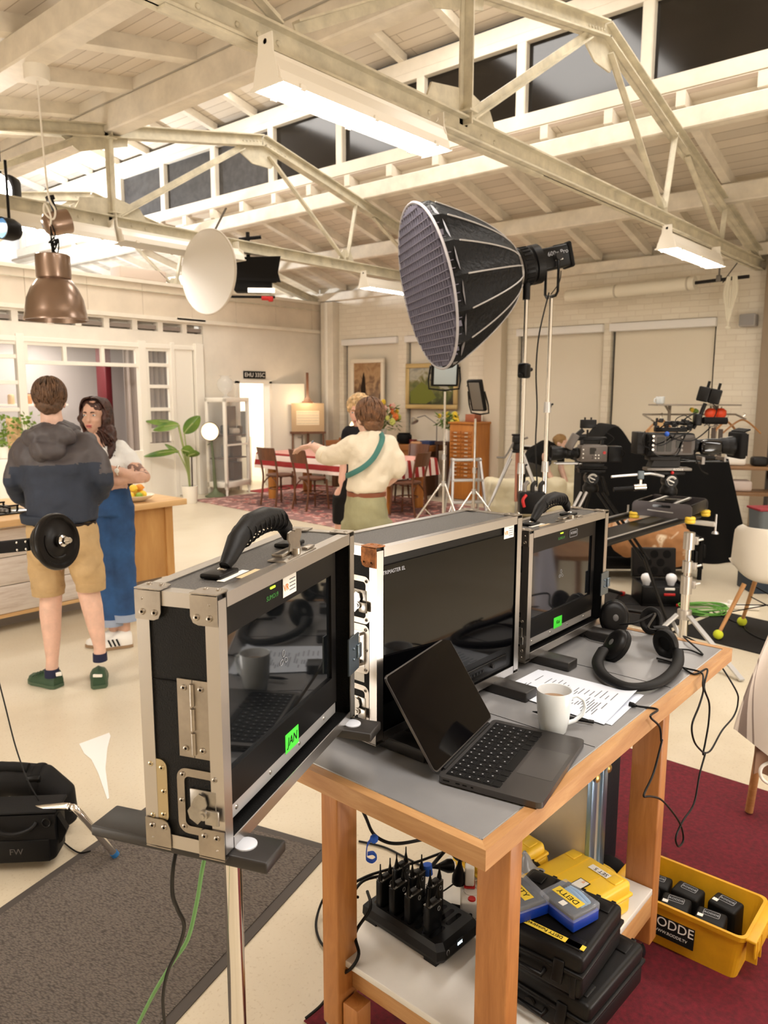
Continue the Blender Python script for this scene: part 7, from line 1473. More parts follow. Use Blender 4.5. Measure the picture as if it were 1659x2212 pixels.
band = fnode('MULTIPLY', fnode('LESS_THAN', sx_.outputs[2], -.115), fnode('GREATER_THAN', sx_.outputs[2], -.20))
stripe = fnode('GREATER_THAN', fnode('SINE', fnode('MULTIPLY', sx_.outputs[0], 40.0)), .1)
endm = fnode('LESS_THAN', sx_.outputs[1], -(TY1-TY0)/2-.004); frontm = fnode('LESS_THAN', sx_.outputs[0], -(TX1-TX0)/2-.003)
side_ = fnode('MULTIPLY', band, fnode('SUBTRACT', 1.0, endm)); end_ = fnode('MULTIPLY', stripe, endm); red_ = fnode('MAXIMUM', side_, end_)
edge_ = fnode('MULTIPLY', fnode('GREATER_THAN', sx_.outputs[2], -.03), fnode('MULTIPLY', fnode('LESS_THAN', sx_.outputs[0], -(TX1-TX0)/2+.012), 1.0)); red2_ = fnode('MAXIMUM', red_, edge_)
topm = fnode('GREATER_THAN', sx_.outputs[2], -.004)
mx1 = nn(nt_, 'ShaderNodeMix', data_type='RGBA'); mx1.inputs[6].default_value = lin((232, 214, 204)); mx1.inputs[7].default_value = lin((214, 158, 146)); nt_.links.new(topm, mx1.inputs[0])
mx2 = nn(nt_, 'ShaderNodeMix', data_type='RGBA'); nt_.links.new(red2_, mx2.inputs[0]); nt_.links.new(mx1.outputs[2], mx2.inputs[6]); mx2.inputs[7].default_value = lin((150, 36, 34)); nt_.links.new(mx2.outputs[2], b_.inputs['Base Color']); b_.inputs['Roughness'].default_value = .85
m = MB(); W_, L_2 = (TX1-TX0)/2+.006, (TY1-TY0)/2+.006
N = 26; rim = [(-W_+2*W_*i/N, -L_2) for i in range(N)]+[(W_, -L_2+2*L_2*i/(2*N)) for i in range(2*N)]+[(W_-2*W_*i/N, L_2) for i in range(N)]+[(-W_, L_2-2*L_2*i/(2*N)) for i in range(2*N)]
def off(k, d): x, y = rim[k]; c = V((x, y, 0)).normalized(); nx = (1 if x >= W_-1e-6 else -1 if x <= -W_+1e-6 else 0); ny = (1 if y >= L_2-1e-6 else -1 if y <= -L_2+1e-6 else 0); return V((nx*d, ny*d, 0))
rings = [[V((x, y, 0)) for x, y in rim]]+[[V((rim[k][0], rim[k][1], -z))+off(k, .01+z*.12+.012*z*4*math.sin(k*1.3)) for k in range(len(rim))] for z in (.02, .1, .17, .25)]
m.loft(rings, caps=False); m.add(rings[0], [list(range(len(rim)))]); one('tablecloth', m, CL, 'red and white striped cloth over the dining table', 'tablecloth', M=tr((TX0+TX1)/2, (TY0+TY1)/2, TZ+.004))
BENT = wood('dark_bentwood', (112, 66, 36), (78, 42, 22), 'Z', 6, .35); SEATM = mat('chair_seat_brown', (88, 52, 32), .4)
def mkchair(label, M):
    t = thing('dining_chair', label, 'chair', M=M, group='dark bentwood chairs round the dining table')
    m = MB(); m.lathe([(0, .445), (.19, .445), (.205, .455), (.205, .475), (.19, .48), (0, .472)], 28, tr(0, 0, 0) @ MX.Diagonal((1, .98, 1, 1))); obj('seat', m, SEATM, t)
    for s in (-1, 1):
        m = MB(); m.tube(smooth([(s*.17, -.24, 0.01), (s*.165, -.2, .25), (s*.16, -.185, .47), (s*.17, -.22, .68), (s*.18, -.27, .88)]), .016, 8); obj('leg', m, BENT, t)
        m = MB(); m.tube([(s*.145, .15, .45), (s*.165, .175, .01)], [.018, .014], 8); obj('leg', m, BENT, t)
        m = MB(); m.tube(smooth([(s*.16, -.19, .33), (s*.10, -.18, .40), (s*.04, -.18, .44)]), .010, 6); m.tube(smooth([(s*.15, .15, .34), (s*.12, .16, .41), (s*.04, .17, .44)]), .010, 6); obj('brace', m, BENT, t)
    m = MB(); m.grid(lambda u, v: ((u-.5)*.39, -.235-.045*math.sin(u*PI)-.045*v, .70+.19*v+.0*u), 12, 5, th=.012); obj('backrest', m, BENT, t)
    m = MB(); m.tube([(.16*math.cos(a), .155*math.sin(a), .26) for a in [2*PI*i/24 for i in range(24)]], .009, 6, closed=True); obj('ring_stretcher', m, BENT, t)
    return t
ck = mkchair('dark bentwood chair furthest left at the long side of the dining table', tr(7.70, 8.69, .009) @ rot(0, 0, -90))
dup(ck, label='dark bentwood chair in the middle of the long side, beside the outstretched arm', M=tr(7.72, 8.0, .009) @ rot(0, 0, -97))
dup(ck, label='dark bentwood chair at the right end of the dining table', M=tr(8.22, 6.62, .009) @ rot(0, 0, 8))
dup(ck, label='dark bentwood chair on the far side of the dining table', M=tr(9.32, 7.45, .009) @ rot(0, 0, 95))
es = VF(V((9.8, 10.25, 0)), 0) @ rot(0, 0, 6)
t = thing('easel', 'wooden studio easel with a tall mast in the corner', 'easel', M=es)
EW = wood('easel_wood', (122, 78, 44), (88, 52, 28), 'Z', 6)
m = MB(); m.box((0, .06, 1.05), (.05, .03, 2.05)); obj('mast', m, EW, t)
for s in (-1, 1): m = MB(); m.bar((s*.30, .02, .02), (s*.28, .04, 1.0), .045, .03); obj('leg', m, EW, t)
m = MB(); m.box((0, .0, .98), (.66, .06, .04)); m.box((0, 0, .52), (.6, .05, .05)); obj('crossbar', m, EW, t); m = MB(); m.box((0, .02, 1.53), (.2, .06, .05)); m.prism([(-.08, 0), (.08, 0), (.03, .1), (-.03, .1)], .03, FX((0, .05, 1.54))); obj('clamp', m, EW, t)
t = thing('drawing_board', 'pale board with a pinned sheet standing on the easel', 'board', M=es @ tr(0, -.02, 1.0))
m = MB(); m.box((0, 0, .26), (.60, .02, .52), b=.003); obj('panel', m, mat('board_buff', (206, 178, 140), .6), t); m = MB(); m.box((.0, -.012, .25), (.42, .003, .26)); sh_ = obj('pinned_sheet', m, mat('sheet_cream', (244, 226, 192), .6), t)
q = MB()
for i in range(5): q.box((0, -.0145, .15+.05*i), (.4, .002, .003))
tag(obj('sheet_lines', q, INKG, sh_), kind='stuff')
bL = bpy.data.lights.new('easel_lamp', 'POINT'); bL.energy = 4; bL.color = (1, .75, .48); bL.shadow_soft_size = .05; bo2 = bpy.data.objects.new('easel_lamp', bL); COL.objects.link(bo2); bo2.matrix_world = es @ tr(-.05, -.22, 1.62)
def picture(label, y0, y1, z0, z1, fw, fcol, stops, scale, x=10.66):
    c = V((x, (y0+y1)/2, (z0+z1)/2)); w, h = y1-y0, z1-z0
    t = thing('framed_picture', label, 'picture', c)
    T = basis((0, 0, 0), (0, -1, 0), (0, 0, 1), (-1, 0, 0))
    for cc, s in (((0, h/2-fw/2, 0), (w, fw, .05)), ((0, -h/2+fw/2, 0), (w, fw, .05)), ((w/2-fw/2, 0, 0), (fw, h-2*fw, .05)), ((-w/2+fw/2, 0, 0), (fw, h-2*fw, .05))):
        m = MB(); m.box(cc, s, T, b=.012); obj('frame', m, fcol, t)
    A, nt, b = base('canvas'); tc = nn(nt, 'ShaderNodeTexCoord'); n = nn(nt, 'ShaderNodeTexNoise', Scale=scale, Detail=6.0, Distortion=1.5); nt.links.new(tc.outputs['Object'], n.inputs['Vector'])
    s_ = nn(nt, 'ShaderNodeSeparateXYZ'); nt.links.new(tc.outputs['Object'], s_.inputs[0]); a = nn(nt, 'ShaderNodeMath', operation='MULTIPLY_ADD'); nt.links.new(s_.outputs[2], a.inputs[0]); a.inputs[1].default_value = .55/h; nt.links.new(n.outputs['Fac'], a.inputs[2])
    nt.links.new(ramp(nt, a.outputs[0], stops), b.inputs['Base Color']); b.inputs['Roughness'].default_value = .4
    m = MB(); m.box((0, 0, 0), (w-fw, h-fw, .012), T); obj('canvas', m, A, t); return t, T, w, h
t, T, w, h = picture('framed brown picture of a dark tower and smoke by the corner', 9.13, 9.95, 1.45, 2.33, .075, mat('cream_frame', (232, 222, 204), .5), [(.2, (62, 44, 32)), (.4, (120, 88, 60)), (.6, (176, 142, 104)), (.8, (150, 112, 76))], 5)
m = MB(); m.prism([(-.14, -.35), (-.16, -.1), (-.12, .1), (-.09, .2), (-.06, .1), (-.04, -.1), (-.05, -.35)], .004, T @ tr(0, 0, .007)); obj('dark_tower', m, mat('tower_umber', (48, 32, 22), .6), t)
t, T, w, h = picture('framed landscape picture with green slopes behind the led panel', 7.5, 8.62, 1.43, 2.22, .08, mat('gilt_frame', (196, 172, 120), .4, .4), [(.2, (46, 42, 30)), (.42, (84, 92, 44)), (.55, (120, 116, 70)), (.7, (176, 172, 156)), (.85, (140, 140, 132))], 4)
m = MB(); m.prism([(-.45, -.1), (-.2, .08), (0, -.05), (.12, -.2), (-.1, -.3), (-.45, -.3)], .003, T @ tr(0, 0, .007)); obj('green_slope', m, mat('slope_green', (110, 116, 36), .6), t)
m = MB(); m.prism([(-.1, .3), (.15, .32), (.3, .05), (.45, -.1), (.2, -.02), (.05, .05)], .003, T @ tr(0, 0, .008)); obj('pale_cliff', m, mat('cliff_grey', (170, 166, 150), .6), t)
t = thing('workbench', 'long wooden bench behind the dining table along the brick wall', 'bench', (10.15, 8.72, 0))
m = MB(); m.box((0, 0, .80), (.55, 2.3, .10), b=.006); obj('top', m, wood('bench_top', (168, 110, 58), (130, 78, 36), 'Y', 5), t); m = MB(); m.box((-.2, -.68, .72), (.12, .9, .16), b=.006); m.box((-.24, .2, .70), (.05, .7, .14)); obj('drawer_block', m, wood('bench_block', (176, 118, 62), (136, 84, 40), 'Y', 5), t)
for y in (-1.0, 1.0): m = MB(); m.box((0, y, .375), (.45, .09, .75)); obj('leg', m, wood('bench_leg', (100, 62, 34), (70, 42, 22), 'Z', 5), t)
zb = .853
def flowers(name, label, loc, pot, spread, hgt, cols, n, ps=.04, leaf=20):
    t = thing(name, label, 'flowers', loc); rn2 = random.Random(len(label))
    m = MB(); m.lathe(pot[0], 22); obj('vase', m, pot[1], t); z0 = pot[2]
    for i in range(n):
        a, r = rn2.random()*6.28, spread*rn2.random()**.6; zz = z0+hgt*(.35+.65*rn2.random())*(1-.35*r/spread); p = V((r*math.cos(a)*.7, r*math.sin(a), zz))
        m = MB(); m.tube(smooth([(0, 0, z0*.8), (p.x*.4, p.y*.4, z0+(zz-z0)*.6), p]), .004, 5); st2 = obj('stem', m, mat('stalk_green', (90, 110, 40), .6), t)
        m = MB(); s = ps*(.7+.6*rn2.random())
        for k in range(7): b_a = 2*PI*k/7; m.ell(p+V((.0, s*.6*math.cos(b_a), s*.6*math.sin(b_a))), (s*.35, s*.45, s*.45), 8, 6)
        m.ell(p+V((-s*.3, 0, 0)), s*.35, 8, 6); obj('blossom', m, cols[i % len(cols)], st2)
    m = MB()
    for i in range(leaf*4):
        a, r = rn2.random()*6.28, spread*.9*rn2.random()**.5; zz = z0+hgt*.75*rn2.random(); T = tr(r*math.cos(a)*.7, r*math.sin(a), zz) @ rot(rn2.random()*120-60, rn2.random()*120-60, rn2.random()*360)
        m.add([(0, 0, 0), (.016, .05, .005), (0, .12, 0), (-.016, .05, .005)], [(0, 1, 2, 3)], 0, True, T)
    tag(obj('leaves', m, mat('bouquet_leaf', (96, 124, 50), .6), t), kind='stuff'); return t
FC = [mat('pink_petal', (232, 186, 170), .6), mat('yellow_petal', (232, 200, 60), .6), mat('red_petal', (196, 40, 40), .6), mat('orange_petal', (230, 128, 60), .6), mat('white_petal', (238, 230, 214), .6), mat('lime_petal', (200, 206, 110), .6)]
flowers('bouquet', 'large mixed bouquet in a glass vase behind the dining table', (10.12, 8.72, zb), ([(0, .01), (.07, .0), (.08, .02), (.06, .1), (.09, .24), (.085, .24), (.05, .1), (0, .04)], glass('vase_glass', (225, 232, 228), .03, .3), .22), .36, .56, FC, 26, .06, 34)
t = thing('pot', 'black rounded pot on the bench right of the bouquet', 'pot', (10.1, 8.20, zb)); m = MB(); m.lathe([(0, 0), (.08, 0), (.13, .06), (.13, .14), (.1, .17), (.11, .18), (.09, .17), (0, .1)], 24); obj('body', m, BLKM, t); m = MB(); m.box((0, .13, .12), (.03, .05, .02)); m.box((0, -.13, .12), (.03, .05, .02)); obj('lug', m, BLKM, t)
for i, (y, s, c_, lb) in enumerate(((8.02, (.1, .1, .08), mat('dark_red_jar', (100, 26, 26), .4), 'small dark red jar right of the black pot'), (7.86, (.3, .2, .05), mat('tan_book', (196, 150, 110), .6), 'tan folded cloth on the bench by the desk lamp'), (7.70, (.2, .2, .07), mat('navy_book', (36, 52, 92), .5), 'dark blue book at the right end of the bench'), (9.55, (.2, .25, .05), mat('wood_tray', (140, 86, 46), .5), 'small wooden tray at the left end of the bench'))):
    q = MB(); q.box((0, 0, s[2]/2), s, b=.008); o = one(('jar', 'folded_cloth', 'book', 'tray')[i], q, c_, lb, ('jar', 'cloth', 'book', 'tray')[i]); o.location = (10.12, y, zb)
t = thing('desk_lamp', 'jointed grey desk lamp on the bench under the landscape picture', 'desk lamp', (10.3, 7.66, zb))
m = MB(); m.lathe([(0, 0), (.09, 0), (.09, .015), (0, .02)], 20); obj('base', m, MGREY, t); m = MB(); m.tube([(0, 0, .02), (0, .0, .34)], .008, 8); m.tube([(0, 0, .34), (-.02, .24, .48)], .008, 8); m.tube([(-.02, .24, .48), (-.05, .38, .44)], .008, 8); obj('arm', m, MGREY, t); m = MB(); m.lathe([(.02, .09), (.035, .06), (.075, 0), (.07, 0), (.03, .05), (0, .06)], 20, tr(-.06, .42, .36) @ rot(-35, 0, 0)); obj('shade', m, ALU2, t)
t = thing('table_lamp', 'small glowing lamp behind the blond person on the bench', 'table lamp', (10.1, 9.35, zb)); m = MB(); m.lathe([(0, 0), (.06, 0), (.02, .05), (.02, .22), (0, .22)], 16); obj('base', m, BLKM, t); m = MB(); m.lathe([(.06, .34), (.12, .22), (.115, .22), (.055, .34)], 20); obj('shade', m, mat('shade_glow', (255, 226, 190), .6, emit=2.2, ec=(255, 214, 160)), t)
t = thing('drawer_cabinet', 'tall honey wood cabinet of many small drawers behind the silver stands', 'drawer cabinet', (10.32, 6.98, 0))
HC_ = wood('cabinet_honey', (196, 128, 52), (164, 98, 34), 'Z', 4); HC2 = wood('drawer_honey', (186, 116, 46), (150, 86, 30), 'Y', 6)
m = MB(); m.box((0, 0, .62), (.55, .46, 1.22), b=.006); obj('carcass', m, HC_, t)
for r in range(12):
    for c_ in (-1, 1):
        m = MB(); m.box((-.28, c_*.105, .40+.062*r), (.02, .195, .052), b=.003); d2 = obj('drawer', m, HC2, t); m = MB(); m.box((-.294, c_*.105, .40+.062*r), (.012, .06, .018), b=.004); obj('pull', m, mat('drawer_pull', (206, 196, 178), .4, .4), d2)
m = MB(); m.box((-.277, 0, .2), (.012, .42, .26), b=.003); obj('door', m, HC_, t); m = MB(); m.box((0, 0, 1.235), (.6, .5, .03), b=.004); obj('cornice', m, HC_, t)
text('DRILLS', .07, basis((-.2765, 0, 1.17), (0, -1, 0), (0, 0, 1), (-1, 0, 0)), mat('faded_print', (140, 84, 30), .6), t) if False else None
q = MB(); q.box((0, 0, .06), (.2, .18, .12), b=.004); o = one('wooden_box', q, mat('red_brown_box', (160, 94, 66), .5), 'red-brown box on top of the drawer cabinet', 'box'); o.location = (10.3, 6.93, 1.252)
t = thing('side_table', 'small dark side table holding the yellow flowers', 'table', (10.25, 7.37, 0)); m = MB(); m.box((0, 0, .90), (.4, .28, .05)); obj('top', m, mat('dark_table', (64, 40, 28), .5), t)
for x in (-.17, .17):
    for y in (-.11, .11): m = MB(); m.box((x, y, .44), (.035, .035, .87)); obj('leg', m, mat('dark_table', (64, 40, 28), .5), t)
flowers('bouquet', 'yellow flowers in a white vase on the small dark side table', (10.2, 7.36, .926), ([(0, 0), (.06, 0), (.075, .06), (.065, .2), (.06, .2), (.06, .05), (0, .04)], WHITE2, .19), .20, .34, [FC[1], FC[1], FC[5]], 10, .055, 26)
q = MB(); q.cyl((10.56, 10.48, .02), (10.56, 10.48, 3.4), .06, 16); one('drain_pipe', q, WHITE2, 'white vertical pipe in the corner beside the tower picture', 'pipe')
CRM = mat('cream_throw', (226, 216, 186), .85, bump=(30, .2, .01))
so = atz(1152, 1136, 0)+FV*.3
t = thing('sofa', 'low sofa covered with a cream throw behind the tripod', 'sofa', M=VF(so, 4))
q = MB(); q.box((0, .35, .24), (1.0, .5, .42), b=.1, seg=3); q.box((0, .06, .33), (1.02, .2, .52), b=.09, seg=3); q.box((-.44, .35, .34), (.18, .5, .46), b=.08, seg=3); organic('throw', q, CRM, t, .02, 5, (.03, 5))
ac = atz(1222, 1128, 0)
t = thing('armchair', 'armchair draped in cream cloth behind the grey cinema camera', 'armchair', M=VF(ac+FV*.35, -6))
q = MB(); q.box((0.05, .3, .26), (.62, .6, .46), b=.1, seg=3); q.box((.05, .5, .52), (.6, .2, .72), b=.09, seg=3); organic('throw', q, CRM, t, .02, 5, (.03, 5))
SKIN = mat('skin_light', (220, 180, 160), .5, var=(20, .06), sub=.08); SKIN2 = mat('skin_warm', (206, 164, 142), .5, var=(20, .06), sub=.08)
def limb(m, pts, n=16):
    for (p, r), (q, s) in zip(pts, pts[1:]): m.tube([p, q], [r, s], n)
    for p, r in pts: m.ell(V(p), r, n, 10)
def ringz(z, cx, cy, rx, ry, n=24, e=1.0):
    out = []
    for i in range(n):
        a = 2*PI*i/n; c, s = math.cos(a), math.sin(a); out.append(V((cx+rx*math.copysign(abs(c)**e, c), cy+ry*math.copysign(abs(s)**e, s), z)))
    return out
def person(label, P, d0, rz=0):
    t = thing('person', label, 'person', M=VF(P, rz)); inv = t.matrix_world.inverted()
    return t, (lambda x, y, dy=0: inv @ atd(x, y, d0+dy))
def hand(m, wrist, dirv, palm, s=1.0, spread=.012, curl=.5):
    """palm with four unequal bent fingers and a thumb from the side of the palm"""
    w, d = V(wrist), V(dirv).normalized(); nrm = V(palm).normalized(); side = d.cross(nrm).normalized()
    c = w+d*.045*s
    m.loft([[w+d*k*s+side*(a*wd*s)+nrm*(b*th*s) for a, b in ((-1, -.6), (-.5, -1), (.5, -1), (1, -.6), (1, .6), (.5, 1), (-.5, 1), (-1, .6))] for k, wd, th in ((-.005, .024, .017), (.03, .034, .015), (.07, .038, .013), (.09, .036, .011))])
    for i, L in enumerate((.062, .074, .070, .054)):
        b = w+d*.086*s+side*((i-1.5)*.019*s); p1 = b+(d+side*(i-1.5)*spread*6).normalized()*L*.42*s-nrm*.004; d2 = (d-nrm*curl).normalized(); p2 = p1+d2*L*.34*s; d3 = (d-nrm*curl*2).normalized(); p3 = p2+d3*L*.26*s
        limb(m, [(b, .0088*s), (p1, .0085*s), (p2, .0078*s), (p3, .0066*s)], 10)
    b = w+d*.025*s-side*.03*s; p1 = b+(d*.6-side*.9).normalized()*.036*s; p2 = p1+(d-side*.35-nrm*.2).normalized()*.03*s; limb(m, [(b, .0125*s), (p1, .0105*s), (p2, .0085*s)], 10)
def head(m, c, fy, s=1.0, tilt=None):
    """skull, jaw, nose, ears; fy = facing direction in local xy"""
    c = V(c); f = V(fy).normalized(); r = f.cross(V((0, 0, 1))).normalized(); T = basis(c, r, f, r.cross(f)*1.0) @ MX.Scale(s, 4)
    m.ell((0, -.008, .03), (.074, .094, .088), 20, 14, T=T); m.ell((0, .022, -.035), (.060, .066, .078), 18, 12, T=T); m.ell((0, .052, -.085), (.032, .032, .028), 12, 8, T=T)
    m.ell((0, .088, -.018), (.013, .017, .026), 10, 8, T=T); m.ell((0, .099, -.032), (.016, .014, .011), 10, 8, T=T); m.ell((0, .078, .022), (.052, .016, .012), 12, 8, T=T)
    for sx in (-1, 1): m.ell((sx*.076, -.012, -.012), (.012, .022, .034), 10, 8, T=T); m.ell((sx*.040, .060, -.028), (.022, .018, .018), 10, 8, T=T)
    m.ell((0, .087, -.068), (.022, .010, .010), 10, 8, T=T)
    return T
def facebits(t, body, T, brow, lip, iris):
    for sx in (-1, 1):
        q = MB(); q.ell((sx*.031, .0765, .005), (.0125, .010, .0062), 14, 10, T=T); e = obj('eye', q, mat('eye_white', (232, 226, 220), .2), body)
        q = MB(); q.ell((sx*.031, .0850, .005), (.0054, .003, .0054), 10, 8, T=T); obj('iris', q, iris, e)
        q = MB(); q.tube([T @ V((sx*(.014+.010*i), .092-.0035*i*i*.55, .0215+.004*math.sin(i*1.1))) for i in range(4)], [.0042, .0048, .004, .002], 8); obj('eyebrow', q, brow, body)
    q = MB(); q.ell((0, .0955, -.062), (.024, .006, .0052), 14, 8, T=T); q.ell((0, .0955, -.073), (.020, .007, .006), 14, 8, T=T); m_ = obj('lips', q, lip, body); q = MB(); q.ell((0, .101, -.0675), (.018, .003, .0022), 12, 6, T=T); obj('mouth_gap', q, mat('mouth_dark', (96, 40, 36), .5), m_)
def shoe(parent, heel, toe, h, col, sole, w=.048, nm='shoe'):
    a, b = V(heel), V(toe); d = (b-a); L = d.length; d.normalize(); s = V((-d.y, d.x, 0))
    prof = [(0, .72, .085), (.08, .9, .10), (.22, .95, .105), (.38, .92, .095), (.55, .98, .068), (.75, 1.05, .052), (.92, .82, .042), (1.0, .4, .030)]
    m = MB(); m.loft([[a+d*(L*k)+s*(w*wd*c)+V((0, 0, .014+h/.1*hh*max(0, z))) for c, z in ((-1, 0), (-1, .35), (-.75, .8), (0, 1), (.75, .8), (1, .35), (1, 0))] for k, wd, hh in prof]); o = obj(nm, m, col, parent)
    m = MB(); m.loft([[a+d*(L*k)+s*(w*(wd+.06)*c)+V((0, 0, z)) for c, z in ((-1, .002), (-1, .022), (1, .022), (1, .002))] for k, wd, hh in [(-.02, .6, 0)]+prof[:-1]+[(1.02, .45, 0)]]); obj('sole', m, sole, o); return o
def cap(m, T, r, z0=-.9, n=24, k=14):
    m.ell((0, 0, 0), r, n, k, T=T)
D = 4.42; Pm = V((2.11, 4.29, 0)); man, h = person('person seen from behind in a dark hooded jacket, tan shorts and green shoes', Pm, D)
body = MB(); T = head(body, h(108, 866), (-.3, .95, 0), 1.0); limb(body, [(h(110, 890), .058), (h(114, 925), .066)])
limb(body, [(h(115, 945), .09), (h(128, 1040), .12), (h(134, 1130), .14)])
limb(body, [(h(106, 1170), .085), (h(110, 1290), .062), (h(109, 1325), .061), (h(112, 1375), .05), (h(113, 1425), .035), (h(112, 1448), .036)])
limb(body, [(h(172, 1165), .085), (h(192, 1280), .062), (h(199, 1310), .06), (h(207, 1350), .05), (h(215, 1395), .034), (h(216, 1415), .036)])
limb(body, [(h(62, 962), .05), (h(27, 1036, -.02), .042), (h(58, 1080, .22), .042), (h(72, 1085, .30), .032)]); limb(body, [(h(186, 956), .05), (h(222, 1035, -.02), .042), (h(205, 1080, .22), .042), (h(188, 1085, .30), .032)])
hand(body, h(74, 1085, .30), (1, .5, 0), (0, .3, 1)); hand(body, h(186, 1085, .30), (-1, .5, 0), (0, .3, 1))
b_o = organic('body', body, SKIN, man, .009, 5)
JN = mat('navy_jacket', (38, 46, 62), .75, var=(6, .12), bump=(9, .35, .03)); JT = mat('charcoal_yoke', (72, 66, 68), .55, bump=(7, .4, .03))
def jacket_torso(yt, yb):
    rows = [(928, 113, 118, .10, .0), (944, 112, 112, .11, .0), (960, 118, 150, .13, .0), (975, 122, 178, .145, .0), (1010, 126, 168, .15, .0), (1050, 130, 156, .15, .0), (1085, 132, 150, .15, .0), (1110, 133, 146, .15, .0), (1124, 134, 144, .148, 0)]
    rings = []
    for y, cx, wpx, ry, _ in rows:
        if yt <= y <= yb: c = h(cx, y); rings.append(ringz(c.z, c.x, c.y, wpx/2*D/1640, ry, 28, .9))
    return rings
q = MB(); q.loft(jacket_torso(900, 1130)); 
limb(q, [(h(62, 962), .070), (h(42, 992), .066), (h(27, 1038, -.02), .058), (h(38, 1066, .08), .052), (h(64, 1084, .24), .048)]); limb(q, [(h(186, 956), .070), (h(207, 988), .066), (h(222, 1036, -.02), .058), (h(216, 1064, .08), .052), (h(198, 1082, .24), .048)])
jk = organic('jacket', q, [JN], man, .013, 5, (.016, 9))
jk.data.materials.append(JT); zl = h(130, 1000).z
for p in jk.data.polygons:
    z_ = p.center.z - (p.center.x*.05)
    if z_ > zl - (.0 if abs(p.center.x) < .26 else .07): p.material_index = 1
q = MB(); c_ = h(122, 1121); q.loft([ringz(c_.z-.02, c_.x+.005, c_.y, .195, .152, 28, .9), ringz(c_.z+.035, c_.x, c_.y, .20, .156, 28, .9)]); organic('hem_band', q, mat('navy_hem', (34, 42, 56), .8), man, .012, 2)
q = MB(); hc1 = h(122, 930); q.ell(hc1+V((0, -.10, -.03)), (.15, .10, .075), 20, 12); q.ell(hc1+V((.0, -.15, -.10)), (.11, .075, .07), 16, 10); q.ell(hc1+V((0, .02, .0)), (.125, .12, .055), 20, 12); q.ell(hc1+V((-.02, -.11, -.10)), (.055, .05, .07), 14, 10); organic('hood', q, JT, man, .01, 3, (.02, 12))
SH = mat('tan_chino', (186, 156, 112), .8, var=(5, .1), bump=(8, .5, .03))
q = MB(); q.loft([ringz(h(134, y).z, h(cx, y).x, h(cx, y).y, w/2*D/1640, ry, 26, .9) for y, cx, w, ry in ((1124, 134, 142, .13), (1150, 136, 150, .15), (1185, 140, 150, .155), (1205, 142, 146, .14))])
for pts in (((102, 1190, .105), (102, 1235, .098), (104, 1278, .086)), ((180, 1190, .105), (188, 1230, .098), (196, 1268, .080))):
    q.loft([ringz(h(x, y).z, h(x, y).x, h(x, y).y, r, r*1.05, 20) for x, y, r in pts])
so_ = organic('shorts', q, SH, man, .012, 4, (.012, 11))
for x, y, r in ((104, 1272, .090), (196, 1262, .083)): q = MB(); c_ = h(x, y); q.loft([ringz(c_.z-.03, c_.x, c_.y, r*.98, r*1.02, 22), ringz(c_.z+.02, c_.x, c_.y, r, r*1.05, 22)]); obj('turn_up', q, SH, so_)
q = MB(); c_ = h(134, 1130); q.loft([ringz(c_.z-.012, c_.x, c_.y, .192, .136, 28, .9), ringz(c_.z+.012, c_.x, c_.y, .192, .136, 28, .9)]); obj('belt', q, mat('dark_belt', (44, 30, 26), .5), so_)
GSH = mat('green_leather', (48, 76, 54), .5); GSO = mat('green_rubber', (70, 92, 70), .5)
hl1 = h(126, 1462); hl2 = h(216, 1432)
s1 = shoe(man, (hl1.x, hl1.y, 0), (hl1.x-.205, hl1.y+.10, 0), .1, GSH, GSO); q = MB(); q.box((hl1.x+.012, hl1.y-.02, .09), (.03, .03, .014), r=(0, 0, 30)); obj('heel_tab', q, STKW, s1)
q = MB(); k = V((hl1.x-.09, hl1.y+.03, .085)); 
for i in range(4): q.tube([k+V((-.018*i, .028, .008-.007*i)), k+V((-.018*i-.006, -.036, .004-.007*i))], .004, 6)
obj('lace', q, GSH, s1)
s2 = shoe(man, (hl2.x, hl2.y-.03, 0), (hl2.x-.09, hl2.y+.21, 0), .1, GSH, GSO); q = MB(); q.box((hl2.x+.002, hl2.y-.052, .088), (.05, .012, .014)); obj('heel_tab', q, STKW, s2)
for x, y in ((112, 1450), (216, 1416)): q = MB(); c_ = h(x, y); q.loft([ringz(c_.z-.03, c_.x, c_.y, .04, .045), ringz(c_.z+.016, c_.x, c_.y, .039, .042)]); obj('sock', q, mat('navy_sock', (24, 28, 60), .8), man)
HB = mat('brown_hair', (96, 68, 46), .55, var=(30, .35), bump=(70, .8, .01))
def hairstrands(parent, T, centre, rad3, n, L, w, col, fn, seed=1, nm='hair_locks'):
    m = MB(); r2 = random.Random(seed)
    for i in range(n):
        th, ph = r2.random()*2*PI, math.acos(1-2*r2.random()); d = V((math.sin(ph)*math.cos(th), math.sin(ph)*math.sin(th), math.cos(ph)))
        if not fn(d): continue
        p = V(centre)+V((d.x*rad3[0], d.y*rad3[1], d.z*rad3[2])); dn = V((d.x*.3+.25*(r2.random()-.5), d.y*.3-.1, -1+.5*d.z)); tg = (dn-d*dn.dot(d)).normalized()
        pts = [p+tg*(L*k*.33)-d*(.0022*k*k)+d*.004 for k in range(4)]; m.tube([T @ q_ for q_ in pts], [w, w*1.1, w*.8, w*.25], 5)
    return tag(obj(nm, m, col, parent), kind='stuff')
q = MB(); q.ell((0, -.014, .040), (.087, .104, .094), 22, 16, T=T); q.ell((0, -.055, -.02), (.074, .058, .062), 18, 12, T=T); q.ell((0, .05, .085), (.066, .05, .045), 14, 10, T=T)
hr = organic('hair', q, HB, man, .008, 3, (.008, 28)); hairstrands(hr, T, (0, -.014, .040), (.090, .107, .098), 650, .05, .0052, HB, lambda d: d.y < .45 and d.z > -.75 or d.z > .3)
D = 5.15; Pw = V((2.74, 4.80, 0)); wom, h = person('person with long dark wavy hair, white T-shirt and blue jeans, arms folded, talking', Pw, D)
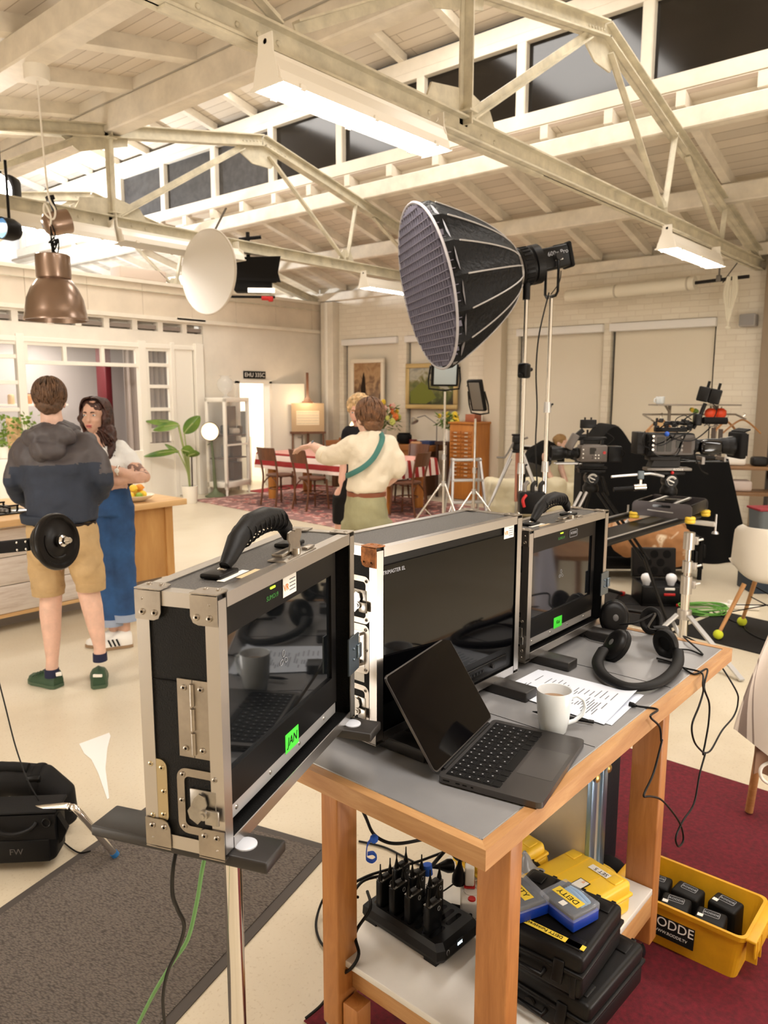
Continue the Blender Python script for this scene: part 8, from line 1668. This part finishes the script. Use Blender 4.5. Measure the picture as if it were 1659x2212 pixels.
body = MB(); T = head(body, h(204, 898, -.02), (-.06, -1, 0), 1.0); limb(body, [(h(212, 926), .05), (h(224, 962), .058)])
limb(body, [(h(228, 975), .09), (h(236, 1030), .10), (h(240, 1060), .115)])
limb(body, [(h(262, 972), .052), (h(284, 1002, .0), .048), (h(312, 1030, -.05), .041), (h(288, 1032, -.17), .041), (h(262, 1020, -.22), .034), (h(250, 1016, -.24), .028)])
limb(body, [(h(185, 975), .052), (h(178, 1010, -.02), .046), (h(205, 1035, -.16), .04), (h(255, 1040, -.21), .034), (h(270, 1036, -.20), .028)])
hand(body, h(252, 1016, -.24), (-1, -.1, .05), (0, -1, 0), .92, curl=.35); hand(body, h(268, 1036, -.20), (1, .1, .1), (0, -1, .2), .92, curl=.35)
limb(body, [(h(222, 1080), .08), (h(238, 1210), .055), (h(246, 1330), .04), (h(246, 1356), .036)]); limb(body, [(h(254, 1080), .08), (h(262, 1210), .055), (h(268, 1330), .04), (h(270, 1360), .036)])
bw = organic('body', body, SKIN2, wom, .0075, 5)
facebits(wom, bw, T, mat('dark_brow', (70, 44, 32), .6), mat('lip_rose', (190, 104, 96), .4), mat('iris_blue', (80, 100, 110), .3))
TS = mat('white_tshirt', (226, 226, 224), .8, bump=(9, .3, .02))
q = MB(); q.loft([ringz(h(228, y).z, h(cx, y).x, h(cx, y).y, w/2*D/1640, ry, 24, .9) for y, cx, w, ry in ((957, 224, 42, .07), (963, 225, 74, .09), (976, 226, 92, .11), (1000, 231, 88, .125), (1025, 236, 78, .115), (1042, 238, 74, .11))])
limb(q, [(h(258, 970), .062), (h(276, 988), .060), (h(287, 1003), .058)]); limb(q, [(h(190, 972), .062), (h(182, 990), .060), (h(178, 1006, -.02), .058)])
organic('t_shirt', q, TS, wom, .010, 4, (.010, 12))
JE = mat('blue_denim', (34, 72, 116), .8, var=(5, .3, (20, 48, 84)), bump=(10, .35, .02))
q = MB(); q.loft([ringz(h(238, y).z, h(cx, y).x, h(cx, y).y, w/2*D/1640, ry, 24, .9) for y, cx, w, ry in ((1050, 239, 74, .115), (1070, 240, 82, .13), (1095, 242, 84, .135), (1110, 243, 82, .125))])
for pts in (((224, 1090, .095), (230, 1150, .088), (236, 1220, .078), (240, 1290, .082), (243, 1338, .092)), ((258, 1090, .095), (262, 1150, .088), (266, 1220, .080), (270, 1290, .083), (273, 1328, .090))): q.loft([ringz(h(x, y).z, h(x, y).x, h(x, y).y, r, r*1.05, 20) for x, y, r in pts])
jo = organic('jeans', q, JE, wom, .011, 4, (.010, 10))
for x, y in ((243, 1336), (273, 1326)): q = MB(); c_ = h(x, y); q.loft([ringz(c_.z-.035, c_.x, c_.y, .096, .10, 22), ringz(c_.z+.012, c_.x, c_.y, .094, .098, 22)]); obj('turn_up', q, mat('denim_inside', (150, 162, 184), .8), jo)
WSH = mat('white_leather', (232, 228, 222), .5); GUM = mat('gum_sole', (150, 122, 92), .5)
for (x, y), (tx, ty) in (((284, 1362), (-.215, -.10)), ((258, 1358), (-.22, -.02))):
    c_ = h(x, y); s1 = shoe(wom, (c_.x, c_.y, 0), (c_.x+tx, c_.y+ty, 0), .1, WSH, GUM, .045); dd = V((tx, ty, 0)).normalized(); sd_ = V((-dd.y, dd.x, 0)); sd_ = sd_ if sd_.y < 0 else -sd_
    for k in range(3): q = MB(); b0 = V((c_.x, c_.y, 0))+dd*(.085+.026*k)+sd_*.0485; q.bar(b0+V((0, 0, .026)), b0+dd*.018-sd_*.010+V((0, 0, .072)), .003, .011); obj('side_stripe', q, INK, s1)
HD = mat('dark_brown_hair', (62, 34, 26), .45, var=(24, .4), bump=(60, .8, .01))
q = MB(); q.ell((0, -.022, .046), (.086, .098, .086), 20, 14, T=T); q.ell((0, -.07, -.04), (.085, .06, .11), 18, 12, T=T)
for sx in (-1, 1): q.ell((sx*.08, -.01, -.02), (.022, .05, .09), 14, 10, T=T)
limb(q, [(T @ V((.085, .0, -.02)), .035), (h(238, 930, .0), .038), (h(242, 955, -.03), .036), (h(240, 975, -.09), .026), (h(236, 990, -.1), .014)]); limb(q, [(T @ V((-.08, .0, -.03)), .03), (h(190, 940, .02), .03), (h(184, 960, .0), .02)])
hw_ = organic('hair', q, HD, wom, .008, 3, (.010, 24)); 
m = MB(); r2 = random.Random(4)
for i in range(46):
    x0 = T @ V((.07+.03*r2.random(), -.05+.06*r2.random(), .03-.05*r2.random())); e = h(228+22*r2.random(), 950+42*r2.random(), -.06-.04*r2.random()); mid = x0.lerp(e, .5)+V((.02+.02*r2.random(), .0, .0)); m.tube(smooth([x0, x0.lerp(mid, .5)+V((.014*math.sin(i), 0, 0)), mid, mid.lerp(e, .5)+V((.016*math.sin(i*1.7), 0, 0)), e], 4), .0055, 5)
for i in range(160):
    a = rad(-80+160*r2.random()); s_ = r2.choice((-1, 1)); p0 = V((s_*.006, .02+.06*r2.random()-.05, .125)); m.tube(smooth([T @ V((s_*.004, .055-.14*(i/160), .128-.03*abs(.3-i/160))), T @ V((s_*.05, .05-.14*(i/160), .112)), T @ V((s_*.086, .03-.12*(i/160), .05)), T @ V((s_*.098, .0-.08*(i/160), -.04-.05*r2.random()))], 3), .005, 5)
tag(obj('hair_locks', m, HD, hw_), kind='stuff')
q = MB(); c_ = h(256, 1017, -.235); q.tube([c_+V((0, .03*math.cos(a), .030*math.sin(a))) for a in [2*PI*i/20 for i in range(20)]], .007, 8, closed=True); w1 = obj('watch', q, CHR, wom); q = MB(); q.ell(c_+V((0, -.033, .004)), (.016, .006, .016), 12, 8); obj('watch_face', q, STKW, w1)
bw.data.materials.append(mat('tattoo_ink', (128, 98, 86), .6)); ta, tb_ = h(286, 1002, -.03), h(302, 1020, -.05)
for p in bw.data.polygons:
    k = max(0, min(1, (p.center-ta).dot(tb_-ta)/(tb_-ta).length_squared)); d_ = (p.center-ta.lerp(tb_, k)).length
    if d_ < .065 and NZ.noise(p.center*38) > .02: p.material_index = 1
D = 5.0; Pc = atd(795, 1100, D); Pc.z = 0; pc_, h = person('person in loose pale shirt and olive trousers reaching left, seen from behind', Pc, D)
body = MB(); T = head(body, h(796, 903), (-.55, .83, 0), 1.0); limb(body, [(h(797, 922), .055), (h(800, 950), .062)])
limb(body, [(h(802, 965), .09), (h(800, 1020), .11), (h(795, 1085), .125)])
zf_ = 0; fl = lambda x, dy: V((h(x, 1100, dy).x, h(x, 1100, dy).y, .06))
limb(body, [(h(772, 1095), .085), (h(768, 1150)+V((0, 0, -.2)), .06), (fl(766, 0), .04)]); limb(body, [(h(806, 1095), .075), (h(812, 1150)+V((0, 0, -.2)), .06), (fl(818, 0), .04)])
limb(body, [(h(760, 962), .055), (h(712, 985, .1), .046), (h(690, 972, .18), .040), (h(674, 962, .24), .028)]); hand(body, h(675, 962, .24), (-1, .25, -.28), (0, .2, 1), 1.0, curl=.6)
limb(body, [(h(840, 962), .045), (h(854, 1008, -.01), .036), (h(850, 1030, .02), .036), (h(838, 1042, .06), .03)]); hand(body, h(840, 1040, .06), (-.7, .1, -.6), (-.6, 0, .8), .95)
organic('body', body, SKIN, pc_, .009, 5)
PS = mat('pale_linen_shirt', (224, 212, 190), .85, bump=(9, .5, .03))
q = MB(); q.loft([ringz(h(800, y).z, h(cx, y).x, h(cx, y).y, w/2*D/1640, ry, 26, .9) for y, cx, w, ry in ((932, 800, 40, .075), (942, 801, 58, .09), (953, 804, 92, .115), (970, 806, 104, .14), (1000, 806, 102, .15), (1030, 800, 98, .155), (1052, 793, 88, .15), (1060, 791, 82, .14))])
limb(q, [(h(766, 965), .078), (h(735, 982, .04), .072), (h(704, 986, .12), .058)]); limb(q, [(h(838, 962), .078), (h(852, 990, -.01), .066), (h(857, 1016, -.01), .060)])
q.loft([ringz(h(800, 930).z, h(799, 930).x, h(799, 930).y, .075, .08), ringz(h(800, 941).z, h(800, 941).x, h(800, 941).y, .085, .09)])
sh_ = organic('shirt', q, PS, pc_, .012, 4, (.016, 9))
q = MB(); c_ = h(706, 986, .115); d_ = (h(690, 974, .18)-h(712, 985, .1)).normalized(); q.tube([c_-d_*.005, c_+d_*.05], .060, 18); obj('rolled_cuff', q, PS, sh_)
OL = mat('olive_cotton', (150, 146, 112), .8, var=(5, .12), bump=(9, .4, .02))
q = MB(); q.loft([ringz(h(795, y).z, h(cx, y).x, h(cx, y).y, w/2*D/1640, ry, 26, .9) for y, cx, w, ry in ((1060, 792, 82, .13), (1085, 791, 90, .145), (1120, 790, 94, .15), (1138, 790, 92, .13))])
for x0, x1 in ((768, 766), (814, 818)): a_, b2 = h(x0, 1125), fl(x1, 0); q.loft([ringz(a_.z, a_.x, a_.y, .10, .11), ringz((a_.z+b2.z)/2, (a_.x+b2.x)/2, a_.y, .085, .095), ringz(.08, b2.x, b2.y, .075, .085)])
to = organic('trousers', q, OL, pc_, .012, 4, (.010, 10))
q = MB(); c_ = h(792, 1065); q.loft([ringz(c_.z-.014, c_.x, c_.y, .131, .138, 28, .9), ringz(c_.z+.014, c_.x, c_.y, .131, .138, 28, .9)]); obj('belt', q, mat('tan_leather_belt', (128, 70, 44), .5), to)
q = MB(); st_ = smooth([h(822, 934, -.02), h(826, 946, -.13), h(820, 965, -.165), h(806, 990, -.175), h(784, 1010, -.175), h(758, 1024, -.14), h(748, 1028, -.04)]); q.tube(st_, .018, 8, flat=.3); obj('shoulder_strap', q, mat('teal_strap', (58, 112, 104), .7), pc_)
q = MB(); c_ = h(676, 962, .238); q.tube([c_+V((.01*math.cos(a)*.3, .027*math.cos(a), .027*math.sin(a))) for a in [2*PI*i/18 for i in range(18)]], .008, 8, closed=True); obj('wristband', q, mat('grey_band', (96, 104, 112), .5), pc_)
for x in (766, 818): c_ = fl(x, 0); shoe(pc_, (c_.x, c_.y-.04, 0), (c_.x-.06, c_.y+.22, 0), .09, DGREY, BLK)
HB2 = mat('chestnut_hair', (112, 76, 48), .5, var=(30, .35), bump=(70, .8, .01))
q = MB(); q.ell((0, -.018, .036), (.086, .104, .094), 22, 16, T=T); q.ell((0, -.058, -.034), (.072, .056, .068), 18, 12, T=T); hr = organic('hair', q, HB2, pc_, .008, 3, (.008, 26)); hairstrands(hr, T, (0, -.018, .036), (.090, .108, .098), 650, .06, .0052, HB2, lambda d: d.y < .4, 7)
D = 6.2; Pb = atd(768, 1100, D); Pb.z = 0; pb, h = person('person with curly blond hair in black clothes, half hidden behind the pale-shirted person', Pb, D)
body = MB(); T = head(body, h(776, 892), (-.25, -.95, 0), .98); limb(body, [(h(777, 912), .05), (h(778, 932), .055)]); limb(body, [(h(778, 945), .09), (h(775, 1000), .1), (h(765, 1060), .115)])
limb(body, [(h(752, 935), .05), (h(747, 985, .0), .044), (h(744, 1012, -.04), .04), (h(738, 1040, -.06), .03)]); hand(body, h(738, 1040, -.06), (-.1, -.1, -1), (1, 0, 0), .92); limb(body, [(h(806, 935), .05), (h(815, 990), .045), (h(815, 1040), .035)]); hand(body, h(815, 1040), (0, 0, -1), (-1, 0, 0), .92)
for x in (738, 772): g = V((h(x, 1100).x, h(x, 1100).y, .06)); limb(body, [(h(x+6, 1070), .085), (h(x, 1140), .058), (g+V((0, 0, .3)), .055), (g, .036)])
bo3 = organic('body', body, mat('skin_rose', (230, 180, 160), .5, sub=.08), pb, .009, 5); facebits(pb, bo3, T, mat('sandy_brow', (160, 126, 84), .6), mat('lip_pale', (196, 124, 112), .4), mat('iris_blue', (80, 100, 110), .3))
BT = mat('black_knit', (34, 34, 42), .85, bump=(10, .3, .02)); BS = mat('black_twill', (30, 26, 26), .8, bump=(10, .3, .02))
q = MB(); q.loft([ringz(h(778, y).z, h(cx, y).x, h(cx, y).y, w/2*D/1640, ry, 24, .9) for y, cx, w, ry in ((921, 778, 40, .08), (930, 778, 62, .1), (955, 778, 68, .125), (1000, 775, 62, .125), (1040, 768, 58, .12))]); limb(q, [(h(754, 936), .062), (h(749, 962), .058), (h(747, 985), .052)]); limb(q, [(h(804, 936), .062), (h(810, 962), .058), (h(814, 985), .052)]); organic('top', q, BT, pb, .012, 4, (.010, 10))
q = MB(); q.loft([ringz(h(766, y).z, h(cx, y).x, h(cx, y).y, w/2*D/1640, ry, 24, .9) for y, cx, w, ry in ((1034, 766, 56, .125), (1055, 764, 66, .14), (1075, 762, 68, .14))])
for x in (740, 776): a_ = h(x+4, 1068); b2 = h(x, 1131); q.loft([ringz(a_.z, a_.x, a_.y, .10, .11), ringz(b2.z, b2.x, b2.y, .085, .09)])
organic('shorts', q, BS, pb, .012, 4, (.008, 10))
for x in (738, 772): c_ = V((h(x, 1100).x, h(x, 1100).y, 0)); shoe(pb, (c_.x, c_.y+.05, 0), (c_.x-.03, c_.y-.2, 0), .09, WSH, GUM)
HY = mat('blond_curls', (216, 182, 136), .6, var=(30, .3), bump=(60, .8, .01)); q = MB(); r2 = random.Random(9)
q.ell((0, -.02, .05), (.085, .1, .085), 20, 14, T=T)
for i in range(110):
    th, ph = r2.random()*2*PI, math.acos(1-1.35*r2.random()); d = V((math.sin(ph)*math.cos(th), math.sin(ph)*math.sin(th), math.cos(ph)))
    if d.y > .55 and d.z < .35: continue
    q.ell(V((d.x*.095, -.02+d.y*.112, .05+d.z*.1)), .017+.008*r2.random(), 8, 6, T=T)
organic('hair', q, HY, pb, .007, 2, (.006, 30))
D = 10.75; Pe = atd(1160, 1060, D); Pe.z = 0; pe, h = person('person in a black T-shirt bending forward over the cream covered sofa', Pe, D)
body = MB(); T = head(body, h(1212, 957, -.05), (.5, -.3, -.0), 1.0); limb(body, [(h(1206, 963), .055), (h(1196, 972), .06)]); limb(body, [(h(1190, 975), .12), (h(1160, 985), .13), (h(1148, 1010), .13)])
limb(body, [(h(1178, 985, -.15), .055), (h(1182, 1018, -.18), .044), (h(1196, 1040, -.2), .036), (h(1203, 1052, -.22), .03)]); limb(body, [(h(1208, 978, .1), .055), (h(1212, 1012, .05), .044), (h(1222, 1042, -.05), .036), (h(1228, 1054, -.08), .03)])
hand(body, h(1203, 1052, -.22), (.6, -.3, -.5), (0, 0, 1)); hand(body, h(1228, 1054, -.08), (.6, -.3, -.5), (0, 0, 1))
for x in (1140, 1156): g = V((h(x, 1060).x, h(x, 1060).y, .06)); limb(body, [(h(x+4, 1015), .1), (g+V((0, 0, .48)), .065), (g, .04)])
organic('body', body, SKIN, pe, .011, 5)
q = MB(); limb(q, [(h(1198, 974), .115), (h(1178, 974), .155), (h(1160, 985), .16), (h(1150, 1000), .15)]); limb(q, [(h(1182, 978, -.1), .08), (h(1180, 1000, -.16), .065)]); limb(q, [(h(1206, 976, .06), .08), (h(1211, 996, .08), .065)]); organic('t_shirt', q, BLKM, pe, .015, 4, (.010, 10))
q = MB(); q.ell(h(1147, 1010), (.17, .16, .15)); 
for x in (1140, 1156): g = V((h(x, 1060).x, h(x, 1060).y, .08)); limb(q, [(h(x+3, 1015), .13), (g+V((0, 0, .45)), .09), (g, .08)])
organic('trousers', q, mat('dark_olive_trousers', (54, 50, 44), .85), pe, .015, 4, (.010, 10))
for x in (1140, 1156): c_ = V((h(x, 1060).x, h(x, 1060).y, 0)); shoe(pe, (c_.x-.05, c_.y, 0), (c_.x+.2, c_.y-.05, 0), .09, DGREY, BLK)
q = MB(); q.ell((0, -.02, .04), (.084, .102, .09), 20, 14, T=T); q.ell((0, -.05, -.02), (.07, .055, .06), 16, 10, T=T); organic('hair', q, mat('light_brown_hair', (150, 116, 72), .6, bump=(70, .8, .01)), pe, .01, 3, (.006, 26))
cd = bpy.data.cameras.new('camera'); co = bpy.data.objects.new('camera', cd); COL.objects.link(co)
cd.sensor_fit = 'VERTICAL'; cd.sensor_height = 36; cd.sensor_width = 27; cd.lens = FPX/2212*36
cd.clip_start = .02; cd.clip_end = 200
co.matrix_world = basis(CC, CR, CU, -_fw); sc.camera = co
cd.dof.use_dof = True; cd.dof.focus_distance = 1.55; cd.dof.aperture_fstop = cd.lens/3.4
def area(name, loc, tgt, sx, sy, power, col=(1, .95, .89)):
    L = bpy.data.lights.new(name, 'AREA'); L.shape = 'RECTANGLE'; L.size = sx; L.size_y = sy; L.energy = power; L.color = col
    o = bpy.data.objects.new(name, L); COL.objects.link(o)
    o.matrix_world = zto(loc, tgt) @ MX.Rotation(PI, 4, 'X'); return o
area('unseen_bay_fill', (1.0, -.6, 3.3), (1.0, -.6, 0), 3.0, .6, 60)  # three overhead fill lights added out of view, no tubes hang there
area('unseen_bay_fill', (5.0, -.8, 3.3), (5.0, -.8, 0), 3.0, .6, 60)
area('unseen_bay_fill', (-1.2, 4.5, 3.1), (-1.2, 4.5, 0), .6, 3.0, 60)
for y in (1.5, 5.0, 8.8): area('monitor_bay_fill', (6.0, y, 6.0), (6.0, y, 0), 1.6, 2.6, 70)  # fill added up in the roof monitor, hidden by the beam, no fittings
area('film_lamp_beam', gl+V((.1, .1, -.12)), (5.0, 9.6, 1.0), .3, .3, 95, (1, .95, .9))
area('panel_fill_light', (5.4, 13.2, 3.6), (7.9, 13.6, 5.0), .4, .4, 200, (.93, .96, 1))  # added beyond the kitchen wall to brighten the white clerestory panels
area('unseen_uplight_fill', (3.0, -2.2, .2), (3.0, -1.6, 3.0), 9.0, 1.4, 420, (1, .95, .89))  # this and the next: unseen uplights added to lift the ceiling
area('unseen_uplight_fill', (-2.4, 3.5, .2), (-1.8, 3.5, 3.0), 1.4, 7.0, 230, (1, .95, .89))
area('kitchen_fill_light', (6.0, 12.2, 2.6), (6.0, 12.2, 0), 1.6, 1.0, 45, (1, .9, .8))  # added fill that lightens the room behind the partition, no fitting modelled
area('corridor_fill_light', (9.0, 12.2, 2.5), (9.0, 12.4, 0), .8, .8, 60, (1, .95, .86))  # added fill that brightens the doorway from behind
W = bpy.data.worlds.new('night'); sc.world = W; W.use_nodes = True
W.node_tree.nodes['Background'].inputs[0].default_value = (1, .93, .85, 1); W.node_tree.nodes['Background'].inputs[1].default_value = .05
sc.view_settings.view_transform = 'Standard'; sc.view_settings.look = 'None'; sc.view_settings.gamma = 1
sc.view_settings.exposure = 0.6
sc.cycles.use_denoising = True
sc.cycles.max_bounces = 8; sc.cycles.diffuse_bounces = 4; sc.cycles.glossy_bounces = 4; sc.cycles.transparent_max_bounces = 12
sc.cycles.caustics_reflective = False; sc.cycles.caustics_refractive = False; sc.cycles.sample_clamp_indirect = 6
